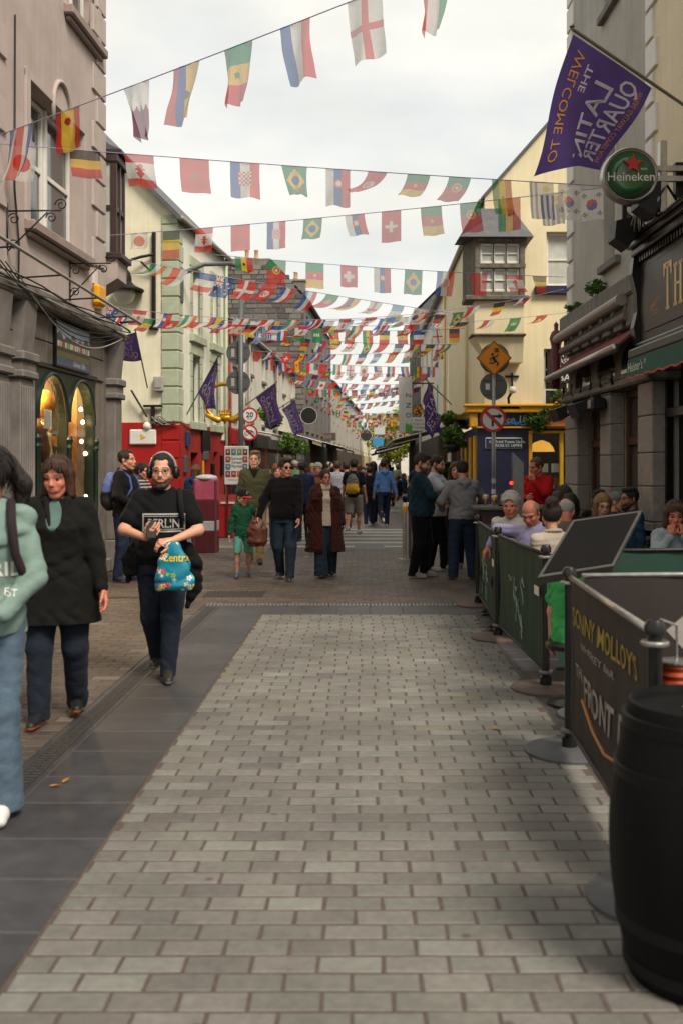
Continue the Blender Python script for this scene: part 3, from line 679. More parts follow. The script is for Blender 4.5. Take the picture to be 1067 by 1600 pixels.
for (x0, x1) in ((1.35, 2.2), (3.45, 4.2)):
    for (z0, z1) in ((2.9, 4.75), (5.3, 7.15)): swin.append((x0, x1, z0, z1))
t = MB(FS); wall_mb(t, 0.0, LS, RED, ZE, swin, 0, 0.3); t.build('street_wall', m_cream2, L2)
doors = [(1.15, 1.9, 0, 2.05), (2.5, 3.1, 0, 2.1), (3.55, 4.05, 0.0, 2.1)]
t = MB(FS); wall_mb(t, 0.0, LS, 0, RED, doors, -0.02, 0.3); t.build('street_base', m_red2, L2)
for d_ in doors: MB(FS).box(d_[0], d_[1], 0.2, 0.24, 0, d_[3]).build('door', mat('dark_door', '#33150f', 0.5, 0.2, 6), L2)
MB(FS).box(2.32, 2.38, -0.06, -0.021, 0.1, 2.0).build('yellow_post', mat('ochre_paint', '#c79a1e', 0.5), L2)
for h in swin:
    sash(L2, FS, *h, m_white if h[2] > 5 else m_dkgreen, m_pane, cols=2, rows=2, fw=0.06, y=0.18)
    t = MB(FS)
    for x0, x1 in ((h[0]-0.14, h[0]-0.002), (h[1]+0.002, h[1]+0.14)):
        z = h[2]
        while z < h[3]-0.05:
            t.box(x0-(0.06 if int(z*10) % 2 else 0), x1, -0.035, 0.02, z, min(z+0.4, h[3]), ch=0.01); z += 0.41
    t.box(h[0]-0.26, h[1]+0.26, -0.035, 0.02, h[3]+0.002, h[3]+0.28, ch=0.012); t.box(h[0]-0.28, h[1]+0.28, -0.12, 0.05, h[2]-0.22, h[2]-0.003, ch=0.015)
    t.build('window_surround', m_sage, L2)
z = 0.0; k = 0
while z < ZE-0.1:
    zt = min(z+0.45, ZE); c_ = m_red if z < RED-0.3 else m_sage
    MB(FG).box(7-0.42, 7.028, -0.045, 0.3, z+0.012, zt-0.012, ch=0.014).build('quoin', c_, L2); MB(FS).box(0.31, 0.46 if k % 2 else 0.4, -0.03, 0.02, z+0.012, zt-0.012, ch=0.014).build('quoin', m_red2 if c_ is m_red else m_sage, L2)
    z += 0.47; k += 1
MB(FG).add([(7.15,-0.2,ZE-0.1),(-0.2,-0.2,ZE+7.25),(-0.2,LS+0.2,ZE+7.25),(7.15,LS+0.2,ZE-0.1),(7.15,-0.2,ZE-0.24),(-0.2,-0.2,ZE+7.1),(-0.2,LS+0.2,ZE+7.1),(7.15,LS+0.2,ZE-0.24)],
    [(0,1,2,3),(0,4,5,1),(4,7,6,5),(0,3,7,4)]).build('roof', m_slate, L2)
MB(FS).tube([(-0.2,-0.16,ZE-0.14),(LS+0.1,-0.16,ZE-0.16)], 0.07, 8).build('gutter', m_gutter, L2, smooth=True)
downpipe(L2, FS, LS-0.1, 0.0, ZE-0.2, m=m_sage)
Mg = FG @ Matrix.Translation((0, -0.05, 0))
gx = lambda px, py: onwall(FG, px, py, -0.05)
a, z = gx(224, 683); sg = MB(FG).box(a-0.36, a+0.36, -0.09, -0.022, z-0.2, z+0.2, ch=0.05).build('wall_plaque', m_white, L2)
MB(FG).lathe([(0.0,-0.1),(0.08,-0.098),(0.1,-0.094),(0.05,-0.092)], 3, (a, 0, z), axis='y').build('plaque_emblem', mat('ochre_print', '#c79a3e', 0.5), sg)
a, z = gx(231, 666); MB(FG).lathe([(0.02,-0.16),(0.09,-0.13),(0.12,-0.06),(0.12,-0.03)], 14, (a, 0, z), axis='y').build('bulkhead_lamp', m_white, L2, smooth=True)
a, z = gx(249, 600); MB(FG).box(a-0.13, a+0.13, -0.14, -0.01, z-0.19, z+0.19, ch=0.015).box(a-0.08, a+0.08, -0.16, -0.141, z-0.1, z+0.13).build('floodlight', m_lead, L2)
# ornate street lantern on a tall wall bracket
a, z = gx(241, 440)
ln = MB(FG); ln.box(a-0.05, a+0.05, -0.1, -0.01, z-1.2, z+1.3, ch=0.02); ln.box(a-0.12, a+0.12, -0.1, -0.012, z-1.26, z-1.16)
ln.tube([(a, -0.08, z+0.7), (a-0.3, -0.2, z+0.62), (a-0.62, -0.3, z+0.5), (a-0.66, -0.32, z+0.2)], 0.04, 6); ln.tube([(a, -0.08, z+0.2), (a-0.3, -0.2, z+0.5)], 0.03, 6)
ln.lathe([(0.0,1.0),(0.03,0.9),(0.03,0.55),(0.08,0.5),(0.08,0.3),(0.05,0.28),(0.16,0.15),(0.2,0.0),(0.2,-0.1),(0.3,-0.2),(0.52,-0.3),(0.52,-0.34),(0.3,-0.3)], 16, (a-0.7, -0.35, z+0.05))
lno = ln.build('wall_lantern', m_blackmetal, L2, smooth=40)
MB(FG).lathe([(0.28,-0.3),(0.3,-0.45),(0.22,-0.62),(0.0,-0.7)], 14, (a-0.7, -0.35, z+0.05)).build('lantern_glass', mat('milky_glass', '#c8c6b8', 0.15, 0.1), lno, smooth=True)
# street-light arm on the street face
t = MB(FS); t.tube([(0.25,-0.05,6.75),(0.35,-0.6,7.0),(0.9,-1.15,7.12),(1.6,-1.35,7.14)], 0.06, 8); t.box(1.3, 2.1, -1.52, -1.25, 7.1, 7.24, ch=0.04); t.box(0.15, 0.35, -0.06, 0, 6.0, 6.9)
t.build('street_light_arm', m_greyback, L2, smooth=40)
# plaques and boards on the red street base
for (x0, x1, z0, z1, m_) in ((0.62, 0.9, 2.2, 2.6, mat('blue_enamel', '#2a3a5c', 0.3)), (2.15, 2.95, 2.12, 2.72, m_black), (2.3, 2.8, 1.85, 2.1, m_greyback), (0.4, 0.7, 1.5, 1.95, m_greyback), (3.2, 3.45, 1.35, 1.75, m_black), (4.3, 4.5, 1.4, 2.0, m_black), (4.4, 4.62, 2.45, 2.7, m_white)):
    MB(FS).box(x0, x1, -0.09, -0.022, z0, z1, ch=0.015).build('wall_plaque', m_, L2)
# wall bracket with cables on the gable
a, z = gx(226, 640); t = MB(FG); t.box(a, a+0.5, -0.14, -0.05, z+0.06, z+0.12); t.box(a+0.2, a+0.28, -0.12, -0.02, z-0.3, z+0.1); t.tube([(a-0.3,-0.2,z+0.5),(a+0.1,-0.1,z-0.2)], 0.03, 6); t.build('wall_bracket', m_blackmetal, L2)
for k in range(6): cable(L2, [FG @ Vector((a+0.2+0.25*math.sin(k+i)*i/5+0.08*i, -0.06-0.02*k, z-0.3-0.12*math.sin(i*1.1+k))) for i in range(7)], 0.012, m_cableblk if k % 2 else m_lead)
cable(L2, [FS @ Vector((0.2+0.4*i, -0.06, 2.86-0.16*math.sin(math.pi*i/6))) for i in range(7)], 0.012, m_lead)

# ---------------------------------------------------------------- left row further down the street
def row_house(name, label, x_near, d0, d1, x_far, h, wall_m, wins, win_m, side=-1, roof=None, base=None, base_h=2.9, pane=None, roof_h=2.4, depth=7):
    """terraced house along the street; side -1 left of the street, +1 right; wins = list of storeys (z0,z1,n)"""
    A = Vector((x_near, d0, 0)); B = Vector((x_far, d1, 0))
    o = thing(name, label, 'building', A if side < 0 else B)
    M = frame(A, B-A) if side < 0 else frame(B, A-B); Ln = (B-A).length
    holes = []
    for z0, z1, n, ww_ in wins:
        for k in range(n): c = Ln*(k+0.5)/n; holes.append((c-ww_/2, c+ww_/2, z0, z1))
    t = MB(M); wall_mb(t, 0, Ln, base_h if base else 0, h, holes, 0, 0.28)
    t.add([(0,0,0),(0,depth,0),(0,depth,h),(0,0,h)], [(3,2,1,0)] if True else []); t.add([(Ln,0,0),(Ln,depth,0),(Ln,depth,h),(Ln,0,h)], [(0,1,2,3)])
    t.build('wall', wall_m, o)
    if base: MB(M).box(0, Ln, -0.06, 0.2, 0, base_h, ch=0.01).build('shopfront', base, o)
    for hh in holes: sash(o, M, *hh, win_m, pane or m_pane, cols=1, rows=2, fw=0.06, y=0.14, sill=0.08, sill_m=m_lstone)
    if roof:
        t = MB(M); ym = depth/2
        t.add([(-0.05,-0.25,h-0.05),(Ln+0.05,-0.25,h-0.05),(Ln+0.05,ym,h+roof_h),(-0.05,ym,h+roof_h),(-0.05,depth+0.2,h-0.05),(Ln+0.05,depth+0.2,h-0.05)], [(0,1,2,3),(3,2,5,4)])
        t.add([(0,0,h),(0,depth,h),(0,ym,h+roof_h)], [(0,1,2)]); t.add([(Ln,0,h),(Ln,depth,h),(Ln,ym,h+roof_h)], [(0,1,2)])
        t.build('roof', roof, o)
        MB(M).tube([(0,-0.2,h-0.06),(Ln,-0.2,h-0.06)], 0.07, 6).build('gutter', m_gutter, o, smooth=True)
    return o, M, Ln, holes
m_whitewall = mat('white_render', '#c9c6ba', 0.8, 0.1, 1.5, 0.2, 90, streak=0.12)
L3, M3, N3, h3 = row_house('white_house', 'white rendered house between the red shop and the stone gable', -4.32, 31.0, 51.0, -3.55, 6.3, m_whitewall, [(3.3, 4.5, 6, 0.8), (5.0, 6.0, 6, 0.8)], m_dkgreen, roof=m_slate, base=mat('maroon_shop', '#5e2420', 0.5, 0.3, 2), roof_h=1.0)
downpipe(L3, M3, 0.25, 0, 6.2, m=mat('red_pipe', '#7c1f1d', 0.5)); downpipe(L3, M3, 4.2, 0, 6.2); downpipe(L3, M3, 12.0, 0, 6.2)
# shop fascias along it
for k, (x0, x1, cc) in enumerate(((0.4, 3.8, '#8c1d1a'), (4.4, 8.4, '#2b2724'), (8.9, 13.6, '#3a3a30'), (14.2, 19.5, '#2a3328'))):
    MB(M3).box(x0, x1, -0.2, -0.061, 2.35, 2.85, ch=0.02).build('fascia', mat('fascia_%d' % k, cc, 0.5, 0.2, 3), L3)
    for j in range(3): MB(M3).box(x0+0.15+(x1-x0-0.3)*j/3+0.05, x0+0.15+(x1-x0-0.3)*(j+1)/3-0.05, -0.075, -0.062, 0.5, 2.2).build('shop_pane', m_pane, L3)
# stone gable house: coursed rubble facing as real blocks
m_stone_b = mat('old_stone_block', rough=0.85, var=0.25, vs=9, bump=0.5, bs=50, attr=True)
L4, M4, N4, h4 = row_house('stone_house', 'tall grey stone house with a blank coursed gable and chimneys', -3.14, 52.0, 68.7, -2.34, 10.4, mat('stone_grey', '#6e6b68', 0.85, 0.25, 2, 0.4, 40), [(3.6, 5.2, 6, 0.9), (6.0, 7.7, 6, 0.9), (8.3, 9.7, 6, 0.9)], m_white, roof=m_slate, base=mat('dark_shop_row', '#26221e', 0.6, 0.3, 1), roof_h=2.1, depth=3.5)
GM = M4 @ Matrix.Rotation(-math.pi/2, 4, 'Z')      # gable plane: x towards the street, y away from the camera
V = []; F = []; K = []; z = 0.0; yrow = 0
while z < 14.8:
    hh = random.uniform(0.22, 0.34); x = -10.0
    while x < 0:
        ww_ = random.uniform(0.35, 0.8); x1 = min(x+ww_, 0.0); xm = (x+x1)/2
        lim = 10.4+2.1*min(1, -xm/1.75)
        if z+hh < lim:
            b_ = len(V); o_ = random.uniform(0.0, 0.04); g_ = 0.012
            for (qx, qz) in ((x+g_, z+g_), (x1-g_, z+g_), (x1-g_, z+hh-g_), (x+g_, z+hh-g_)):
                V.append(GM @ Vector((qx, 0.06, qz))); V.append(GM @ Vector((qx*0.94+xm*0.06, -0.02-o_, qz*0.94+(z+hh/2)*0.06)))
            F += [(b_+1,b_+3,b_+5,b_+7),(b_,b_+2,b_+3,b_+1),(b_+2,b_+4,b_+5,b_+3),(b_+4,b_+6,b_+7,b_+5),(b_+6,b_,b_+1,b_+7)]
            K += [np.array(C(random.choice(('#6a6561', '#5f5b58', '#75706a', '#56524f', '#7c766d'))))*random.uniform(0.85, 1.1)]*5
        x = x1
    z += hh
V = [tuple(v-root_of(L4)) for v in V]
o = link('gable_stonework', np_mesh('gable_stonework', V, F, m_stone_b, np.array(K), smooth=False, dom='FACE'), L4); o['kind'] = 'stuff'
MB(M4).box(0.03, 0.9, 1.8, 10, 0, 12.55).build('chimney_stack', m_lstone, L4)
for k in range(2): MB(M4).lathe([(0.12,12.55),(0.14,12.6),(0.1,12.7),(0.1,13.0),(0.13,13.05),(0.08,13.05)], 10, (0.45, 2.6+k*0.5, 0)).build('chimney_pot', mat('terracotta', '#b08a60', 0.8, 0.2, 8), L4, smooth=30)
chimney(L4, M4, 11, 1.75, 12.0, 13.3, w=0.7, d=1.2, pots=3)
L5, M5, N5, h5 = row_house('far_grey_house', 'low grey house at the far left end of the street', -2.3, 69.2, 112, -0.45, 7.6, mat('grey_render_far', '#a59f94', 0.85, 0.2, 1.5), [(3.4, 4.8, 9, 0.9), (5.6, 6.9, 9, 0.9)], m_white, roof=m_slate, base=mat('dark_shop_far', '#4a3a30', 0.6, 0.4, 0.4), roof_h=2.0)
L6, M6, N6, h6 = row_house('far_cream_house', 'pale cream gabled house closing the view beside the tree', -0.4, 113, 140, 0.9, 6.0, m_cream, [(3.3, 4.6, 4, 0.9)], m_white, roof=m_slate, base=mat('cream_shop_far', '#b9a878', 0.6), roof_h=3.4)
L7, M7, N7, h7 = row_house('end_house', 'distant grey house where the street bends away', 1.0, 175, 176, 14.0, 5.5, m_whitewall, [(3.0, 4.4, 4, 0.9)], m_white, roof=m_slate, roof_h=2.6)
L8, M8, N8, h8 = row_house('end_cottage', 'distant low white cottage closing the street end', -14.0, 178, 179, 0.9, 4.9, m_cream2, [(2.6, 3.9, 4, 0.9)], m_white, roof=m_slate, roof_h=2.4)

# ---------------------------------------------------------------- right: yellow corner house with bookshop
R2 = thing('yellow_house', 'pale yellow corner house with slate topped oriel above a navy bookshop', 'building', (2.81, 25, 0))
FY = frame((2.81, 25.0, 0), (1, 0))        # front facing the camera, corner at x=0
FYS = frame((2.81-0.55, 25+11.0, 0), (0.05, -1)) # street side, x towards the camera
m_yel = mat('yellow_render', '#dccfab', 0.8, 0.08, 1.6, 0.2, 110, streak=0.08)
m_navy = mat('navy_paint', '#20243f', 0.45, 0.22, 5, 0.2, 70)
m_gold = mat('gold_paint', '#d39b1c', 0.45, 0.14, 5, 0.1, 70)
yx = lambda px, py, d=25.0: ((px-VX)*d/FPX-2.81, CAM_H+(VY-py)*d/FPX)
w1 = (yx(853, 0)[0], yx(853, 0)[0]+1.25, yx(0, 447)[1], yx(0, 362)[1]); w2 = (yx(849, 0)[0], yx(849, 0)[0]+1.3, yx(0, 640)[1], yx(0, 545)[1])
ZY = 2.98
t = MB(FY); wall_mb(t, 0.19, 6.5, ZY, 8.5, [w1, w2], 0, 0.3); t.add([(0.19,0,8.5),(6.5,0,8.5),(5.6,0,14.1),(5.2,0,14.1)], [(0,1,2,3)])
t.build('front_wall', m_yel, R2)
t = MB(FY); t.add([(0.19,0,ZY),(0.19,0,8.5),(0.19,11,8.5),(0.19,11,ZY)], [(0,1,2,3)]); t.build('street_wall', m_yel, R2)
MB(FY).add([(0.1,-0.1,8.42),(5.2,-0.1,14.2),(5.2,11,14.2),(0.1,11,8.42),(0.1,-0.1,8.34),(5.2,-0.1,14.1)], [(0,1,2,3),(0,4,5,1)]).build('roof', m_slate, R2)
MB(FY).tube([(0.1,0.1,8.36),(0.1,11,8.36)], 0.07, 6).build('gutter', m_gutter, R2, smooth=True)
downpipe(R2, FY, 0.1, ZY, 8.3, y=3.6, m=m_yel)
sash(R2, FY, *w1, m_white, m_pane_l, cols=2, rows=2, y=0.14, fw=0.07); sash(R2, FY, *w2, m_white, m_pane, cols=2, rows=3, y=0.14, fw=0.07)
MB(FY).box(w1[0]-0.3, w1[1]+0.2, -0.14, 0.1, w1[2]-0.22, w1[2]-0.01, ch=0.015).build('blue_sill', m_navy, R2)
# wine bar board in the lower window
bd = MB(FY).box(w2[0]+0.1, w2[1]-0.05, 0.06, 0.12, w2[3]-0.86, w2[3]-0.03).build('window_board', mat('board_brown', '#2a1f20', 0.5, 0.2), R2)
for s_, zz, sz in (('THE', -0.2, 0.17), ('KASBAH', -0.36, 0.17), ('WINE', -0.57, 0.25), ('BAR', -0.8, 0.25)):
    letters('lettering', s_, sz, FY @ Matrix.Translation(((w2[0]+w2[1])/2-0.05, 0.056, w2[3]+zz)), m_white, bd, bold=0.01)
# oriel
ox0, ox1 = yx(737, 0)[0], yx(811, 0)[0]; oz0, oz1 = yx(0, 470)[1], yx(0, 382)[1]; od = -0.75
m_dirt = mat('weathered_timber', '#6d675c', 0.85, 0.35, 6, 0.4, 60, streak=0.4)
zm = (oz0+oz1)/2+0.02
ohs = []
for k in range(3):
    c_ = ox0+(ox1-ox0)*(0.24+0.26*k); 
    ohs += [(c_-0.17, c_+0.17, zm+0.06, oz1-0.14), (c_-0.17, c_+0.17, oz0+0.1, zm-0.06)]
t = MB(FY); wall_mb(t, ox0, ox1, oz0, oz1, ohs, od, od+0.1); t.add([(ox0,od,oz0),(ox0-0.24,0,oz0),(ox0-0.24,0,oz1),(ox0,od,oz1)], [(0,3,2,1)]); t.add([(ox1,od,oz0),(ox1,0,oz0),(ox1,0,oz1),(ox1,od,oz1)], [(0,1,2,3)])
t.box(ox0-0.26, ox1+0.1, od-0.1, 0.0, oz0-0.12, oz0-0.001, ch=0.02); t.box(ox0-0.02, ox1+0.03, od-0.04, od-0.001, zm-0.05, zm+0.05); t.box(ox0-0.06, ox1+0.05, od-0.06, od-0.001, oz1-0.1, oz1)
for k in range(2): t.box(ox0+k*(ox1-ox0-0.1)-0.01, ox0+0.1+k*(ox1-ox0-0.1)+0.01, od-0.03, od-0.001, oz0, oz1-0.1)
orl = t.build('oriel', m_dirt, R2)
for h in ohs: sash(orl, FY, *h, m_white, m_pane_l if h[2] > zm else m_pane, y=od+0.03, fw=0.05, cols=1, rows=2, bars=0.025) if False else None
for h in ohs: sash(R2, FY, *h, m_white, m_pane_l, y=od+0.03, fw=0.05, cols=1, rows=2, bars=0.025)
MB(FY).add([(ox0-0.4,od-0.2,oz1-0.02),(ox1+0.2,od-0.2,oz1-0.02),(ox1+0.2,0,oz1-0.02),(ox0-0.45,0,oz1-0.02),(ox0+0.2,od+0.15,oz1+0.42),(ox1-0.25,od+0.15,oz1+0.42),(ox1-0.2,0,oz1+0.9),(ox0+0.1,0,oz1+0.9)],
    [(0,1,5,4),(1,2,6,5),(3,0,4,7),(4,5,6,7),(3,2,1,0)]).build('oriel_roof', m_slate, R2)
bz = yx(0, 520)[1]
MB(FY).box(ox0-0.02, ox1, od+0.05, 0, yx(0, 527)[1], oz0-0.121).build('oriel_apron', m_yel, R2)
MB(FY).box(ox0-0.1, ox1+0.05, od-0.02, 0, yx(0, 531)[1], yx(0, 527)[1]-0.002, ch=0.02).build('oriel_ledge', m_dirt, R2)
zb_ = yx(0, 531)[1]-0.002; MB(FY).add([(ox0,od+0.08,zb_),(ox1,od+0.08,zb_),(ox1,0,zb_),(ox0-0.1,0,zb_),(ox1,od+0.2,zb_-0.62),(ox1,0,zb_-0.62),(ox0+0.35,od+0.2,zb_-0.62),(ox0+0.35,0,zb_-0.62)],
    [(0,6,4,1),(1,4,5,2),(0,3,7,6),(6,7,5,4)]).build('oriel_corbel', m_yel, R2)
# bookshop front
wb_ = (yx(827, 0)[0], 5.5, 0.35, yx(0, 677)[1])
t = MB(FY); wall_mb(t, 0, 6.5, 0, yx(0, 668)[1], [wb_], -0.05, 0.2); t.build('shopfront', m_navy, R2)
t = MB(FY); t.box(-0.3, 6.5, -0.3, 0, yx(0, 646)[1], yx(0, 636)[1]+0.02, ch=0.03); t.box(-0.15, 6.5, -0.16, -0.002, yx(0, 669.5)[1], yx(0, 667)[1], ch=0.01); t.box(-0.36, 6.5, -0.36, 0, yx(0, 639)[1]+0.04, yx(0, 636)[1]+0.06, ch=0.02)
t.add([(-0.3,-0.3,yx(0,646)[1]),(-0.36,-0.36,ZY),(0.06,11,ZY),(0.12,11,yx(0,646)[1])], [(0,1,2,3)]); t.add([(-0.36,-0.36,ZY+0.03),(-0.36,0.3,ZY+0.03),(0.06,11,ZY+0.03),(0.3,11,ZY+0.03),(0.3,0,ZY+0.03)], [(4,3,2,1,0)])
t.box(-0.2, -0.02, -0.22, -0.0, yx(0, 668)[1], yx(0, 646)[1]-0.003, ch=0.02)
t.build('cornice', m_gold, R2)
fas = MB(FY).box(0.0, 6.5, -0.14, -0.051, yx(0, 667)[1]+0.003, yx(0, 646)[1]-0.003).build('fascia', m_navy, R2)
letters('lettering', 'Sea', 0.58, FY @ Matrix.Translation((yx(872, 0)[0]+0.02, -0.145, yx(0, 663)[1])), mat('cream_letter', '#e8cf98', 0.4, 0.05), fas, bold=0.03, depth=0.02)
letters('lettering', 'laice 1894', 0.24, FY @ Matrix.Translation((yx(806, 0)[0], -0.145, yx(0, 660)[1])) @ Matrix.Rotation(-0.09, 4, 'Y'), m_white, fas, shear=0.2)
t = MB(FY)
for k in range(5): t.tube([(yx(790, 0)[0]+0.14*k+0.1*math.cos(i*0.6), -0.147, yx(0, 664)[1]+0.04+0.06*math.sin(i*0.6+k)*(1-i/14)) for i in range(12)], 0.018, 5)
t.build('scrollwork', mat('blue_print', '#2f6f9f', 0.4), fas)
t = MB(FY)
for x in (wb_[0], wb_[0]+0.78, wb_[0]+1.6): t.box(x-0.04, x+0.05, -0.08, 0.05, wb_[2], wb_[3], ch=0.01)
t.box(wb_[0]-0.04, 5.5, -0.09, 0.05, wb_[3], wb_[3]+0.06, ch=0.01)
t.build('window_frame', m_gold, R2)
MB(FY).quad((wb_[0], 0.02, wb_[2]), (5.5, 0.02, wb_[2]), (5.5, 0.02, wb_[3]), (wb_[0], 0.02, wb_[3])).build('shop_pane', glass_mat('bookshop_glass', (0.9,0.92,0.9), 0.15), R2)
t = MB(FY); t.box(wb_[0]-0.2, 5.6, 1.4, 1.45, 0, 2.9); t.box(wb_[0]-0.2, wb_[0]-0.18, 0.21, 1.4, 0, 2.9); t.box(wb_[0]-0.18, 5.6, 0.21, 1.4, 2.75, 2.78); t.build('interior', mat('bookshop_dark', '#2b211a', 0.9, 0.3, 3), R2)
bookcols = [mat('book_%s' % c[1:], c, 0.6, 0.2, 20) for c in ('#7a3b2a', '#c0a070', '#39516b', '#8c7b4a', '#5b6b4a', '#a85f3a', '#d0c8b4')]
for r_, zz in enumerate((0.75, 1.12)):
    x = wb_[0]+0.12
    while x < 5.3:
        wd = random.uniform(0.04, 0.09); MB(FY).box(x, x+wd, 0.14, 0.3, zz, zz+random.uniform(0.2, 0.3)).build('book', random.choice(bookcols), R2); x += wd+0.015
MB(FY).box(wb_[0]+0.05, 5.4, 0.12, 0.5, 0.68, 0.74).box(wb_[0]+0.05, 5.4, 0.12, 0.5, 1.06, 1.11).build('bookshelf', mat('shelf_oak', '#4a3522', 0.6, 0.3, 8), R2)
for k in range(7): MB(FY).box(wb_[0]+0.2+k*0.36, wb_[0]+0.48+k*0.36, 0.1, 0.115, 1.52, 1.74).build('framed_print', m_white if k % 3 else m_lead, R2)
t = MB(FY); t.lathe([(0.34,2.05),(0.3,2.16),(0.2,2.28),(0.04,2.34),(0.0,2.34)], 14, (wb_[0]+0.42, 0.7, 0)); t.build('lampshade', mat('amber_shade', '#d79a3c', 0.5, 0.1, emit=0.9), R2, smooth=True)
MB(FY).box(wb_[0]+0.95, wb_[0]+1.75, 1.0, 1.05, 1.75, 2.6, ch=0.1).build('church_print', mat('grey_print', '#5c564c', 0.6, 0.3, 8), R2)
# side of the bookshop: yellow pilasters and windows
for k, yy in enumerate((0.25, 1.9, 3.6, 5.4, 7.4)):
    MB(FY).box(-0.06+0.035*yy, 0.06+0.035*yy, yy, yy+0.3, 0, 2.45, ch=0.02).build('yellow_pilaster', m_gold, R2)
MB(FY).add([(-0.0,0.0,0),(0.02,0.0,ZY-0.3),(0.3,11,ZY-0.3),(0.3,11,0)], [(0,1,2,3)]).build('side_front', m_navy, R2)
# street nameplate, crucifix, camera, window box
sp = MB(FY).box(yx(757, 0)[0], yx(814, 0)[0], -0.09, -0.052, yx(0, 701)[1], yx(0, 684)[1], ch=0.02).build('street_nameplate', m_white, R2)
MB(FY).box(yx(758, 0)[0], yx(813, 0)[0], -0.095, -0.089, yx(0, 700)[1], yx(0, 685)[1], ch=0.006).build('nameplate_field', mat('slate_blue', '#26344a', 0.4), sp)
for s_, zz in (('An tSráid Trasna Uacht.', 0.135), ('CROSS ST. UPPER', 0.04)): letters('lettering', s_, 0.095, FY @ Matrix.Translation((yx(791, 0)[0], -0.097, yx(0, 700)[1]+zz-0.01)), m_white, sp, bold=0.006)
cx_, cz_ = yx(799, 590); MB(FY).box(cx_-0.02, cx_+0.02, -0.06, -0.005, cz_-0.28, cz_+0.12).box(cx_-0.17, cx_+0.17, -0.061, -0.006, cz_-0.0, cz_+0.05).build('crucifix', m_blackmetal, R2)
cx_, cz_ = yx(795, 632); t = MB(FY); t.box(cx_-0.3, cx_+0.22, -0.3, -0.02, cz_-0.13, cz_-0.03); t.tube([(cx_-0.03,-0.15,cz_-0.05),(cx_-0.05,-0.2,cz_+0.15),(cx_+0.02,-0.3,cz_+0.3)], 0.035, 6); t.build('camera_bracket', m_blackmetal, R2)
MB(FY).lathe([(0,-0.1),(0.09,-0.06),(0.1,0.02),(0.06,0.08),(0,0.09)], 12, (cx_+0.03, -0.32, cz_+0.34)).build('dome_camera', m_white, R2, smooth=True)
MB(FY).box(w2[0]-0.05, w2[1]-0.1, -0.32, -0.02, w2[2]-0.45, w2[2]-0.2, ch=0.02).build('planter', mat('terracotta_box', '#b5683c', 0.8, 0.2), R2)

def foliage(name, centre, rad, n, parent, cols, size=0.07, flowers=None):
    """crown of separate leaf faces spread through an uneven volume"""
    V = []; F = []; K = []
    c = np.array(centre); rad = np.array(rad)
    lob = [(rng.normal(0, 0.5, 3), rng.uniform(0.45, 0.8)) for _ in range(9)]
    for i in range(n):
        lc, lr = lob[rng.integers(len(lob))]; v = rng.normal(0, 1, 3); v /= np.linalg.norm(v)+1e-6
        p = c+rad*(lc*0.75+v*lr*rng.uniform(0.35, 1.0)**0.6)
        a = rng.normal(0, 1, 3); a /= np.linalg.norm(a); b = np.cross(a, rng.normal(0, 1, 3)); b /= np.linalg.norm(b)+1e-6
        s = size*rng.uniform(0.6, 1.4); q = len(V)
        V += [tuple(p-a*s), tuple(p+b*s*0.5), tuple(p+a*s), tuple(p-b*s*0.5)]; F.append((q, q+1, q+2, q+3))
        k = cols[rng.integers(len(cols))]
        if flowers and rng.random() < flowers[1]: k = flowers[0][rng.integers(len(flowers[0]))]
        K.append(np.array(C(k))*rng.uniform(0.7, 1.2))
    V = np.array(V)-np.array(root_of(parent))
    return link(name, np_mesh(name, V, F, mat('leaf', attr=True, rough=0.55, var=0.1, trans=0.35), np.array(K), smooth=False, dom='FACE'), parent)
LEAF = ('#4a6a26', '#5c7a2a', '#3c5a22', '#6d8a34', '#2f4a1e')
wb3 = thing('window_box', 'overflowing window box with red and yellow flowers on the yellow house', 'plant', FY @ Vector((w2[0]+0.5, -0.2, w2[2]-0.2)))
foliage('foliage', FY @ Vector(((w2[0]+w2[1])/2-0.1, -0.3, w2[2]+0.15)), (0.5, 0.2, 0.27), 1400, wb3, LEAF, 0.06, (('#e0b422', '#c92a1c', '#f0cf3a'), 0.22))
foliage('trailing_leaves', FY @ Vector((w2[0]-0.2, -0.3, w2[2]-0.28)), (0.26, 0.16, 0.28), 600, wb3, LEAF, 0.06)

# ---------------------------------------------------------------- right row beyond
R3, MR3, NR3, hR3 = row_house('pale_house', 'pale cream house with dark green windows beyond the yellow corner', 3.0, 36.2, 52, 2.9, 8.3, m_cream2, [(3.5, 5.0, 5, 0.75), (5.9, 7.3, 5, 0.75)], m_dkgreen, side=1, roof=m_slate, base=mat('shop_row_right', '#3d352a', 0.6, 0.3), roof_h=2.6)
downpipe(R3, MR3, NR3-0.3, 0, 8.2, m=mat('yellow_pipe', '#d9b35a', 0.5))
R4, MR4, NR4, hR4 = row_house('grey_gabled_house', 'dark grey rendered tall house with slate roof down the right side', 2.85, 52.2, 62.5, 2.8, 9.9, mat('grey_render_r', '#77736c', 0.8, 0.2, 1.5), [(3.6, 5.2, 4, 0.9), (6.2, 7.8, 4, 0.9)], m_white, side=1, roof=m_slate, base=mat('dark_shop_r', '#25211d', 0.6), roof_h=3.6)
R5, MR5, NR5, hR5 = row_house('far_right_house', 'small beige house far down the right side', 3.7, 63.5, 108, 6.4, 6.4, m_cream, [(3.4, 4.8, 6, 0.9)], m_white, side=1, roof=m_slate, base=mat('far_shop_r', '#4a3a2c', 0.6), roof_h=2.6)
R6, MR6, NR6, hR6 = row_house('far_white_house', 'low white house at the far right end of the street', 7.2, 109, 160, 9.5, 5.6, m_whitewall, [(3.2, 4.5, 6, 0.9)], m_white, side=1, roof=m_slate, roof_h=2.4)

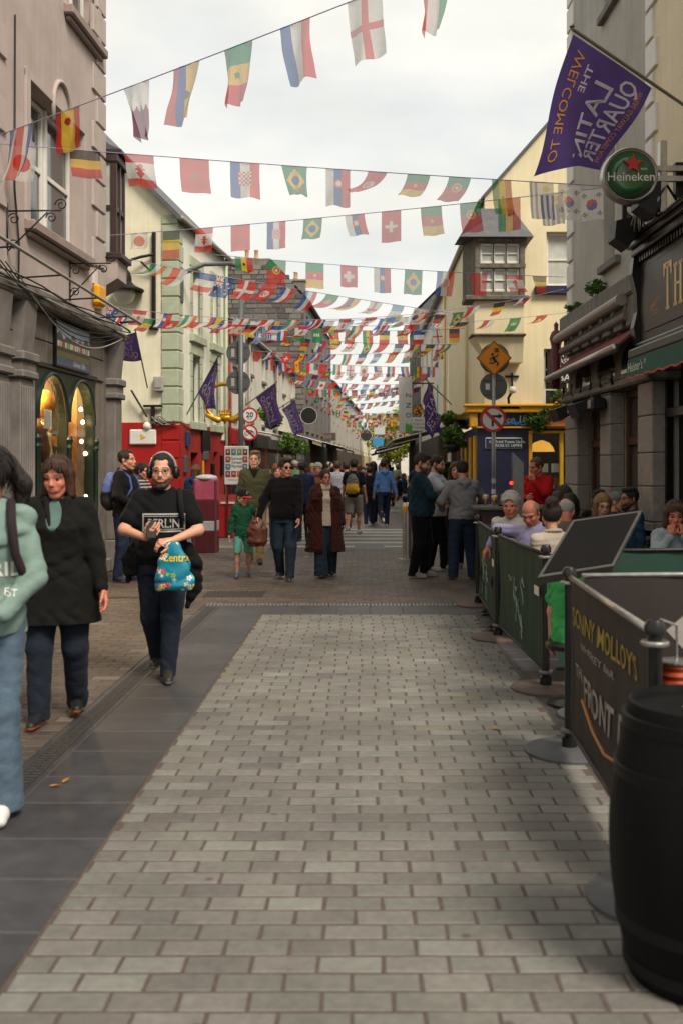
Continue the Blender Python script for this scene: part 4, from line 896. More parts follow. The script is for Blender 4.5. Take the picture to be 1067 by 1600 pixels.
# ---------------------------------------------------------------- right: grey stone pub front
U6 = Vector((-0.032, 1, 0)).normalized(); C6 = Vector((3.6, 17.6, 0)); LR = 4.5
FR = frame(C6, -U6)                       # x towards the camera, y into the wall
R1 = thing('stone_pub', 'grey pub house with granite block piers, brown windows and rolled awning', 'building', C6)
rx = lambda px, py, yo=0.0: onwall(FR, px, py, yo)
m_grey = mat('grey_cement_render', '#a9a69e', 0.85, 0.24, 0.9, 0.3, 70, streak=0.12)
m_granite = mat('granite_block', '#877f77', 0.8, 0.22, 12, 0.6, 90, world=True, objvar=0.08)
m_brown = mat('brown_varnish', '#4a2c1c', 0.35, 0.25, 8, 0.1, 60)
m_ledge = mat('grey_ledge', '#77746d', 0.8, 0.25, 3, 0.3, 60, streak=0.3)
e0 = 4.3
ua, _ = rx(943, 400); ub, _ = rx(966, 400)
uz1 = rx(950, 320)[1]; uz0 = rx(950, 458)[1]
ua2, _ = rx(955, 60); ub2, _ = rx(972, 60)
uh = [(ua, ub, 4.75, 7.0), (ua, ub, 8.6, 10.6)]
t = MB(FR); wall_mb(t, 0, LR, e0, 13, uh, 0, 0.3); t.add([(0,0,0),(0,8,0),(0,8,13),(0,0,13)], [(3,2,1,0)])
t.build('wall', m_grey, R1)
for h in uh: sash(R1, FR, *h, m_white, m_pane_l, y=0.16, fw=0.07, rows=2, sill=0.1, sill_m=m_ledge)
z = e0+0.06; k = 0
while z < 12.8:
    MB(FR).box(-0.03, 0.42 if k % 2 else 0.3, -0.035, 0.06, z, z+0.4, ch=0.012).build('quoin', m_white, R1); z += 0.45; k += 1
MB(FR).box(-0.05, LR, -0.16, 0.0, e0-0.28, e0, ch=0.03).build('ledge', m_ledge, R1)
for k in range(7):
    MB(FR).box(0.1+k*0.62, 0.1+k*0.62+0.42, -0.12, 0.0, e0-0.7, e0-0.282, ch=0.015).build('frieze_block', m_ledge, R1)
t = MB(FR); wall_mb(t, 0, LR, 2.98, e0-0.281, [], 0.0, 0.2); t.build('frieze', mat('pale_stone_frieze', '#8f887e', 0.8, 0.25, 3, 0.3, 60, streak=0.35), R1)
piers = [(0.0, 0.86), (2.3, 2.85), (4.2, 4.8)]
for (x0, x1) in piers:
    z = 0.0
    pr_ = MB(FR).box(x0+0.02, x1-0.02, 0.0, 0.45, 0, 2.78).build('pier_core', m_grey, R1)
    while z < 2.75:
        hh = random.uniform(0.42, 0.52); zt = min(z+hh, 2.78)
        MB(FR).box(x0, x1, -0.07, 0.16, z+0.004, zt-0.004, ch=0.014).build('granite_block', m_granite, pr_); z = zt
MB(FR).box(-0.1, LR+0.4, -0.14, 0.3, 2.785, 2.9, ch=0.03).box(-0.06, LR+0.4, -0.09, 0.3, 2.902, 2.98, ch=0.02).build('string_course', m_lstone, R1)
for (x0, x1) in ((0.86, 2.3), (2.85, 4.2)):
    t = MB(FR); n = 2
    t.box(x0, x1, 0.2, 0.32, 0, 0.6, ch=0.01)
    for k in range(n+1): x = x0+(x1-x0)*k/n; t.box(x-0.05, x+0.05, 0.18, 0.3, 0.6, 2.78, ch=0.012)
    t.box(x0, x1, 0.17, 0.31, 1.98, 2.1, ch=0.015); t.box(x0, x1, 0.181, 0.3, 0.6, 0.72, ch=0.01); t.box(x0, x1, 0.181, 0.3, 2.68, 2.78, ch=0.01)
    wd = t.build('window', m_brown, R1)
    for k in range(n):
        xa = x0+(x1-x0)*k/n; xb = x0+(x1-x0)*(k+1)/n
        for z0, z1 in ((0.7, 1.99), (2.09, 2.7)): MB(FR).quad((xa, 0.25, z0), (xb, 0.25, z0), (xb, 0.25, z1), (xa, 0.25, z1)).build('pane', mat('pub_pane', '#55504b', 0.12, 0.3, 2, spec=0.9), wd)
for k, x in enumerate((0.5, 1.9, 3.2)):
    t = MB(FR); t.add([(x,-0.006,3.0)]+[(x+0.5-0.5*math.cos(math.pi*i/10), -0.006, 3.0+0.12+0.3*math.sin(math.pi*i/10)) for i in range(11)]+[(x+1.0,-0.006,3.0)], [tuple(range(13))]); t.build('fanlight', m_pane, R1)
# rolled awning, gutter pipes
MB(FR).tube([(-0.12,-0.36,3.22),(LR-0.2,-0.4,3.26)], 0.06, 10).build('awning_bar', m_steel, R1, smooth=True)
MB(FR).add([(-0.1,-0.34,3.25),(LR-0.2,-0.38,3.3),(LR-0.2,0,3.62),(-0.1,0,3.55),(-0.1,-0.34,3.21),(LR-0.2,-0.38,3.26),(LR-0.2,0,3.57),(-0.1,0,3.5)], [(0,1,2,3),(7,6,5,4),(0,4,5,1),(1,5,6,2),(0,3,7,4)]).build('awning', mat('maroon_canvas', '#6a3434', 0.85, 0.2, 5, 0.2, 150), R1)
for k, (zz, yy, r_) in enumerate(((3.92, -0.2, 0.085), (3.7, -0.12, 0.065))):
    MB(FR).tube([(-0.08+k*0.05, yy, zz), (LR-0.6, yy, zz+0.05)], r_, 12).build('gutter_pipe', m_gutter if k == 0 else m_ledge, R1, smooth=30)
# heaters/floodlights under the string course
for x in (1.05, 2.35):
    t = MB(FR); t.prism([(-0.5,2.62),(-0.16,2.74),(-0.12,2.6),(-0.42,2.42)], x-0.42, x+0.1, axis='x'); t.box(x-0.1, x, -0.2, 0.0, 2.7, 2.76); t.box(x+0.1, x+0.42, -0.3, -0.1, 2.52, 2.7, ch=0.02)
    ht = t.build('patio_heater', m_blackmetal, R1); MB(FR).box(x-0.05+0.16, x+0.3, -0.305, -0.301, 2.55, 2.67).build('heater_label', m_lead, ht)
# red iron crest at the far corner, small weeds on the ledge
t = MB(FR); prof = [(0.0,4.25),(0.06,4.2),(0.05,4.1),(0.12,4.06),(0.17,3.95),(0.12,3.8),(0.15,3.7),(0.1,3.4),(0.14,3.2),(0.1,3.05)]
t.lathe([(r_*.7, z_) for r_, z_ in prof], 10, (-0.12, -0.2, 0)); t.build('iron_crest', mat('oxblood_paint', '#5e2424', 0.5, 0.2), R1, smooth=True)
for k, (x, s_) in enumerate(((0.75, 0.07), (2.35, 0.12), (1.2, 0.05))):
    wdp = thing('wall_weed', ('small', 'bushy green', 'tiny')[k]+' fern growing from the grey ledge '+('near its far end', 'below the sash window', 'between two other ferns')[k], 'plant', FR @ Vector((x, -0.2, e0-0.02)))
    foliage('foliage', FR @ Vector((x, -0.12, e0+s_*0.5)), (s_*1.2, s_, s_), int(2500*s_), wdp, LEAF, 0.035)
for k in range(6):
    x = 0.3+0.6*k; cable(R1, [FR @ Vector((x+0.05*math.sin(i), -0.15-0.02*i % 0.05, 2.95+0.1*math.sin(i*1.2+k))) for i in range(8)], 0.01)

# ---------------------------------------------------------------- right: cream house with the black pub front
FP = frame(FR @ Vector((LR, 0, 0)), -U6); LP = 6.0
R0 = thing('black_pub', 'cream house over a black painted pub front with gold lettering', 'building', FP @ Vector((0,0,0)))
m_cream3 = mat('cream_plaster', '#d9cdb0', 0.8, 0.12, 1.0, 0.2, 110, streak=0.04)
t = MB(FP); wall_mb(t, 0, LP, 4.6, 13, [], -0.02, 0.3); t.box(0, LP, 0.3, 0.5, 0, 4.62); t.build('wall', m_cream3, R0)
z = 4.7; k = 0
while z < 12.8:
    MB(FP).box(-0.02, 0.4 if k % 2 else 0.26, -0.06, 0.0, z, z+0.38, ch=0.012).build('quoin', m_white, R0); z += 0.42; k += 1
FPQ = FP @ Matrix.Diagonal((1, 0.45, 1, 1))
pub = MB(FPQ); pub.box(0.05, LP, -0.32, 0.0, 3.28, 4.42); pub.box(-0.02, LP, -0.55, 0.0, 4.42, 4.52, ch=0.02); pub.box(-0.06, LP, -0.66, 0.0, 4.522, 4.6, ch=0.02); pub.box(-0.1, LP, -0.72, 0, 4.602, 4.66, ch=0.02)
pub.box(0.0, LP, -0.46, 0.0, 3.2, 3.278, ch=0.02)
for k in range(50): pub.box(0.05+k*0.1, 0.1+k*0.1, -0.42, -0.321, 4.33, 4.415)
pub.prism([(0,4.42),(-0.5,4.42),(-0.55,4.2),(-0.42,3.95),(-0.4,3.7),(-0.5,3.5),(-0.42,3.28),(0,3.28)], -0.12, 0.04, axis='x')
pub.build('pub_fascia', m_black, R0)
m_goldlet = mat('gold_letter', '#cdb27a', 0.4, 0.12, 12)
tb = MB(FPQ).box(0.25, LP, -0.345, -0.321, 3.4, 4.25, ch=0.01).build('sign_board', mat('sign_brown', '#2a211d', 0.35, 0.15, 4), R0)
def serif(ch, x, z0, h, w_, y):
    """tall slab-serif capitals from strokes"""
    t = MB(FPQ); s_ = w_*0.2
    def bar(x0, x1, a, b): t.box(x0, x1, y-0.012, y, a, b)
    def vert(xc): bar(xc-s_/2, xc+s_/2, z0, z0+h); bar(xc-s_*1.0, xc+s_*1.0, z0-0.001, z0+0.035); bar(xc-s_*1.0, xc+s_*1.0, z0+h-0.035, z0+h+0.001)
    if ch == 'T': vert(x+w_/2); bar(x, x+w_, z0+h-0.05, z0+h+0.02); bar(x, x+0.04, z0+h-0.14, z0+h-0.05); bar(x+w_-0.04, x+w_, z0+h-0.14, z0+h-0.05)
    if ch == 'H': vert(x+s_); vert(x+w_-s_); bar(x+s_, x+w_-s_, z0+h*0.48, z0+h*0.54)
    if ch == 'E':
        vert(x+s_); bar(x+s_, x+w_, z0, z0+0.04); bar(x+s_, x+w_*0.8, z0+h*0.48, z0+h*0.54); bar(x+s_, x+w_, z0+h-0.04, z0+h)
        bar(x+w_-0.03, x+w_, z0, z0+0.13); bar(x+w_-0.03, x+w_, z0+h-0.13, z0+h)
    return t.build('lettering', m_goldlet, tb)
for k, ch in enumerate('THE'): serif(ch, 1.02+k*0.36, 3.56, 0.5 if k else 0.55, 0.29, -0.346)
letters('lettering', 'JAMESON', 0.1, FPQ @ Matrix.Translation((0.7, -0.348, 3.68)) @ Matrix.Rotation(-0.25, 4, 'Y'), mat('copper_letter', '#a8743a', 0.4), tb, bold=0.01)
MB(FPQ).box(0.58, 0.82, -0.35, -0.346, 3.62, 3.63).box(0.6, 0.8, -0.35, -0.346, 3.58, 3.59).build('rule', mat('copper_letter'), tb)
# green awning with red trim
m_awn = mat('green_canvas', '#1f4a3c', 0.8, 0.2, 6, 0.25, 150)
t = MB(FPQ); t.box(0.15, LP, -0.75, -0.47, 3.06, 3.18, ch=0.02); t.build('awning_box', m_dkgreen, R0)
V2 = []
t = MB(FPQ); n = 40
top = [(0.2+k*(LP-0.2)/n, -0.78, 3.05) for k in range(n+1)]; bot = [(0.2+k*(LP-0.2)/n, -0.84+0.012*math.sin(k*1.9), 2.80+0.015*math.sin(k*2.3)) for k in range(n+1)]
t.add(top+bot, [(k, n+1+k, n+2+k, k+1) for k in range(n)])
va = t.build('awning_valance', m_awn, R0, smooth=True)
MB(FPQ).tube([(p[0], p[1], p[2]) for p in bot], 0.012, 5).build('valance_trim', mat('red_trim', '#a8322c', 0.6), va)
letters('lettering', 'Heister\'s *', 0.17, FPQ @ Matrix.Translation((0.62, -0.825, 2.88)), m_white, va, shear=0.15)
# doorway: dark pub entrance under the awning with a granite pier
for (x0, x1) in ((1.9, 2.5), (4.2, 4.8)): MB(FP).box(x0, x1, -0.05, 0.25, 0, 3.2, ch=0.015).build('pub_pier', m_granite, R0)
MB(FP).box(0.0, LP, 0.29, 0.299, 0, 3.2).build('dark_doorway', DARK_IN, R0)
for (x0, x1) in ((0.3, 1.8), (2.6, 4.1)):
    t = MB(FP)
    for k in range(3): t.box(x0+(x1-x0)*k/2-0.04, x0+(x1-x0)*k/2+0.04, 0.1, 0.2, 0, 3.2, ch=0.01)
    t.box(x0, x1, 0.1, 0.2, 2.3, 2.42, ch=0.01); t.box(x0, x1, 0.101, 0.2, 0, 0.9)
    t.build('door_frame', m_black, R0)
# floodlights on arms above the fascia
for k, (px, py, ln_) in enumerate(((985, 372, 0.42), (1045, 318, 0.42))):
    x, z = rx(px+30, py)
    x = 0.35+k*1.0; z = 4.9+k*0.15
    t = MB(FP @ Matrix.Diagonal((1, 0.7, 1, 1))); t.box(x-0.03, x+0.03, -ln_-0.25, -0.1, z+0.1, z+0.16, ch=0.01); t.box(x-0.02, x+0.02, -ln_-0.25, -ln_-0.17, z-0.12, z+0.1)
    t.prism([(-ln_-0.42, z-0.12), (-ln_-0.1, z-0.06), (-ln_-0.02, z-0.26), (-ln_-0.2, z-0.46), (-ln_-0.45, z-0.34)], x-0.16, x+0.16, axis='x')
    t.box(x-0.05, x+0.05, -0.2, -0.0, z-0.2, z+0.2); t.tube([(x, -0.5, z+0.13), (x, -0.15, z-0.25)], 0.018, 6)
    t.build('floodlight', m_blackmetal, R0)
for k in range(8): cable(R0, [FP @ Vector((0.1+0.12*i+0.03*k, -0.35-0.05*math.sin(i+k), 4.78+0.16*math.sin(i*0.9+k*0.7))) for i in range(12)], 0.011, m_cableblk if k % 2 else m_lead)
# round projecting beer sign
hc_ = P(982, 276, 11.6); HS = thing('beer_sign', 'round glossy green beer sign with red star projecting from the cream wall', 'sign', hc_)
MH = Matrix.Translation(hc_)
MB(MH).lathe([(0.0,-0.07),(0.29,-0.07),(0.305,-0.085),(0.32,-0.07),(0.325,0.0),(0.32,0.07),(0.305,0.085),(0.29,0.07),(0.0,0.07)], 48, axis='y').build('rim', m_steel, HS, smooth=40)
MB(MH).lathe([(0.0,-0.085),(0.15,-0.082),(0.285,-0.073)], 48, axis='y').build('face', mat('green_enamel', '#1f5a2c', 0.18, 0.3, 2.2, coat=0.5), HS, smooth=True)
st = MB(MH); pts = [((0.125 if i % 2 == 0 else 0.05)*math.sin(i*math.pi/5), (0.125 if i % 2 == 0 else 0.05)*math.cos(i*math.pi/5)) for i in range(10)]
st.prism([(x+0.02, z+0.12) for x, z in pts], -0.105, -0.086); st.build('star', mat('red_enamel', '#b3231f', 0.3), HS)
letters('lettering', 'Heineken', 0.145, MH @ Matrix.Translation((0, -0.092, -0.075)), m_white, HS, bold=0.008)
letters('lettering', 'BEER', 0.035, MH @ Matrix.Translation((0.15, -0.09, 0.05)), m_white, HS)
Mb = MH; MB(Mb).box(0.3, 0.86, -0.03, 0.03, -0.06, 0.0).box(0.3, 0.86, -0.03, 0.03, 0.06, 0.12).box(0.36, 0.44, -0.02, 0.1, -0.42, 0.42, ch=0.01).build('bracket', m_steel, HS)
# ================================================================ flags and bunting
RD, GN, YL, BL, WH, BK = [np.array(C(c)) for c in ('#d63a30', '#2a9458', '#ecc236', '#3459a8', '#e6e4de', '#242120')]
LB, MR, OR = [np.array(C(c)) for c in ('#6fa8d8', '#7a1c44', '#d8722a')]
def _stripes(t, cols, edges=None):
    n = len(cols); e = edges or [(i+1)/n for i in range(n)]
    out = np.zeros(t.shape+(3,))
    prev = -1
    for c, q in zip(cols, e): out[(t > prev) & (t <= q+1e-9)] = c; prev = q
    return out
def _disc(im, u, v, cu, cv, r, col, asp): im[(u-cu)**2+((v-cv)*asp)**2 < r*r] = col
def _star(im, u, v, cu, cv, r, col, asp, n=5):
    x, y = u-cu, (v-cv)*asp; a = np.arctan2(x, -y); q = np.abs(((a*n/(2*np.pi)+0.5) % 1)-0.5)*2*np.pi/n
    rad = np.hypot(x, y); im[rad*np.cos(q)+rad*np.sin(q)*1.35*0.72 < r*0.62] = col if r > 0 else col
def design(name, u, v, asp=1.4):
    """printed cloth colours; u to the right, v down, asp = height/width"""
    H = lambda *c: _stripes(v, c); VT = lambda *c: _stripes(u, c)
    if name == 'japan': im = H(WH); _disc(im, u, v, .5, .5, .3, RD, asp)
    elif name == 'spain': im = _stripes(u, [RD, YL, RD], [.25, .75, 1]); _disc(im, u, v, .5, .28, .12, RD*.6, asp)
    elif name == 'belgium': im = H(BK, YL, RD)
    elif name == 'qatar': im = H(WH); im[v > .4+.12*np.abs(((u*5) % 1)-.5)*2] = MR
    elif name == 'ecuador': im = _stripes(u, [RD, BL, YL], [.25, .5, 1]); _disc(im, u, v, .5, .5, .14, BK*2+BL*.4, asp)
    elif name == 'senegal': im = H(GN, YL, RD); _star(im, u, v, .5, .5, .17, GN, asp)
    elif name == 'netherlands': im = VT(BL, WH, RD)
    elif name == 'england': im = H(WH); im[(np.abs(u-.5) < .1)] = RD; im[np.abs(v-.5)*asp < .1] = RD
    elif name == 'iran': im = VT(RD, WH, GN); _disc(im, u, v, .5, .4, .12, RD, asp); _disc(im, u, v, .5, .4, .07, WH, asp)
    elif name == 'canada':
        im = _stripes(v, [RD, WH, RD], [.26, .74, 1]); x, y = np.abs(u-.5), (v-.5)*asp
        im[(x+np.abs(y)*.6 < .2) & (np.abs(y) < .24) & ~((x > .07) & (np.sin(y*42) > .3))] = RD
        im[(x < .02) & (y > 0) & (y < .3)] = RD
    elif name == 'morocco': im = H(RD); _star(im, u, v, .5, .5, .26, RD*.35+GN*.6, asp); _star(im, u, v, .5, .5, .15, RD, asp)
    elif name == 'croatia':
        im = VT(BL, WH, RD); m = (np.abs(u-.5) < .22) & (np.abs(v-.45)*asp < .24)
        im[m] = np.where((((u[m]*14).astype(int)+(v[m]*14*asp).astype(int)) % 2 == 0)[:, None], RD, WH)
    elif name == 'brazil': im = H(GN); im[np.abs(u-.5)/.42+np.abs(v-.5)/.42 < 1] = YL; _disc(im, u, v, .5, .5, .19, BL, asp)
    elif name == 'serbia': im = VT(WH, BL, RD); _disc(im, u, v, .52, .4, .2, RD, asp); _disc(im, u, v, .52, .4, .12, WH, asp)
    elif name == 'swiss': im = H(RD); im[(np.abs(u-.5) < .1) & (np.abs(v-.5)*asp < .3)] = WH; im[(np.abs(u-.5) < .3) & (np.abs(v-.5)*asp < .1)] = WH
    elif name == 'cameroon': im = H(GN, RD, YL); _star(im, u, v, .5, .5, .17, YL, asp)
    elif name == 'portugal': im = _stripes(v, [GN, RD], [.4, 1]); _disc(im, u, v, .5, .4, .22, YL, asp); _disc(im, u, v, .5, .4, .15, RD, asp); _disc(im, u, v, .5, .4, .08, WH, asp)
    elif name == 'ghana': im = VT(GN, YL, RD); _star(im, u, v, .5, .5, .15, BK, asp)
    elif name == 'uruguay': im = _stripes(u, [WH if i % 2 else BL for i in range(9)]); m = (u > .4) & (v < .35); im[m] = WH; _disc(im, u, v, .7, .17, .14, YL, asp); _star(im, u, v, .7, .17, .2, YL*.8, asp, 8)
    elif name == 'korea':
        im = H(WH); x, y = u-.5, (v-.5)*asp; r = np.hypot(x, y); m = r < .24
        up = (x*.5-y*.86 > 0); s1 = np.hypot(x+.06*1.7, y+.06) < .12; s2 = np.hypot(x-.06*1.7, y-.06) < .12
        im[m & up] = RD; im[m & ~up] = BL; im[m & s1] = RD; im[m & s2] = BL
        for sx in (-1, 1):
            for sy in (-1, 1):
                a, b = x-sx*.33, y-sy*.42; p = (a*.6+b*.8*sx*sy); q = (-a*.8*sx*sy+b*.6)
                im[(np.abs(q) < .1) & (np.abs(p) < .1) & (np.sin(p*75) > -.2)] = BK
    elif name == 'france': im = H(BL, WH, RD)
    elif name == 'poland': im = VT(RD, WH)
    elif name == 'australia':
        im = H(BL*.8)
        for a, b, r in ((.75, .3, .1), (.85, .5, .08), (.7, .6, .08), (.78, .8, .1), (.25, .75, .14)): _star(im, u, v, a, b, r, WH, asp, 7)
        m = (u < .5) & (v < .5); a, b = u*2-.5, v*2-.5; im[m & ((np.abs(a) < .16) | (np.abs(b) < .16) | (np.abs(np.abs(a)-np.abs(b)) < .12))] = WH; im[m & ((np.abs(a) < .09) | (np.abs(b) < .09))] = RD
    elif name == 'denmark': im = H(RD); im[(np.abs(u-.42) < .08)] = WH; im[np.abs(v-.5)*asp < .08] = WH
    elif name == 'tunisia': im = H(RD); _disc(im, u, v, .5, .5, .26, WH, asp); _disc(im, u, v, .5, .5, .18, RD, asp); _disc(im, u, v, .55, .5, .14, WH, asp); _star(im, u, v, .55, .5, .12, RD, asp)
    elif name == 'costa': im = _stripes(u, [BL, WH, RD, WH, BL], [.17, .33, .67, .83, 1])
    elif name == 'usa': im = _stripes(v, [RD if i % 2 == 0 else WH for i in range(13)]); im[(u < .45) & (v < .5)] = BL
    elif name == 'germany': im = H(BK, RD, YL)
    elif name == 'argentina': im = H(LB, WH, LB); _disc(im, u, v, .5, .5, .1, YL, asp)
    elif name == 'saudi': im = H(GN); im[(np.abs(v-.45) < .1) & (np.abs(u-.5) < .3) & (np.sin(u*60) > -.4)] = WH
    elif name == 'mexico': im = VT(GN, WH, RD); _disc(im, u, v, .5, .5, .1, BK+GN*.5, asp)
    elif name == 'wales': im = H(WH, GN); _disc(im, u, v, .5, .5, .22, RD, asp)
    elif name == 'ireland': im = VT(GN, WH, OR)
    elif name == 'greece': im = _stripes(v, [BL if i % 2 == 0 else WH for i in range(9)])
    else: im = H(WH)
    return im
DES = ['japan', 'spain', 'belgium', 'qatar', 'ecuador', 'senegal', 'netherlands', 'england', 'iran', 'canada', 'morocco', 'croatia', 'brazil', 'serbia', 'swiss', 'cameroon', 'portugal',
       'ghana', 'uruguay', 'korea', 'france', 'poland', 'australia', 'denmark', 'tunisia', 'costa', 'usa', 'germany', 'argentina', 'saudi', 'mexico', 'wales', 'ireland']
m_flag = mat('thin_polyester', attr=True, rough=0.7, var=0.08, vs=14, trans=0.62, spec=0.2, bump=0.12, bs=260, sheer=0.3)
m_flag2 = mat('far_polyester', attr=True, rough=0.7, var=0.08, vs=14, trans=0.6, spec=0.2, sheer=0.14)
def flag_geo(name, w, h, nu, nv, swing=0.0, lift=0.0, pinch=0.0, wave=0.03, ph=0.0, curl=0.0, slope=0.0):
    """cloth hung by its top edge at the origin: swing = blown along the string, lift = blown across, pinch = gathered below"""
    U, Vv = np.meshgrid(np.linspace(0, 1, nu+1), np.linspace(0, 1, nv+1), indexing='ij')
    x0 = (U-0.5)*w; pz = 1-pinch*Vv**0.8; x = x0*pz; t = Vv
    a = swing*(0.35+0.65*t); b = lift*(0.3+0.7*t)
    y = wave*(0.25+t)*np.sin(2*np.pi*(U*1.15+0.35*t)+ph)*min(1, 1+pinch)+pinch*0.09*t*np.sin(2*np.pi*U*2.0+ph*1.7)+0.012*np.sin(9*t+ph*2)*t
    z = -t*h*np.cos(a)*np.cos(b); x = x+t*h*np.sin(a); y = y+t*h*np.sin(b)
    if curl:
        f = np.clip(t*1.0+U*0.6-0.9, 0, 1)*curl; y = y+f*h*0.5; z = z+f*h*0.35
    z = z+x0*slope
    V = np.stack([x, y, z], -1).reshape(-1, 3)
    I = np.arange((nu+1)*(nv+1)).reshape(nu+1, nv+1)
    F = np.stack([I[:-1, :-1], I[1:, :-1], I[1:, 1:], I[:-1, 1:]], -1).reshape(-1, 4)
    uc, vc = np.meshgrid((np.arange(nu)+0.5)/nu, (np.arange(nv)+0.5)/nv, indexing='ij')
    return V, F, design(name, uc, vc, h/w).reshape(-1, 3)
def cordpts(A, B, sag, n=24): return [A.lerp(B, i/n)-Vector((0, 0, 4*sag*(i/n)*(1-i/n))) for i in range(n+1)]
m_cord = mat('bunting_cord', '#8d86a0', 0.7, 0.1)
def bunting(label, A, B, sag, flags, w=0.32, h=0.46, res=(20, 28), joined=False, r=0.006, fm=None):
    """string of flags: flags = list of (t along, design, params)"""
    A, B = Vector(A), Vector(B); o = thing('bunting_string', label, 'bunting', A, group='flag bunting strung across the street')
    pts = cordpts(A, B, sag); MB().tube(pts, r, 5).build('cord', m_cord, o)
    dx = (B-A); ang = math.atan2(dx.y, dx.x); V = []; F = []; K = []; nb = 0
    for (t, name, kw) in flags:
        p = A.lerp(B, t)-Vector((0, 0, 4*sag*t*(1-t))); sl = (B.z-A.z-4*sag*(1-2*t))/math.hypot(dx.x, dx.y)
        kw = dict(kw); w_ = kw.pop('w', w); h_ = kw.pop('h', h)
        v, f, k = flag_geo(name, w_, h_, *res, slope=sl, **kw)
        if joined:
            c_, s_ = math.cos(ang), math.sin(ang); v = np.stack([v[:, 0]*c_-v[:, 1]*s_, v[:, 0]*s_+v[:, 1]*c_, v[:, 2]], 1)+np.array(p-A)
            V.append(v); F.append(f+nb); K.append(k); nb += len(v)
        else:
            fo = link('flag', np_mesh('flag', v, f, fm or m_flag, k, smooth=True, dom='FACE'), o, p-A); fo.rotation_euler = (0, 0, ang)
    if joined and V:
        fo = link('flag_row', np_mesh('flag_row', np.vstack(V), np.vstack(F), fm or m_flag, np.vstack(K), smooth=True, dom='FACE'), o); fo['kind'] = 'stuff'
    return o
def px_string(label, A, B, sag_px, items, **kw):
    """A,B = (px,py,d) of the ends; items = (px of the flag's middle, design, params)"""
    a, b = P(*A), P(*B)
    def tt(px):        # parameter where the straight string crosses column px
        k = (px-VX)/FPX; return (k*a.y-a.x)/((b.x-a.x)-k*(b.y-a.y))
    dm = (A[2]+B[2])/2
    return bunting(label, a, b, sag_px*dm/FPX, [(tt(q[0]), q[1], q[2]) for q in items], **kw)
W1 = dict(w=0.34, h=0.6)
px_string('nearest flag string rising steeply across the sky from the mauve house', (-30, 222, 11.6), (760, -82, 9.0), 4, [
    (33, 'costa', dict(swing=-0.25, pinch=0.1, ph=1)), (106, 'spain', dict(swing=0.08, ph=2, wave=0.02, h=0.46)), (213, 'qatar', dict(pinch=0.62, ph=0.5, swing=0.15, wave=0.05)),
    (292, 'ecuador', dict(pinch=0.2, ph=2.5, swing=-0.16, wave=0.06)), (372, 'senegal', dict(pinch=0.35, ph=1.2, swing=-0.03, wave=0.05)), (462, 'netherlands', dict(pinch=0.22, ph=4, swing=0.14, wave=0.05)),
    (569, 'england', dict(pinch=0.05, ph=0.3, swing=0.1, wave=0.03, w=0.36, h=0.62)), (680, 'iran', dict(pinch=0.5, ph=1.0, swing=-0.06, wave=0.06))], res=(40, 56), **W1)
g = dict(wave=0.02)
px_string('flag string from the mauve house window to the round beer sign', (-20, 223, 12.2), (960, 292, 12.4), 3, [
    (35, 'japan', dict(swing=-0.05, ph=1)), (133, 'belgium', dict(swing=0.12, ph=2, w=0.37, h=0.34, wave=0.02)), (218, 'canada', dict(swing=0.12, ph=0, w=0.35, h=0.4, wave=0.03)), (304, 'morocco', dict(swing=0.07, ph=3, w=0.36, h=0.42, wave=0.015)),
    (383, 'croatia', dict(swing=0.02, ph=4, wave=0.04, h=0.44, w=0.36)), (460, 'brazil', dict(swing=0.15, ph=5, pinch=0.3, w=0.32, h=0.36)), (528, 'serbia', dict(swing=0.0, ph=0, w=0.3, h=0.46, wave=0.04)), (590, 'tunisia', dict(swing=-0.95, lift=0.5, ph=2, w=0.24, h=0.38, pinch=0.3)),
    (654, 'cameroon', dict(swing=-0.45, ph=1, w=0.28, h=0.3)), (718, 'portugal', dict(swing=-0.5, ph=2, w=0.27, h=0.34)), (783, 'ghana', dict(swing=0.1, ph=1, w=0.24, h=0.44)), (845, 'uruguay', dict(swing=0.06, ph=4, w=0.3, h=0.46, wave=0.02)), (889, 'korea', dict(swing=-0.04, ph=2, w=0.28, h=0.44))],
    res=(36, 44), w=0.34, h=0.44)
px_string('flag string running just below the one to the beer sign, over the lantern', (172, 368, 15.5), (985, 288, 15.2), 5, [
    (218, 'japan', dict(ph=1, w=0.27, h=0.25)), (268, 'belgium', dict(ph=2, w=0.27, h=0.44, wave=0.01)), (320, 'canada', dict(ph=3, swing=-0.05, w=0.27, h=0.37)), (376, 'morocco', dict(ph=0, w=0.3, h=0.4, wave=0.01)),
    (432, 'croatia', dict(ph=2, w=0.29, h=0.42, wave=0.02)), (489, 'brazil', dict(ph=1, swing=-0.1, w=0.29, h=0.32)), (554, 'serbia', dict(ph=4, swing=0.22, w=0.3, h=0.33)), (611, 'swiss', dict(ph=3, w=0.3, h=0.48, wave=0.015)),
    (673, 'cameroon', dict(ph=2, swing=0.1, w=0.32, h=0.44)), (734, 'portugal', dict(ph=1, swing=0.1, w=0.32, h=0.46)), (795, 'ghana', dict(ph=2, w=0.34, h=0.5)), (861, 'uruguay', dict(ph=3, swing=0.08, w=0.34, h=0.48)), (923, 'korea', dict(ph=4, swing=0.05, w=0.34, h=0.48, wave=0.015))], res=(32, 40))
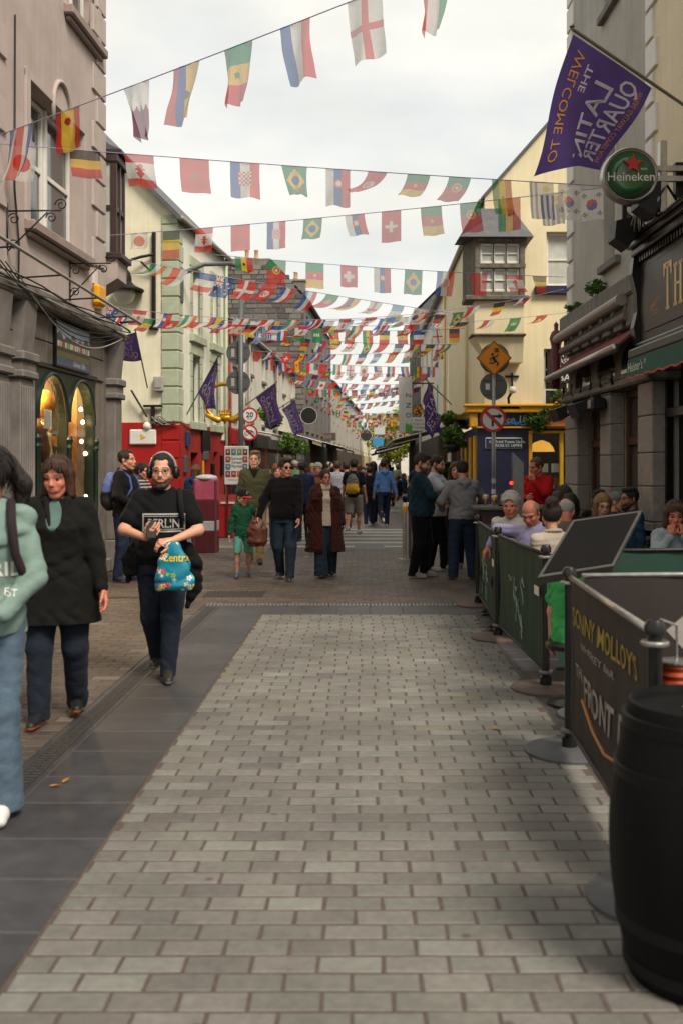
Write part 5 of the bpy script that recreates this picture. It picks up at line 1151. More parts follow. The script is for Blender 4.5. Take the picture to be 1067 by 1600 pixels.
px_string('flag string level with the stone oriel, flags hanging straight', (335, 398, 19.5), (880, 433, 20.5), 4, [
    (381, 'ghana', dict(swing=0.1, ph=1, w=0.34, h=0.28)), (433, 'portugal', dict(ph=2, swing=-0.08, w=0.36, h=0.5)), (492, 'cameroon', dict(ph=0, w=0.36, h=0.5)), (545, 'swiss', dict(ph=3, w=0.34, h=0.43)), (597, 'serbia', dict(ph=2, w=0.34, h=0.5)),
    (646, 'brazil', dict(ph=1, swing=-0.06, w=0.36, h=0.5)), (696, 'croatia', dict(ph=4, swing=-0.12, w=0.36, h=0.5)), (748, 'morocco', dict(ph=2, pinch=0.3, w=0.36, h=0.46)), (802, 'canada', dict(ph=1, swing=0.3, w=0.36, h=0.36)), (842, 'belgium', dict(ph=3, swing=0.1, w=0.3, h=0.34, pinch=0.3))], res=(26, 32))
wnd = lambda s=1.0: dict(swing=random.uniform(-1.15, -0.35)*s, lift=random.uniform(-0.3, 0.6), ph=random.uniform(0, 6), pinch=random.uniform(0, 0.35), wave=random.uniform(0.02, 0.05))
px_string('slanting flag string blown by wind, from the lantern down towards the right', (200, 405, 19.0), (705, 489, 23.0), 3, [
    (250, 'ireland', dict(swing=-1.1, lift=0.4, ph=2)), (283, 'poland', dict(swing=-0.7, ph=1)), (325, 'france', dict(swing=-0.5, ph=2, w=0.4, h=0.42)), (352, 'australia', dict(swing=-0.4, ph=3, w=0.38)), (389, 'denmark', dict(swing=-0.55, ph=1, w=0.4)), (421, 'tunisia', dict(swing=-0.7, ph=4))]+
    [(452+i*34, random.choice(DES), wnd()) for i in range(7)], res=(22, 28))
px_string('wind tangled flag string low over the sage quoins, ending at the oriel', (165, 478, 21.5), (880, 452, 23.5), 34, [(180+i*40, random.choice(DES), wnd(1.1)) for i in range(17)], res=(18, 24), w=0.28, h=0.36, fm=m_flag2)
px_string('lower wind tangled flag string sagging between the two corner houses', (165, 492, 22.5), (890, 488, 24.2), 20, [(190+i*41, random.choice(DES), wnd(1.1)) for i in range(17)], res=(18, 24), w=0.28, h=0.36, fm=m_flag2)
ords = ['first', 'second', 'third', 'fourth', 'fifth', 'sixth', 'seventh', 'eighth', 'ninth', 'tenth', 'eleventh', 'twelfth', 'thirteenth', 'fourteenth', 'fifteenth', 'sixteenth', 'seventeenth', 'eighteenth', 'nineteenth', 'twentieth', 'twenty-first', 'twenty-second', 'twenty-third', 'twenty-fourth']
def xl(d): return -4.5+0.3*(d-26)/5 if d < 31 else -4.3+0.028*(d-31) if d < 52 else -3.1+0.045*(d-52)
def xr(d): return 2.95 if d < 60 else 2.8+0.06*(d-60)
ds = [28.4, 31, 33.5, 36.5, 40, 44, 48, 52.5, 57, 62, 67, 73, 79, 86, 93, 101, 109, 117, 126, 135, 145, 156]
for i, d in enumerate(ds):
    za, zb = random.uniform(5.5, 6.3)-0.3*(d > 60), random.uniform(5.5, 6.3)-0.3*(d > 60)
    if d > 90: za -= 0.5; zb -= 0.5
    A, B = Vector((xl(d)-0.1, d, za)), Vector((xr(d)+0.05, d+random.uniform(-1, 1), zb)); n = int((B.x-A.x)/(0.52 if d < 50 else 0.46))
    straight = i % 3 == 1
    fl = [((k+0.6)/(n+0.2), random.choice(DES), dict(swing=random.gauss(0, 0.1), ph=random.uniform(0, 6), wave=0.02) if straight else wnd(0.8)) for k in range(n)]
    bunting('%s flag string beyond the crossing, %s' % (ords[i], 'its flags hanging straight' if straight else 'its flags blown to the left'), A, B, random.uniform(0.08, 0.3), fl, w=0.31, h=0.42,
            res=(14, 18) if d < 50 else (8, 10), joined=d > 58, fm=m_flag2, r=0.008 if d < 50 else 0.012)

# ---------------------------------------------------------------- purple street banners on poles
m_purple = mat('purple_cloth', '#54407f', 0.65, 0.22, 3, 0.1, 200, trans=0.35)
m_pwhite = mat('banner_white_print', '#cfcad6', 0.6, 0.05, trans=0.1); m_porange = mat('banner_orange_print', '#c98a3c', 0.6, 0.05)
m_pole = mat('banner_pole', '#77736c', 0.4, 0.15, 10, metal=0.4)
LINES = [('WELCOME TO', 0.86, 0.145, 0.5, 'o'), ('THE', 0.72, 0.11, 0.24, 'w'), ('LATIN', 0.5, 0.32, 0.56, 'w'), ('QUARTER', 0.25, 0.28, 0.5, 'w'), ('WHERE GALWAY COMES ALIVE', 0.1, 0.085, 0.52, 'o')]
def banner(label, base, tip, a, b, c, d, wave=0.04, ph=0.0, res=24, droop=0.0):
    """a,b on the pole (top, bottom of the print), d,c the free corners; the print reads outwards from the pole"""
    o = thing('street_banner', label, 'flag', base, group='purple quarter banners')
    a, b, c, d = [Vector(q) for q in (a, b, c, d)]
    nrm = (d-a).cross(b-a).normalized()
    if nrm.y > 0: nrm = -nrm
    def S(u, v, off=0.0):
        p = a.lerp(b, 1-v).lerp(d.lerp(c, 1-v), u)
        s = wave*math.sin(5.0*u+3.0*v+ph)*(0.3+u)+wave*0.6*math.sin(9*v+2*u+ph)*u
        edge = 0.05*((d-a).length)*math.sin(math.pi*v)*u
        return p+nrm*(s+off)-(d-a).normalized()*edge*(1 if droop == 0 else 1)
    base, tip = Vector(base), Vector(tip)
    MB().tube([base, tip], 0.018, 8).lathe([(0, 0.0), (0.03, 0.02), (0, 0.05)], 8, tip).build('pole', m_pole, o, smooth=40)
    mb = MB(); n = res
    mb.add([S(i/n, j/n) for i in range(n+1) for j in range(n+1)], [(i*(n+1)+j, (i+1)*(n+1)+j, (i+1)*(n+1)+j+1, i*(n+1)+j+1) for i in range(n) for j in range(n)])
    cl = mb.build('cloth', m_purple, o, smooth=True)
    Lu = (d-a).length; Lv = (b-a).length
    for s_, v0, sz, u0, kk in LINES:
        vts, fs = text_mesh(s_, sz, 0.012 if kk == 'w' else 0.0, 0, 1.0, 2); tw = max(abs(q[0]) for q in vts)*2
        lim = {'WELCOME TO': 0.86, 'THE': 0.22, 'LATIN': 0.7, 'QUARTER': 0.86, 'WHERE GALWAY COMES ALIVE': 0.82}[s_]
        fu = lim/tw
        mb = MB(); mb.add([S(u0+q[0]*fu, v0+(q[1]-sz*0.35), 0.006) for q in vts], fs)
        mb.build('print', m_pwhite if kk == 'w' else m_porange, cl)
    return o
banner('large purple banner on a slanting pole high at the right, print seen in reverse', P(1105, 190, 11.4), P(893, 45, 10.0), P(896, 54, 10.02), P(1016, 138, 10.8), P(940, 266, 10.7), P(830, 276, 10.1), wave=0.065, ph=0.6, res=40)
banner('purple banner partly hidden behind the mauve house corner', P(231, 606, 25.8), P(212, 516, 24.4), P(213, 520, 24.5), P(222, 562, 25.1), P(170, 566, 25.0), P(160, 542, 24.4), wave=0.1, ph=1)
banner('purple banner hanging beside the sage window surrounds', P(290, 652, 26.9), P(342, 556, 25.8), P(340, 560, 25.85), P(312, 612, 26.4), P(323, 646, 26.4), P(337, 640, 25.9), wave=0.06, ph=2)
banner('upper of two neighbouring purple banners beyond the round traffic signs', P(375, 640, 33.0), P(433, 597, 31.0), P(431, 599, 31.1), P(400, 621, 32.2), P(425, 672, 32.2), P(440, 658, 31.2), wave=0.06, ph=3)
banner('second purple banner just right of its neighbour over the green sweater man', P(425, 645, 36.2), P(462, 622, 34.0), P(462, 624, 34.1), P(440, 640, 35.4), P(463, 682, 35.4), P(474, 675, 34.2), wave=0.06, ph=4)
banner('crumpled purple banner on the right beside the hanging vertical sign', P(705, 632, 31), P(664, 592, 29), P(666, 595, 29.1), P(678, 606, 29.6), P(676, 688, 29.6), P(664, 640, 29.2), wave=0.12, ph=5)
banner('lower twisted purple banner on the right below the crumpled one', P(722, 668, 32), P(672, 640, 30), P(674, 642, 30.1), P(686, 650, 30.6), P(690, 684, 30.6), P(676, 668, 30.2), wave=0.1, ph=1.5)
# ================================================================ people (one continuous signed-distance surface per body and garment)
def _bb(pr):
    k = pr[0]
    if k == 'cone': _, a, b, ra, rb = pr[:5]; r = max(ra, rb); return np.minimum(a, b)-r, np.maximum(a, b)+r
    if k == 'ell': _, c, r = pr[:3]; m = max(r) if len(pr) > 3 and pr[3] is not None else None; r = np.array(r) if m is None else np.array([m]*3); return np.array(c)-r, np.array(c)+r
    if k == 'loft':
        st = pr[3]; o = np.array(pr[1]); Rm = pr[2]; pts = []
        for z, cx, cy, rx, ry in st:
            for sx in (-1, 1):
                for sy in (-1, 1): pts.append(o+Rm @ np.array([cx+sx*rx, cy+sy*ry, z]))
        pts = np.array(pts); return pts.min(0), pts.max(0)
def _ev(pr, X, Y, Z):
    k = pr[0]
    if k == 'cone':
        _, a, b, ra, rb = pr[:5]; ab = b-a; L2 = max(float(ab@ab), 1e-9)
        px, py, pz = X-a[0], Y-a[1], Z-a[2]; t = np.clip((px*ab[0]+py*ab[1]+pz*ab[2])/L2, 0, 1)
        return np.sqrt((px-t*ab[0])**2+(py-t*ab[1])**2+(pz-t*ab[2])**2)-(ra+(rb-ra)*t)
    if k == 'ell':
        _, c, r = pr[:3]; px, py, pz = X-c[0], Y-c[1], Z-c[2]
        if len(pr) > 3 and pr[3] is not None: Rm = pr[3]; px, py, pz = [px*Rm[0][i]+py*Rm[1][i]+pz*Rm[2][i] for i in range(3)]
        q = np.sqrt((px/r[0])**2+(py/r[1])**2+(pz/r[2])**2); return (q-1)*min(r)
    if k == 'loft':
        _, o, Rm, st = pr[:4]; st = np.array(st)
        px, py, pz = X-o[0], Y-o[1], Z-o[2]; px, py, pz = [px*Rm[0][i]+py*Rm[1][i]+pz*Rm[2][i] for i in range(3)]
        f = lambda j: np.interp(pz, st[:, 0], st[:, j])
        cx, cy, rx, ry = f(1), f(2), f(3), f(4)
        q = (np.sqrt(((px-cx)/rx)**2+((py-cy)/ry)**2)-1)*np.minimum(rx, ry)
        return np.maximum(q, np.maximum(st[0, 0]-pz, pz-st[-1, 0]))
def sdf_mesh(prims, h, k=0.03, cuts=(), fold=None, pad=0.02):
    bbs = [_bb(p) for p in prims]; lo = np.min([b[0] for b in bbs], 0)-pad-2*h; hi = np.max([b[1] for b in bbs], 0)+pad+2*h
    ax = [np.arange(lo[i], hi[i]+h, h, dtype=np.float32) for i in range(3)]
    F = np.full([len(a) for a in ax], 0.5, np.float32)
    for p, (a, b) in zip(prims, bbs):
        m = k*1.2+2*h; sl = tuple(slice(max(0, int((a[i]-m-lo[i])/h)), min(len(ax[i]), int((b[i]+m-lo[i])/h)+2)) for i in range(3))
        X, Y, Z = np.meshgrid(ax[0][sl[0]], ax[1][sl[1]], ax[2][sl[2]], indexing='ij', sparse=True)
        d = _ev(p, X, Y, Z).astype(np.float32); g = F[sl]; kk = p[5] if len(p) > 5 and p[0] == 'cone' else k
        w_ = np.maximum(kk-np.abs(d-g), 0); F[sl] = np.minimum(d, g)-w_*w_/(4*kk)
    X, Y, Z = np.meshgrid(*ax, indexing='ij', sparse=True)
    if fold is not None: F = F+fold(X, Y, Z).astype(np.float32)
    for c in cuts:
        if c[0] == 'plane': d = (X-c[1][0])*c[2][0]+(Y-c[1][1])*c[2][1]+(Z-c[1][2])*c[2][2]; F = np.maximum(F, d)
        elif c[0] == 'box': d = np.maximum(np.maximum(np.abs(X-c[1][0])-c[2][0], np.abs(Y-c[1][1])-c[2][1]), np.abs(Z-c[1][2])-c[2][2]); F = np.maximum(F, -d)
        else: F = np.maximum(F, -_ev(c, X, Y, Z))
    F[0], F[-1] = 0.5, 0.5; F[:, 0], F[:, -1] = 0.5, 0.5; F[:, :, 0], F[:, :, -1] = 0.5, 0.5
    # surface nets
    S = F < 0
    c8 = [S[i:S.shape[0]-1+i, j:S.shape[1]-1+j, l:S.shape[2]-1+l] for i in (0,1) for j in (0,1) for l in (0,1)]
    n = sum(c.astype(np.int8) for c in c8); I = np.argwhere((n > 0) & (n < 8))
    if len(I) == 0: return np.zeros((0,3)), np.zeros((0,4), int)
    off = np.array([(i,j,l) for i in (0,1) for j in (0,1) for l in (0,1)])
    vals = np.stack([F[I[:,0]+o[0], I[:,1]+o[1], I[:,2]+o[2]] for o in off], 1)
    acc = np.zeros((len(I), 3), np.float32); cnt = np.zeros((len(I), 1), np.float32)
    for a in range(8):
        for b in range(a+1, 8):
            if np.abs(off[a]-off[b]).sum() != 1: continue
            fa, fb = vals[:, a], vals[:, b]; cr = (fa < 0) != (fb < 0); t = np.where(cr, fa/(fa-fb+1e-12), 0)[:, None]
            acc += cr[:, None]*(off[a]+(off[b]-off[a])*t); cnt += cr[:, None]
    V = lo+h*(I+acc/cnt)
    vid = np.full(n.shape, -1, np.int32); vid[tuple(I.T)] = np.arange(len(I))
    Q = []
    for axx in range(3):
        u, v = (axx+1) % 3, (axx+2) % 3
        s0 = [slice(1, -1)]*3; s1 = list(s0); s0[axx] = slice(0, -1); s1[axx] = slice(1, None)
        A_, B_ = S[tuple(s0)], S[tuple(s1)]; J = np.argwhere(A_ != B_)
        if len(J) == 0: continue
        base = np.array([1, 1, 1]); base[axx] = 0; J = J+base
        eu = np.zeros(3, int); eu[u] = 1; ev = np.zeros(3, int); ev[v] = 1
        q = np.stack([vid[tuple((J-eu-ev).T)], vid[tuple((J-ev).T)], vid[tuple(J.T)], vid[tuple((J-eu).T)]], 1)
        flip = ~S[tuple(J.T)]; q[flip] = q[flip][:, ::-1]; Q.append(q)
    Q = np.vstack(Q); Q = Q[(Q >= 0).all(1)]
    return V, Q
def A3(*p): return np.array(p, float)
def rotz(a): c, s = math.cos(a), math.sin(a); return np.array([[c,-s,0],[s,c,0],[0,0,1]])
def rotx(a): c, s = math.cos(a), math.sin(a); return np.array([[1,0,0],[0,c,-s],[0,s,c]])
def roty(a): c, s = math.cos(a), math.sin(a); return np.array([[c,0,s],[0,1,0],[-s,0,c]])
def ik(a, c, l1, l2, hint):
    d = c-a; L_ = np.linalg.norm(d); Lc = min(L_, (l1+l2)*0.999); d = d/L_; x = (l1*l1-l2*l2+Lc*Lc)/(2*Lc); y = math.sqrt(max(0, l1*l1-x*x))
    hp = hint-d*(hint@d); hp /= np.linalg.norm(hp)+1e-9
    return a+d*x+hp*y, a+d*Lc
SKIN = {'fair': '#c08a70', 'pale': '#cf9c84', 'ruddy': '#b5705a', 'tan': '#9a674a', 'brown': '#6a4632', 'dark': '#4a2f22'}
def skin_mat(): return mat('skin', attr=True, rough=0.5, var=0.06, vs=30, bump=0.08, bs=300, spec=0.35)
def cloth_mat(col, kind='cloth'):
    n = 'cloth_%s_%s' % (kind, col if isinstance(col, str) else '%.2f%.2f%.2f' % tuple(col))
    if kind == 'denim': return mat(n, col, 0.85, 0.3, 9, 0.75, 24, spec=0.12, sheen=0.03)
    if kind == 'knit': return mat(n, col, 0.9, 0.22, 40, 0.9, 130, spec=0.1, sheen=0.06)
    if kind == 'leather': return mat(n, col, 0.42, 0.25, 14, 0.35, 140, spec=0.45)
    return mat(n, col, 0.85, 0.2, 8, 0.7, 21, spec=0.12, sheen=0.03)
def hair_mat(col): return mat('hair_%s' % col, col, 0.5, 0.5, 40, 0.8, 90, spec=0.4, stretch=(3, 3, 0.5))
def head_prims(fem, jaw=1.0):
    w_ = 0.94 if fem else 1.0
    p = [('ell', A3(0,.012,.036), (.074*w_,.093,.082)), ('ell', A3(0,-.03,-.03), (.06*w_,.066,.088)), ('cone', A3(0,-.066,-.1), A3(0,-.058,-.09), .021*jaw, .024*jaw)]
    for s in (-1, 1):
        p += [('cone', A3(s*.054*w_*jaw,.0,-.048), A3(s*.016,-.064,-.097), .017*jaw, .017*jaw), ('cone', A3(s*.012,-.086,.026), A3(s*.05*w_,-.07,.024), .011, .01, .012),
              ('ell', A3(s*.037*w_,-.062,-.026), (.026,.026,.024)), ('ell', A3(s*.076*w_,.014,-.006), (.009,.017,.03), rotz(s*.35)), ('cone', A3(s*.01,-.097,-.03), A3(s*.011,-.09,-.03), .0075, .0075, .008)]
    p += [('cone', A3(0,-.084,.018), A3(0,-.108,-.023), .0075, .0115, .014), ('ell', A3(0,-.083,-.052), (.027,.014,.012)), ('ell', A3(0,-.083,-.066), (.023,.0145,.009))]
    return p
def make_hair(style, fem):
    """hair volume in head space"""
    cap = [('ell', A3(0,.018,.044), (.083,.101,.09))]; cut = []; fringe = -.045
    if style in ('short', 'crop', 'curly', 'receding'):
        cut = [('ell', A3(0,-.105,-.012+(.014 if style == 'receding' else 0)), (.073,.08,.094)), ('ell', A3(0,-.12,-.06), (.2,.11,.1)), ('box', A3(0,-.02,-.14), A3(.2,.2,.085)), ('ell', A3(.083,-.03,-.02), (.03,.042,.045)), ('ell', A3(-.083,-.03,-.02), (.03,.042,.045))]
        if style == 'receding': cut += [('ell', A3(s_*.045,-.09,.085), (.035,.045,.035)) for s_ in (-1, 1)]
        if style == 'curly': cap = [('ell', A3(0,.018,.05), (.09,.108,.096))]+[('ell', A3(.075*math.cos(a)*math.cos(b), .02+.09*math.sin(a)*math.cos(b), .055+.08*math.sin(b)), (.028,.028,.026)) for a in np.linspace(0, 6.28, 11) for b in (.2, .7, 1.2)]
        if style == 'short': cap += [('ell', A3(0,-.05,.1), (.05,.036,.022)), ('ell', A3(.02,-.0,.115), (.055,.07,.02))]
    elif style == 'bob':
        cap += [('cone', A3(s*.068,.0,.03), A3(s*.082,-.02,-.1), .034, .026) for s in (-1, 1)]+[('cone', A3(0,.07,.03), A3(0,.06,-.11), .055, .05), ('cone', A3(s_*.02,-.075,.088), A3(s_*.062,-.066,.02), .018, .012) if False else ('ell', A3(.03,-.06,.1), (.05,.035,.026))]
        cut = [('box', A3(0,-.16,-.045), A3(.2,.085,.115)), ('box', A3(0,-.09,-.06), A3(.056,.06,.098))]
    elif style == 'long':
        cap += [('cone', A3(s*.068,.01,.03), A3(s*.085,.0,-.2), .036, .032) for s in (-1, 1)]+[('cone', A3(0,.075,.03), A3(0,.075,-.24), .06, .055)]
        cut = [('box', A3(0,-.16,-.1), A3(.2,.085,.17)), ('box', A3(0,-.09,-.1), A3(.055,.06,.145))]
    elif style == 'pony':
        cap += [('cone', A3(0,.105,.03), A3(.0,.15,-.06), .036, .04), ('cone', A3(0,.15,-.06), A3(0,.13,-.2), .04, .02)]
        cut = [('box', A3(0,-.16,-.05), A3(.2,.1,.115)), ('box', A3(0,-.02,-.14), A3(.2,.1,.09)), ('box', A3(0,-.07,-.05), A3(.2,.06,.045))]
    elif style == 'bun':
        cap += [('ell', A3(0,.075,.135), (.05,.05,.042)), ('ell', A3(.02,.1,.12), (.035,.03,.035))]
        cut = [('box', A3(0,-.16,-.05), A3(.2,.1,.115)), ('box', A3(0,-.02,-.14), A3(.2,.12,.09)), ('box', A3(0,-.07,-.05), A3(.2,.06,.045))]
    elif style == 'fringe':     # bald on top, hair round the back
        cut = [('box', A3(0,-.12,.0), A3(.2,.11,.3)), ('box', A3(0,.0,.14), A3(.2,.3,.09)), ('box', A3(0,.0,-.15), A3(.2,.3,.095))]
    return cap, cut
def hand_prims(o, d, n, side, curl=0.5, spread=0.12, thumb=0.5):
    """o wrist, d finger direction, n palm normal, side: +1 thumb towards d x n"""
    d = d/np.linalg.norm(d); n = n-d*(n@d); n /= np.linalg.norm(n); s = np.cross(d, n)*side
    P_ = lambda a, b, c: o+d*a+s*b+n*c
    pr = [('cone', P_(-.01,0,0), P_(.03,.0,.0), .026, .026), ('cone', P_(.03,.022,0), P_(.085,.026,0), .0165, .0145), ('cone', P_(.03,-.018,0), P_(.078,-.026,0), .0165, .013), ('cone', P_(.03,.003,0), P_(.088,.002,0), .017, .0145)]
    for i, (b, l_) in enumerate(((.03, .072), (.0105, .08), (-.0095, .074), (-.028, .058))):
        p = P_(.085-.006*abs(i-1), b, 0); a = curl*(0.7+0.12*i); sp = spread*(1.2-i*0.8)*0.25
        for j, (fr, r0, r1) in enumerate(((.45, .0095, .0088), (.32, .0088, .008), (.25, .008, .0068))):
            ang = a*(j+1)*0.75; q = p+(d*math.cos(ang)+n*math.sin(ang)+s*sp)*l_*fr
            pr.append(('cone', p, q, r0, r1, .004)); p = q
    p = P_(.02, .024, .004); dirs = [(0.55, .75, .25+thumb*.3), (.85, .35, .2+thumb*.5), (.9, .0, .2+thumb*.6)]
    for (x, y, z), l_, r0, r1 in zip(dirs, (.042, .034, .026), (.0135, .0108, .0095), (.0108, .0095, .0078)):
        v = d*x+s*y+n*z; q = p+v/np.linalg.norm(v)*l_; pr.append(('cone', p, q, r0, r1, .006)); p = q
    return pr
def folds(seed, amp, fr=24.0):
    """creases: warped ridges of mixed direction that fade in and out over the cloth"""
    r = np.random.default_rng(seed); D = r.normal(0, 1, (5, 3)); D /= np.linalg.norm(D, axis=1)[:, None]; ph = r.uniform(0, 6, 16); fq = r.uniform(.75, 1.35, 5)
    D[:, 2] += np.sign(D[:, 2])*0.35
    def f(X, Y, Z):
        w1 = np.sin(7*X+5*Z+ph[0])+np.sin(6*Y-8*Z+ph[1])+.6*np.sin(15*Z+11*X-9*Y+ph[12]); o = 0
        for i in range(4):
            q = 2.3*fr*fq[i]*(D[i,0]*X+D[i,1]*Y+D[i,2]*Z*0.8)+1.7*w1+ph[2+i]
            mk = np.sin(D[i,1]*13*X+D[i,2]*11*Z+ph[7+i])*np.sin(9*Z+6*Y+D[i,0]*8*X+ph[11-i]); mk = np.clip(mk*1.6+.05, 0, 1)
            o = o+(0.55-np.abs(np.sin(q*0.5)))*mk
        return 0.85*amp*o
    return f
_pn = [0]
def person(label, x, d, face=0.0, H=1.75, g=1.0, fem=False, skin='fair', hair=('short', '#2a1d15'), beard=None, top=None, bottom=None, shoes=('#26231f', '#8a8680'), lod=1,
           feet=None, arms=(None, None), head=(0, 0), lean=0.0, seat=None, group=None, z0=0.0, hs=1.0, hands=(None, None), extra=None, inner=None, brow='#2a1d15', smile=False, belly=0.0, name='person', sole_z=0.03):
    """face: degrees, 0 looks at the camera, + turns to the person's left (image right). Coordinates below: x = person's left, -y = forward."""
    _pn[0] += 1; seed = _pn[0]; S_ = H/1.75
    hv = {0: .0042, 1: .0055, 2: .009, 3: .014}[lod]; bv = {0: .0085, 1: .011, 2: .016, 3: .026}[lod]
    root = thing(name, label, 'person', (x, d, z0), group, rz=R(face))
    def put(nm, V, Q, m, cols=None, parent=root): return link(nm, np_mesh(nm, V*S_, Q, m, cols), parent)
    up = 0.0 if seat is None else seat/S_-0.89
    if seat is None:
        for s, f in zip((-1, 1), feet or ((-.1, 0.0, 0), (.1, 0.02, 0))):
            hz = math.hypot(f[0]-s*.092, f[1]+.03); up = min(up, math.sqrt(max(.1, .829**2-hz*hz))+.085+f[2]-.91)
    Rl = rotx(lean)                                       # lean forward
    piv = A3(0, 0, .95+up)
    T = lambda p: piv+Rl @ (np.asarray(p, float)+A3(0, 0, up)-piv)
    # ---- skeleton
    gs = 0.93 if fem else 1.0
    sh = {s: T(A3(s*.168*gs*(0.72+0.28*g), .012, 1.408)) for s in (-1, 1)}
    hip = {s: A3(s*.092, 0, .91+up) for s in (-1, 1)}
    if seat is None:
        ft = feet or ((-.1, 0.0, 0), (.1, 0.02, 0))
    else: ft = feet or ((-.12, -.42, -z0), (.12, -.38, -z0))
    ank = {s: A3(*ft[0 if s < 0 else 1])+A3(0, .03, .085) for s in (-1, 1)}; kn = {}
    for s in (-1, 1): kn[s], _ = ik(hip[s], ank[s], .424, .408, A3(s*.15, -1, .25 if seat else 0)); ank[s] = _
    el = {}; wr = {}
    for s in (-1, 1):
        a = arms[0 if s < 0 else 1]
        if a is None: a = ((s*.27*(0.8+0.2*g), -.03, .87), (s*.6, 1, 0))
        w_, hint = a; el[s], wr[s] = ik(sh[s], T(A3(*w_)), .285, .25, Rl @ A3(*hint))
    # ---- head frame
    hs = hs*1.1; hc = T(A3(0, -.016, 1.622)); Rh = Rl @ rotz(R(head[0])) @ rotx(R(head[1]))
    def HT(p): p = np.asarray(p, float)*hs; return hc+(Rh @ p if p.ndim == 1 else p @ Rh.T)
    def hmap(prims):
        o = []
        for p in prims:
            if p[0] == 'cone': o.append(('cone', HT(p[1]), HT(p[2]), p[3]*hs, p[4]*hs)+tuple(p[5:]))
            else: o.append(('ell', HT(p[1]), tuple(r*hs for r in p[2]), Rh @ (p[3] if len(p) > 3 and p[3] is not None else np.eye(3))))
        return o
    # ---- body: head in its own space (fine), limbs and trunk, joined as one mesh
    Vh, Qh = sdf_mesh(head_prims(fem, 1.06 if g > 1.12 else 1.0), hv, .018, cuts=[('ell', A3(s*.03, -.097, .006), (.0155, .014, .008)) for s in (-1, 1)]+[('ell', A3(0, -.106, -.0595), (.02, .012, .0022 if not smile else .004))] if lod < 3 else [])
    sc = np.array(C(SKIN[skin])); kh = np.tile(sc, (len(Vh), 1))
    X, Y, Z = Vh.T
    lip = (np.abs(X) < .024) & (np.abs(Z+.059) < .0095) & (Y < -.07); kh[lip] = sc*np.array([.9, .66, .64])
    chk = np.exp(-(((np.abs(X)-.04)/.02)**2+((Z+.022)/.02)**2))*(Y < -.04); kh = kh*(1-chk[:, None]*np.array([0, .14, .14]))
    bw = (np.abs(np.abs(X)-.033) < .02) & (np.abs(Z-.0275-.004*np.sin(np.abs(X)*60)) < .0042) & (Y < -.055); kh[bw] = np.array(C(brow))
    if hair and hair[0] in ('short', 'crop', 'curly', 'receding', 'fringe'):
        sb = (Y > -.02) & (Z > -.03) & (np.abs(X) > .05) & (np.abs(X) < .078); kh[sb] = kh[sb]*.5+np.array(C(hair[1]))*.5
    if beard:
        bm = (Z < -.05+.4*np.maximum(0, Y+.055)) & (Y < .012) & (Z > -.14) & ~lip; bm |= (np.abs(Z+.0475) < .0045) & (np.abs(X) < .026) & (Y < -.08)
        kh[bm] = np.array(C(beard))*.75+kh[bm]*.25
    Vs = [HT(Vh)]; Qs = [Qh]; Ks = [kh]; nb = len(Vh)
    for s in (-1, 1):      # eyes: white balls with a dark iris, upper lid
        if lod > 2: break
        n1, n2 = 10, 8; e = []
        for i in range(n1+1):
            for j in range(n2):
                a = math.pi*i/n1; b = 2*math.pi*j/n2; e.append((s*.031+.0122*math.sin(a)*math.cos(b), -.0775-.0122*math.cos(a), .0055+.0122*math.sin(a)*math.sin(b)))
        e = np.array(e); q = np.array([(i*n2+j, i*n2+(j+1) % n2, (i+1)*n2+(j+1) % n2, (i+1)*n2+j) for i in range(n1) for j in range(n2)])
        ke = np.tile(np.array(C('#6f665d')), (len(e), 1)); ke[:4*n2] = np.array(C('#241a14'))
        Vs.append(HT(e)); Qs.append(q+nb); Ks.append(ke); nb += len(e)
    bp = [('cone', T(A3(0,.03,1.42)), HT(A3(0,.022,-.06)), .06*(0.9 if fem else 1)*math.sqrt(g), .054*(0.88 if fem else 1)*math.sqrt(g))]
    for s in (-1, 1):
        kq = .78 if not bottom or bottom.get('kind', 'jeans') == 'jeans' else 1.0
        bp += [('cone', T(A3(s*.05,.012,1.42)), sh[s], .05, .046), ('cone', sh[s], el[s], .045*g, .038*math.sqrt(g)), ('cone', el[s], wr[s], .039*math.sqrt(g), .0265),
               ('cone', hip[s], kn[s], .08*g*kq, .054*math.sqrt(g)*kq), ('cone', kn[s]+A3(0,0,-.0), kn[s]*.6+ank[s]*.4+A3(0,.012,0), .05*math.sqrt(g)*kq, .053*math.sqrt(g)*kq), ('cone', kn[s]*.6+ank[s]*.4+A3(0,.01,0), ank[s], .05*kq, .034)]
    ts = [(.84,0,0,.15*g,.1*g), (.95,0,0,.155*g,.11*g), (1.08,0,0,.13*g,.1*g), (1.25,0,0,.155*g,.105*g), (1.38,0,.01,.15*g,.095), (1.45,0,.015,.09,.07)]
    bp.append(('loft', piv-Rl @ piv+Rl @ A3(0,0,up), Rl, ts))
    Vb, Qb = sdf_mesh(bp, bv*1.15, .03); Vs.append(Vb); Qs.append(Qb+nb); Ks.append(np.tile(sc, (len(Vb), 1))); nb += len(Vb)
    for s in (-1, 1):
        hd = hands[0 if s < 0 else 1]
        if hd == 'hide': continue
        fd = wr[s]-el[s]; fd /= np.linalg.norm(fd); o_ = dict(curl=0.45, n=(-s*.8, -.3, 0), d=None, thumb=.5)
        if hd: o_.update(hd)
        dd = np.array(o_['d'], float) if o_['d'] is not None else fd; nn = np.array(o_['n'], float)
        # thumb side: on the forward side for a hanging hand
        sd = 1 if np.cross(dd, nn) @ np.array(o_.get('t', (-s*0.2, -1, .2 if abs(dd[2]) < .7 else 0)), float) > 0 else -1
        Vn, Qn = sdf_mesh(hand_prims(wr[s]+dd/np.linalg.norm(dd)*.02, dd, nn, sd, o_['curl'], .12, o_['thumb']), {0: .0042, 1: .0052, 2: .008, 3: .012}[lod], .01)
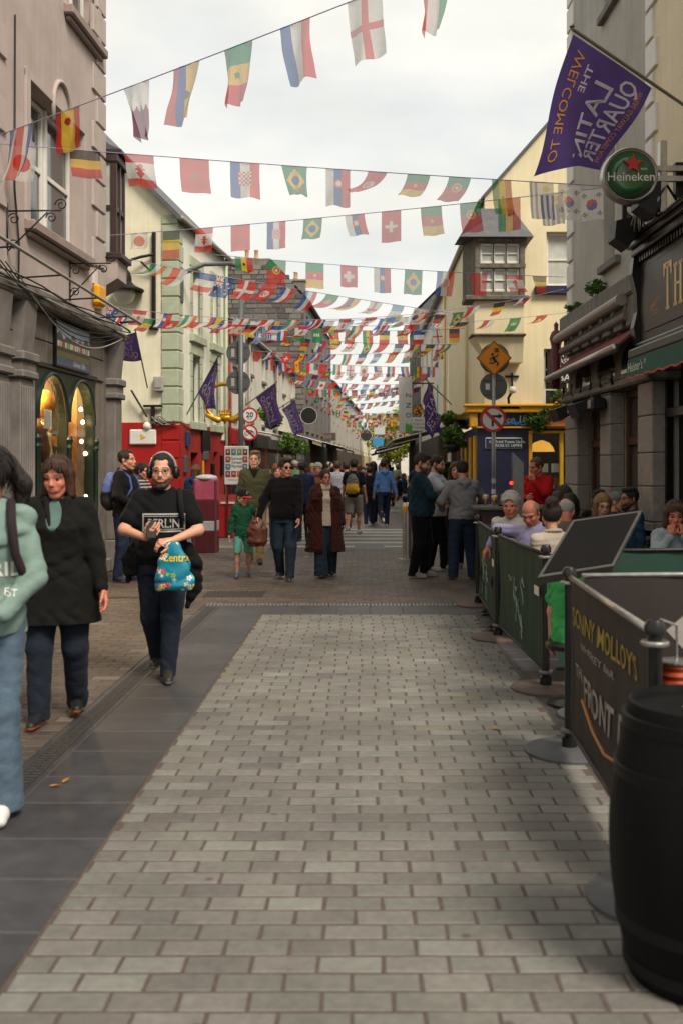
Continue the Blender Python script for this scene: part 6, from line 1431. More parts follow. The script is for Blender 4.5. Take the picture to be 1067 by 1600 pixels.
        Vs.append(Vn); Qs.append(Qn+nb); Ks.append(np.tile(sc*np.array([1, .95, .93]), (len(Vn), 1))); nb += len(Vn)
    body = put('body', np.vstack(Vs), np.vstack(Qs), skin_mat(), np.vstack(Ks))
    # ---- hair
    if hair:
        cp, ct = make_hair(hair[0], fem); sd_ = np.random.default_rng(seed).uniform(0, 6, 4)
        fh = lambda X, Y, Z: .0022*np.sin(150*np.arctan2(X+1e-6, Y-.02)*.35+14*Z+sd_[0])+.002*np.sin(90*X+40*Z+sd_[1])*np.sin(80*Y+sd_[2])
        Vr, Qr = sdf_mesh(cp, max(hv, .0052), .02, ct, fh if lod < 3 else None)
        if len(Vr):
            if lod < 2:      # loose strands over the hair volume
                rg = np.random.default_rng(seed); n_ = {0: 1500, 1: 800}[lod]; ok = np.where((Vr[:, 1] > -.045) | (Vr[:, 2] > .1))[0]; ix = ok[rg.integers(0, len(ok), n_)]; p0 = Vr[ix]; nr = p0-A3(0,.015,.03); nr[:, 2] *= .6; nr /= np.linalg.norm(nr, axis=1)[:, None]
                lw_ = hair[0] in ('long', 'bob', 'pony'); fl = np.stack([p0[:, 0]*(2 if lw_ else 4), p0[:, 1]*3+(.25 if not lw_ else .1), np.full(n_, -.9 if lw_ else -.35)], 1)+rg.normal(0, .16 if hair[0] != 'curly' else .8, (n_, 3))
                fl -= nr*(fl*nr).sum(1)[:, None]; fl /= np.linalg.norm(fl, axis=1)[:, None]+1e-6; ln = rg.uniform(.5, 1.2, (n_, 1))*(.06 if lw_ else .016); sd2 = np.cross(fl, nr)*rg.uniform(.0014, .0028, (n_, 1))
                P0 = p0-nr*.002; P1 = p0+fl*ln*.5+nr*rg.uniform(.001, .004, (n_, 1)); P2 = p0+fl*ln+nr*rg.uniform(-.001, .004, (n_, 1))
                b0 = len(Vr); Vr = np.vstack([Vr, P0-sd2, P0+sd2, P1-sd2, P1+sd2, P2-sd2*.3, P2+sd2*.3]); i_ = np.arange(n_)+b0
                Qr = np.vstack([Qr, np.stack([i_, i_+n_, i_+3*n_, i_+2*n_], 1), np.stack([i_+2*n_, i_+3*n_, i_+5*n_, i_+4*n_], 1)])
            put('hair', HT(Vr), Qr, hair_mat(hair[1]))
    if beard and lod < 3:
        bpz = [('cone', A3(s*.06,-.01,-.055), A3(s*.026,-.066,-.102), .01, .016) for s in (-1, 1)]+[('ell', A3(0,-.07,-.107), (.033,.026,.024)), ('cone', A3(-.022,-.094,-.0475), A3(.022,-.094,-.0475), .006, .006)]
        fb = lambda X, Y, Z: .0025*np.sin(140*X+30*Z)*np.sin(120*Z+60*Y)
        Vr, Qr = sdf_mesh(bpz, max(hv, .0052), .015, [('ell', A3(0,-.11,-.0605), (.024,.03,.0085)), ('ell', A3(0,-.03,-.035), (.057,.07,.05))], fb); put('beard', HT(Vr), Qr, hair_mat(beard))
    # ---- trousers
    b = dict(kind='jeans', col='#2a3346', mat='denim', w=1.0); b.update(bottom or {})
    pr = []
    lg = .0 if b['kind'] == 'jeans' else 1
    for s in (-1, 1):
        th, kr, ar = .1*g*b['w'], .074*math.sqrt(g)*b['w'], .058*b['w']*b.get('flare', 1.0)
        low = ank[s]+A3(0, .0, -.035)
        if b['kind'] == 'jeans': pr += [('cone', hip[s]+A3(0,.01,-.02), kn[s], th, kr), ('cone', kn[s], low, kr, ar)]
        else: pr += [('cone', hip[s]+A3(0,.01,-.02), kn[s]+A3(0,0,-.02), th*1.0, kr*1.15)]
    pr.append(('loft', A3(0,0,up), np.eye(3), [(.83,0,.0,.165*g,.12*g), (.93,0,0,.172*g,.128*g), (1.02,0,-.005*belly,.155*g,.118*g*(1+.2*belly))]))
    cuts = [] if b['kind'] == 'jeans' else [('plane', (0,0,b.get('hem', .46)), (0,0,-1))]
    if seat is None and b['kind'] == 'jeans': cuts = [('plane', (0,0,.035), (0,0,-1))]
    V, Q = sdf_mesh(pr, bv, .028, cuts, folds(seed*3+1, b.get('fold', .0065), 27)); put('trousers' if b['kind'] == 'jeans' else 'shorts', V, Q, cloth_mat(b['col'], b['mat']))
    # ---- top
    t = dict(kind='sweater', col='#333333', mat='cloth', hem=.88, loose=1.0, sleeve=1.0, hood=False, collar=None, open=False); t.update(top or {})
    L_ = t['loose']; gg = g*L_
    st = [(t['hem'],0,0,.178*gg*t.get('flare',1),.132*gg*t.get('flare',1)), (.97,0,-.01*belly,.178*gg,.135*gg*(1+.15*belly)), (1.08,0,-.02*belly,.162*gg*(.93 if fem else 1),.125*gg*(1+.2*belly)), (1.2,0,-.012*belly,.17*gg,.128*gg*(1+.1*belly)), (1.29,0,-.012 if fem else 0,.182*gg,.128*gg*(1.08 if fem else 1)), (1.38,0,.008,.178*gg,.115*L_), (1.45,0,.018,.13*L_,.085*L_), (1.5,0,.025,.075,.066)]
    if t['hem'] < .8: st = [(t['hem'],0,0,.2*gg*t.get('flare',1.1),.15*gg*t.get('flare',1.1)), (.85,0,0,.19*gg,.145*gg)]+st[1:]
    tp = [('loft', piv-Rl @ piv+Rl @ A3(0,0,up), Rl, st)]
    for s in (-1, 1):
        tp.append(('cone', T(A3(s*.06,.015,1.425)), sh[s], .055*L_, .058*L_*math.sqrt(g)))
        e1 = sh[s]+(el[s]-sh[s])*min(1, t['sleeve']*2)
        tp.append(('cone', sh[s], e1, .06*L_*g, (.054 if t['sleeve'] > .5 else .064)*L_*g))
        if t['sleeve'] > .5: f_ = (t['sleeve']-.5)*2; w2 = el[s]+(wr[s]-el[s])*f_; tp.append(('cone', el[s], w2, .053*L_*math.sqrt(g), .041*L_))
    cuts = [('ell', T(A3(0,-.012,1.52)), (.066,.068,.055 if t['kind'] != 'vneck' else .075))] if not t['hood'] else [('ell', T(A3(0,-.02,1.52)), (.066,.07,.06))]
    if t.get('vcut'): cuts.append(('ell', T(A3(-.01,-.15,1.4)), t['vcut']))
    if t['open']:
        w_ = t['open']; cuts += [('box', T(A3(0,-.2,.95)), (w_, .2, .8))]
    if t['hem'] < .8:
        for s in (-1, 1): tp.append(('cone', hip[s], kn[s], .125*g*L_, .115*g*L_))
        cuts.append(('plane', (0,0,t['hem']+up), (0,0,-1)))
    V, Q = sdf_mesh(tp, bv, .035, cuts, folds(seed*5+2, t.get('fold', .011 if lod < 2 else .007), 24))
    topo = put({'coat': 'coat', 'tee': 't_shirt', 'hoodie': 'hoodie', 'jacket': 'jacket', 'shirt': 'shirt'}.get(t['kind'], 'sweater'), V, Q, cloth_mat(t['col'], t['mat']))
    if t['hood']:
        hp = []
        pts = [T(A3(.075*math.cos(a), .03-.085*math.sin(-a) if False else .03+.085*math.sin(a), 1.475+.03*math.sin(a))) for a in np.linspace(-2.2, math.pi+2.2-math.pi+.0, 1)] if False else []
        for i in range(13):
            a = R(-60+300*i/12); pts.append(T(A3(.088*math.cos(a), .02+.085*math.sin(a), 1.452+.03*max(0, math.sin(a))-.03*max(0, -math.sin(a)))))
        for i in range(12): bk = max(0, math.sin(R(-60+300*(i+.5)/12))); hp.append(('cone', pts[i], pts[i+1], .026+.012*bk, .026+.012*bk))
        hp += [('cone', T(A3(-.05,.11,1.45)), T(A3(.05,.11,1.45)), .05, .05), ('cone', T(A3(0,.125,1.42)), T(A3(0,.13,1.34)), .055, .02)]
        V, Q = sdf_mesh(hp, bv*.85, .02, (), folds(seed*5+9, .006, 34)); put('hood', V, Q, cloth_mat(t['col'], t['mat']), parent=root)
    if t['collar']:
        hp = []; ck = t['collar']
        n_ = 14
        for i in range(n_):
            a0, a1 = R(-75+330*i/n_), R(-75+330*(i+1)/n_); rr = ck.get('r', .074); zz = ck.get('z', 1.485)
            f0, f1 = [A3(rr*math.cos(a), .015+rr*math.sin(a), zz+.02*math.sin(a)) for a in (a0, a1)]; hp.append(('cone', T(f0), T(f1), ck.get('t', .014), ck.get('t', .014)))
            if ck.get('tall'): u_ = A3(0,0,ck['tall']); hp.append(('cone', T(f0+u_), T(f1+u_), ck.get('t', .014), ck.get('t', .014)))
        V, Q = sdf_mesh(hp, bv*.7, .02); put('collar', V, Q, cloth_mat(ck.get('col', t['col']), ck.get('mat', t['mat'])))
    if inner:
        st2 = [(z, cx, cy, rx_*(.9 if inner.get('fat') else .86), ry_*(.89 if inner.get('fat') else .86)) for z, cx, cy, rx_, ry_ in st if z >= inner.get('hem', .86)]; st2 = [(inner.get('hem', .86), 0, 0, .15*gg, .108*gg)]+st2
        V, Q = sdf_mesh([('loft', piv-Rl @ piv+Rl @ A3(0,0,up), Rl, st2)], bv, .03, [('ell', T(A3(0,-.03,1.53)), (.06,.07,.06 if not inner.get('roll') else .01))], folds(seed*7, .005, 30)); put('inner_top', V, Q, cloth_mat(inner['col'], inner.get('mat', 'cloth')))
    # ---- shoes
    for s in (-1, 1):
        if shoes is None: break
        a = ank[s]; yw = rotz(s*.12); dn = a[2]-.085
        o_ = A3(a[0], a[1]-.02, dn); q = lambda x_, y_, z_: o_+yw @ A3(x_, y_, z_)
        tilt = shoes[2] if len(shoes) > 2 else 0
        pr = [('cone', q(0,.05,.05), q(0,-.0,.06), .036, .042), ('cone', q(0,-.0,.06), q(0,-.09,.04), .042, .036), ('cone', q(0,-.08,.038), q(0,-.16,.034), .038, .03), ('cone', q(0,.03,.09), q(0,.02,.06), .036, .04)]
        V, Q = sdf_mesh(pr, max(.008, bv*.6), .02, [('plane', (0,0,dn+.002), (0,0,-1))])
        k = np.tile(np.array(C(shoes[0])), (len(V), 1)); k[V[:, 2] < dn+sole_z] = np.array(C(shoes[1])); put('shoe', V, Q, mat('shoe_leather', attr=True, rough=0.55, var=0.2, vs=30, bump=0.2, bs=150), k)
    info = dict(root=root, HT=HT, T=T, wr=wr, el=el, sh=sh, S=S_, top=topo, put=put, hc=hc, Rh=Rh, kn=kn, ank=ank, hip=hip, hs=hs, bv=bv, up=up, body=body)
    if extra: extra(info)
    return info
# ---- accessories
def wpt(I, p): return I['root'].matrix_local @ Vector(np.asarray(p)*I['S'])
def local_mb(I, mb, name, m, smooth=True, parent=None):
    s = I['S']; mb.v = [v*s for v in mb.v]; me = mb.mesh(name, m, smooth); return link(name, me, parent or I['root'])
def glasses(I, col='#1a1816', lens=None):
    mb = MB(); HT = I['HT']
    for s in (-1, 1):
        pts = [HT(A3(s*.033+.021*math.cos(a), -.1+.012*abs(math.cos(a))*0, .004+.015*math.sin(a))) for a in np.linspace(0, 2*math.pi, 15)]; mb.tube(pts, .0022*I['hs'], 5)
        mb.tube([HT(A3(s*.053,-.098,.008)), HT(A3(s*.075,-.05,.01)), HT(A3(s*.078,.012,.01))], .0022, 5)
    mb.tube([HT(A3(-.012,-.102,.008)), HT(A3(.012,-.102,.008))], .0022, 5)
    g_ = local_mb(I, mb, 'glasses', mat('specs_%s' % col, col, .3))
    if lens:
        mb = MB()
        for s in (-1, 1): mb.add([HT(A3(s*.033+.024*math.cos(a), -.1, .003+.018*math.sin(a))) for a in np.linspace(0, 2*math.pi, 15)[:-1]], [tuple(range(14))])
        local_mb(I, mb, 'lens', mat('dark_lens', lens, .08, 0, spec=0.8), False, g_)
def cap(I, col, brim_col, back=False):
    pr = [('ell', A3(0,.014,.05), (.086,.104,.086))]
    V, Q = sdf_mesh(pr, .006, .01, [('box', A3(0,0,-.16), A3(.3,.3,.19))])
    o = I['put']('cap', I['HT'](V), Q, cloth_mat(col))
    s = -1 if not back else 1
    pr = [('ell', A3(0,s*.1,.032), (.078,.07,.01))]; V, Q = sdf_mesh(pr, .006, .01)
    I['put']('brim', I['HT'](V), Q, cloth_mat(brim_col))
    return o
def decal(I, name, vts, fs, m, cx, cz, w, off=.004):
    """flat print laid on the front of the top; vts in units of w"""
    top = I['top']; me = top.data; bv = BVHTree.FromPolygons([v.co for v in me.vertices], [tuple(p.vertices) for p in me.polygons])
    out = []
    for x_, z_ in vts:
        hit = bv.ray_cast(Vector((cx+x_*w, -1.0, cz+z_*w)), Vector((0, 1, 0)))
        out.append(Vector((cx+x_*w, hit[0].y-off, cz+z_*w)) if hit[0] is not None else Vector((cx+x_*w, -.15, cz+z_*w)))
    mb = MB(); mb.v = out; mb.f = fs; mb.mi = [0]*len(fs); return link(name, mb.mesh(name, m), I['root'])
def text_decal(I, s, m, cx, cz, size, bold=0.0, spacing=1.0, wide=1.0):
    v, f = text_mesh(s, 1.0, bold, 0, spacing); return decal(I, 'print', [(a*wide, b) for a, b, _ in v], f, m, cx, cz, size)
def backpack(I, col, col2, strap='#222226', big=1.0, y=.2):
    T = I['T']; pr = [('ell', T(A3(0,y,1.22)), (.15*big,.1*big,.22*big)), ('ell', T(A3(0,y+.05,1.12)), (.13*big,.07,.12)), ('cone', T(A3(-.08,y,1.05)), T(A3(.08,y,1.05)), .08, .08)]
    V, Q = sdf_mesh(pr, .014, .05, (), folds(77, .008, 22)); k = np.tile(np.array(C(col)), (len(V), 1)); k[V[:, 2] < T(A3(0,y,1.2))[2]] = np.array(C(col2))
    o = I['put']('backpack', V, Q, mat('nylon', attr=True, rough=.6, var=.15, bump=.3, bs=200), k)
    for s in (-1, 1):
        mb = MB(); mb.tube([T(A3(s*.09,.13,1.42)), T(A3(s*.1,.03,1.5)), T(A3(s*.105,-.1,1.4)), T(A3(s*.12,-.14,1.25)), T(A3(s*.17,-.06,1.1)), T(A3(s*.14,.12,1.05))], .017, 6); local_mb(I, mb, 'strap', cloth_mat(strap))
def phone(I, s, d, up_=(0,0,1)):
    w_ = I['wr'][s]; p = w_+np.array(d, float); mb = MB(Matrix.Translation(p) @ Matrix.Rotation(-.5, 4, 'X')); mb.box(-.037,.037,-.005,.005,-.075,.075, ch=.004); local_mb(I, mb, 'phone', m_black, False)
def px_loc(px, py): d = G(py); return (px-VX)*d/FPX, d
WALK_L = ((-.08, .24, .04), (.07, -.26, 0)); WALK_R = ((-.07, -.26, 0), (.08, .24, .05)); STEP = ((-.08, .1, 0), (.08, -.14, 0))
# ================================================================ the people of the street
def drape(I, pts, rad, nm, col, kind='cloth', h=.012, amp=.01, k=.03):
    V, Q = sdf_mesh([('cone', np.array(a), np.array(b), ra, rb) for a, b, ra, rb in zip(pts[:-1], pts[1:], rad[:-1], rad[1:])], h, k, (), folds(len(nm)*7, amp, 26)); return I['put'](nm, V, Q, cloth_mat(col, kind))
def strap(I, pts, col, r=.014, nm='strap'): mb = MB(); mb.tube([I['T'](A3(*p)) for p in pts], r, 6); return local_mb(I, mb, nm, cloth_mat(col))

# woman in the mint hoodie, cut by the left edge
def ex(I):
    w_ = mat('hoodie_print', '#c9c9c2', .8, .1); k_ = mat('hoodie_print_dark', '#20262a', .8, .1)
    text_decal(I, 'MADRID', w_, .01, 1.155, .095, .02, 1.05, .95); text_decal(I, '* * *', k_, -.02, 1.07, .05); text_decal(I, 'EST', w_, .13, 1.065, .045, .01); text_decal(I, 'NYC', w_, .0, .94, .09, .02)
    T = I['T']
    for s in (-1, 1): mb = MB(); mb.tube([T(A3(s*.045,-.1,1.43)), T(A3(s*.06,-.16,1.36)), T(A3(s*.058,-.168,1.2))], .007, 6); local_mb(I, mb, 'drawstring', m_white)
    strap(I, [(.1,.1,1.46), (.115,-.03,1.49), (.13,-.125,1.4), (.15,-.15,1.25), (.2,-.07,1.08), (.19,.08,1.02)], '#2a2024', .022)
    V, Q = sdf_mesh([('ell', I['T'](A3(.0,-.125,.99)), (.15,.045,.075))], .01, .02); I['put']('front_pocket', V, Q, cloth_mat('#6e827a'))
    mb = MB(); mb.tube([I['HT'](A3(.07*math.cos(a), -.045+.03*math.sin(a)*0+.01, .112-.05*abs(math.cos(a)))) for a in np.linspace(.2, 2.9, 10)], .008, 6); local_mb(I, mb, 'hair_band', cloth_mat('#9fc4b4'))
person('woman in a pale mint hoodie and faded jeans cut off by the left edge', -1.84, 4.85, 12, 1.77, .94, fem=True, skin='tan', hair=('pony', '#1c1310'), lod=0, feet=((-.08, .2, .04), (.08, -.12, 0)),
       top=dict(kind='hoodie', col='#6e827a', hood=True, loose=1.08, hem=.86, fold=.014), bottom=dict(col='#4a5a69', w=.96, flare=1.85, fold=.004), shoes=('#c9c7c2', '#b5b2ab'),
       arms=(((-.12,-.2,.98), (-1,.5,-.2)), ((.1,-.19,.98), (1,.55,-.2))), hands=('hide', 'hide'), head=(-68, 6), extra=ex, brow='#1c1310')
# woman in the dark coat
def ex(I):
    T = I['T']
    V, Q = sdf_mesh([('cone', T(A3(-.07,-.06,1.47)), T(A3(-.03,-.15,1.3)), .02, .012), ('cone', T(A3(.07,-.06,1.47)), T(A3(.04,-.15,1.28)), .022, .014), ('cone', T(A3(-.08,.05,1.48)), T(A3(.08,.05,1.48)), .028, .028), ('cone', T(A3(-.08,.05,1.48)), T(A3(-.07,-.06,1.47)), .026, .02), ('cone', T(A3(.08,.05,1.48)), T(A3(.07,-.06,1.47)), .026, .022)], .009, .02); I['put']('coat_collar', V, Q, cloth_mat('#151413'))
x_, d_ = -2.03, 6.6
person('woman in a long black coat with auburn bobbed hair looking down', x_, d_, 8, 1.74, 1.14, fem=True, skin='ruddy', hair=('bob', '#3d2417'), lod=0, feet=((-.1, -.16, 0), (.1, .14, .03)),
       top=dict(kind='coat', col='#12110f', hem=.66, loose=1.12, flare=1.12, fold=.012, vcut=(.055,.12,.13)), bottom=dict(col='#1c222c', w=1.05, flare=1.15), shoes=('#17161a', '#a8532c'), arms=(None, ((.3,-.1,.88), (.6,1,0))), head=(-14, 13), inner=dict(col='#4d625c', fat=True), extra=ex, brow='#3d2417')
# man with headphones, phone and flowered carrier bag
def ex(I):
    HT = I['HT']; T = I['T']; glasses(I, '#3a3632')
    mb = MB(); mb.tube([HT(A3(.094*math.cos(a), .012, .005+.13*math.sin(a))) for a in np.linspace(0, math.pi, 22)], .011, 8); local_mb(I, mb, 'headband', mat('headphone_band', '#8a847e', .35, .1))
    for s in (-1, 1): V, Q = sdf_mesh([('ell', HT(A3(s*.094,.012,-.008)), (.028,.045,.052))], .007, .01); I['put']('ear_cup', V, Q, mat('headphone_black', '#151415', .4, .1))
    wp = mat('tee_print', '#8f8d88', .8, .12); text_decal(I, 'BERLIN', wp, .02, 1.2, .098, .012, 1.0, .8)
    fr = []; ff = []
    for (x0, x1, z0, z1) in ((-.165,.165,.088,.1), (-.165,.165,-.045,-.033), (-.165,-.152,-.033,.088), (.152,.165,-.033,.088), (-.15,.15,.075,.08), (-.15,.15,-.025,-.02)):
        n_ = 8
        for i in range(n_):
            b = len(fr); xa, xb = (x0+(x1-x0)*i/n_, x0+(x1-x0)*(i+1)/n_) if x1-x0 > .05 else (x0, x1); za, zb = (z0, z1) if x1-x0 > .05 else (z0+(z1-z0)*i/n_, z0+(z1-z0)*(i+1)/n_)
            fr += [(xa, za), (xb, za), (xb, zb), (xa, zb)]; ff.append((b, b+1, b+2, b+3))
    decal(I, 'print_border', fr, ff, wp, .02, 1.21, 1.0)
    phone(I, -1, (.05, -.07, .07))
    # jacket tied over the forearms
    drape(I, [T(A3(-.19,-.04,1.06)), T(A3(-.24,-.04,.95)), T(A3(-.25,-.02,.82))], [.045,.06,.045], 'tied_jacket', '#0f0f10', amp=.02)
    drape(I, [T(A3(.2,-.06,1.03)), T(A3(.24,-.06,.9)), T(A3(.25,-.04,.72)), T(A3(.2,-.04,.58))], [.045,.06,.055,.025], 'hanging_jacket', '#0f0f10', amp=.02)
    strap(I, [(.12,.1,1.46), (.13,-.02,1.48), (.145,-.12,1.38), (.16,-.14,1.24)], '#161618', .02)
person('bearded man with headphones and glasses in a black printed t-shirt', -1.6, 7.9, 6, 1.77, 1.16, skin='fair', hair=('receding', '#1f1713'), beard='#1a1310', lod=0, feet=((-.06, .2, .05), (.05, -.14, 0)),
       top=dict(kind='tee', col='#0e0e0f', sleeve=.34, loose=1.0, hem=.9), bottom=dict(col='#1c222d'), shoes=('#2a2622', '#77736c'), arms=(((-.1,-.27,1.12), (-1,.35,-.35)), ((.1,-.26,1.1), (1,.35,-.35))),
       hands=(dict(d=(.6,-.6,.45), n=(.3,.6,.75), curl=.8, thumb=.6), dict(d=(-.8,-.4,-.1), n=(0,.5,-.8), curl=1.0, t=(0,-1,.5))), head=(-4, 3), extra=ex, belly=.6)
def carrier(x, d, z):
    o = thing('carrier_bag', 'turquoise plastic carrier bag with flower print and yellow lettering', 'bag', (x, d, z-.37))
    st = [(-.37,0,0,.13,.035), (-.33,0,0,.155,.055), (-.22,0,0,.135,.05), (-.1,0,0,.095,.035), (-.03,.0,0,.05,.02), (0,0,0,.03,.014)]
    V, Q = sdf_mesh([('loft', A3(0,0,.37), np.eye(3), st)], .006, .02, (), folds(5, .012, 26))
    k = np.tile(np.array(C('#137488')), (len(V), 1)); r_ = np.random.default_rng(4); fc = [C(c) for c in ('#c8342c', '#e6b41c', '#d8722a', '#e0ded8', '#7a2a5c', '#4aa0cc', '#c9457a', '#7fae3a')]
    for _ in range(75):
        i = r_.integers(len(V)); p = V[i]
        if p[2] > .15 and abs(p[0]) < .06 and p[2] < .33: continue
        if p[2] > .16 and p[0] > -.02: continue
        c1 = fc[r_.integers(8)]; c2 = fc[r_.integers(8)]; rr = r_.uniform(.014, .026); dv = V-p; a = np.arctan2(dv[:, 2], dv[:, 0]); dist = np.linalg.norm(dv, axis=1)
        k[dist < rr*(.75+.3*np.cos(5*a))] = c1; k[dist < rr*.35] = c2
    b = link('bag_body', np_mesh('bag_body', V, Q, mat('thin_plastic', attr=True, rough=.25, var=.06, spec=.6), k), o)
    bv = BVHTree.FromPolygons([Vector(v) for v in V], [tuple(int(j) for j in q) for q in Q])
    tv, tf = text_mesh('Centra', .085, .015, 0); mb = MB()
    for a, c, _ in tv:
        h = bv.ray_cast(Vector((a*.85+.015, -.5, c+.225)), Vector((0, 1, 0))); mb.v.append(Vector((a*.85+.015, (h[0].y if h[0] else -.04)-.004, c+.225)))
    mb.f = tf; mb.mi = [0]*len(tf); link('print', mb.mesh('print', mat('yellow_print', '#d8b81c', .5, .05)), b)
    mb = MB(); mb.tube([(-.03,-.01,.37), (-.06,-.03,.33), (-.085,-.03,.345), (-.07,-.02,.37), (-.02,-.01,.385)], .005, 5); link('drawstring', mb.mesh('drawstring', m_white, True), o)
carrier(-1.45, 7.6, 1.1)
# man with the blue backpack at the shop corner, in profile
person('tall man in a black jacket with a blue backpack standing by the shop corner', -3.45, 14.4, 78, 1.9, 1.1, hair=('receding', '#231c18'), lod=1, top=dict(kind='jacket', col='#131315', loose=1.1, collar=dict(t=.02)), bottom=dict(col='#202a3e', w=1.05), shoes=('#22283a', '#a05a5c'),
       feet=((-.1, .05, 0), (.1, -.1, 0)), arms=(((-.2,-.22,1.05), (-.6,1,0)), None), extra=lambda I: backpack(I, '#4a5a92', '#141418', '#4a5a92', 1.12, .21))
# striped shirt person
def ex(I):
    V = np.array([v.co for v in I['top'].data.vertices]); k = np.where((np.sin(V[:, 2]*115) > .35)[:, None], np.array(C('#a89c94')), np.array(C('#2a1f22'))); a = I['top'].data.color_attributes.new('Col', 'FLOAT_COLOR', 'POINT')
    a.data.foreach_set('color', np.hstack([k, np.ones((len(k), 1))]).astype(np.float32).ravel()); I['top'].data.materials[0] = mat('striped_jersey', attr=True, rough=.85, var=.1, bump=.3, bs=300)
    strap(I, [(-.12,.05,1.46), (-.05,-.13,1.3), (.1,-.15,1.1), (.2,0,.98)], '#8a6a4a', .013)
person('slim person in a striped top with arms crossed behind the backpack man', -3.78, 16.9, 70, 1.72, .9, fem=True, hair=('pony', '#1f1612'), lod=1, top=dict(kind='tee', sleeve=.45, col='#2a1f22'), bottom=dict(col='#23262c'), arms=(((.05,-.22,1.12), (-1,.2,-.2)), ((-.02,-.25,1.08), (1,.2,-.2))), head=(0, 10), extra=ex)
person('dark haired person in a red top half hidden behind the headphones man', -3.72, 18.3, 150, 1.72, 1.0, fem=True, hair=('long', '#14100e'), lod=1, top=dict(col='#7c1c1a'))
person('woman with long auburn hair in a navy anorak seen from behind by the kiosk', -3.42, 20.2, 165, 1.7, 1.12, fem=True, hair=('long', '#5a3a20'), lod=1, top=dict(kind='jacket', col='#1d3052', hood=True, loose=1.15, hem=.78, fold=.013), bottom=dict(col='#6a5a4a'), feet=STEP,
       extra=lambda I: (strap(I, [(-.13,.1,1.47), (0,.17,1.3), (.14,.17,1.1), (.2,.06,.98)], '#5a2a22', .02)))
# family group walking towards the camera
def ex(I):
    T = I['T']
    V, Q = sdf_mesh([('cone', T(A3(-.05,-.09,1.47)), T(A3(.0,-.135,1.38)), .014, .01), ('cone', T(A3(.05,-.09,1.47)), T(A3(.0,-.135,1.38)), .014, .01), ('ell', T(A3(0,-.1,1.43)), (.035,.03,.05))], .008, .02); I['put']('collar_placket', V, Q, cloth_mat('#17191a'))
person('fair haired man in an olive quarter zip sweater and tan chinos', -1.9, 17.2, 5, 1.93, 1.06, skin='pale', hair=('short', '#7a5a38'), brow='#6a4a30', lod=1, feet=STEP, top=dict(col='#4a4b34', mat='knit', loose=1.02, collar=dict(t=.014, col='#17191a')), bottom=dict(col='#8a7452', mat='cloth'), shoes=('#2a2019', '#1a1512'), extra=lambda I: (ex(I), glasses(I, '#8a857c')), head=(-6, -4))
bx, bd = px_loc(380, 902)
def exb(I): cap(I, '#191c26', '#b5242a'); mb = MB(); mb.tube([I['HT'](A3(.0+.02*math.cos(a), -.092, .09+.018*math.sin(a))) for a in np.linspace(0, 5.2, 10)], .004, 5); local_mb(I, mb, 'cap_badge', m_white)
person('small boy in a dark green jumper, mint shorts and red brimmed cap', bx, bd, 8, 1.3, .98, skin='fair', hair=('crop', '#4a3524'), lod=1, hs=1.24, feet=((-.12, -.1, 0), (.12, .16, .02)), top=dict(col='#1d4a34', loose=1.06, hem=.84), bottom=dict(kind='shorts', col='#5f9a86', mat='cloth', hem=.5, w=1.0), shoes=('#34607a', '#a0432c'),
       arms=(None, ((.34,-.08,1.0), (.8,1,-.2))), head=(38, 12), extra=exb)
mx_, md_ = px_loc(446, 905)
def ex(I):
    glasses(I, '#0f0e0e', '#0c0c0c')
person('man in a black sweater and sunglasses walking hand in hand with the boy', mx_, md_, -4, 1.79, 1.14, hair=('short', '#2a1d16'), lod=0, feet=((-.09, .12, .02), (.09, -.18, 0)), top=dict(col='#141113', mat='knit', loose=1.12, hem=.9), bottom=dict(col='#26323f', w=1.05), shoes=('#1c2433', '#9a9892'),
       arms=(((-.36,-.1,.93), (-.9,.8,-.1)), ((.22,-.2,.92), (.8,1,-.1))), head=(38, 0), extra=ex, belly=.3)
cx_, cd_ = px_loc(508, 901)
def ex(I):
    glasses(I, '#2a2420'); T = I['T']
    V, Q = sdf_mesh([('cone', T(A3(s*.09,-.02,1.5)), T(A3(s*.1,-.14,1.36)), .03, .04) for s in (-1, 1)]+[('cone', T(A3(s*.1,-.14,1.36)), T(A3(s*.085,-.175,1.1)), .04, .018) for s in (-1, 1)]+[('cone', T(A3(-.09,.06,1.5)), T(A3(.09,.06,1.5)), .035, .035)], .01, .03, (), folds(3, .006, 20)); I['put']('lapels', V, Q, cloth_mat('#3e1d18', 'knit'))
    V, Q = sdf_mesh([('cone', T(A3(.062*math.cos(a), -.0+.062*math.sin(a), 1.485)), T(A3(.062*math.cos(a+.6), .0+.062*math.sin(a+.6), 1.485)), .032, .032) for a in np.arange(0, 6.28, .6)]+[('cone', T(A3(-.05,-.07,1.45)), T(A3(.05,-.07,1.45)), .035, .035)], .008, .03, (), folds(9, .01, 20)); I['put']('roll_neck', V, Q, cloth_mat('#b5a794', 'knit'))
person('woman with glasses in a long rust brown coat over a cream cable jumper', cx_, cd_, 12, 1.62, 1.16, fem=True, skin='ruddy', hair=('crop', '#2a1a14'), lod=0, feet=((-.08, -.16, 0), (.1, .12, .02)), top=dict(kind='coat', col='#3e1d18', mat='knit', hem=.42, loose=1.2, flare=1.2, open=.075, fold=.011), inner=dict(col='#b5a794', mat='knit', roll=True, hem=.84),
       bottom=dict(col='#25303c', w=1.25, flare=1.6), shoes=('#1a1614', '#2a2622'), arms=(None, ((.28,-.1,.86), (.7,1,0))), hands=('hide', 'hide'), head=(14, 0), extra=ex)
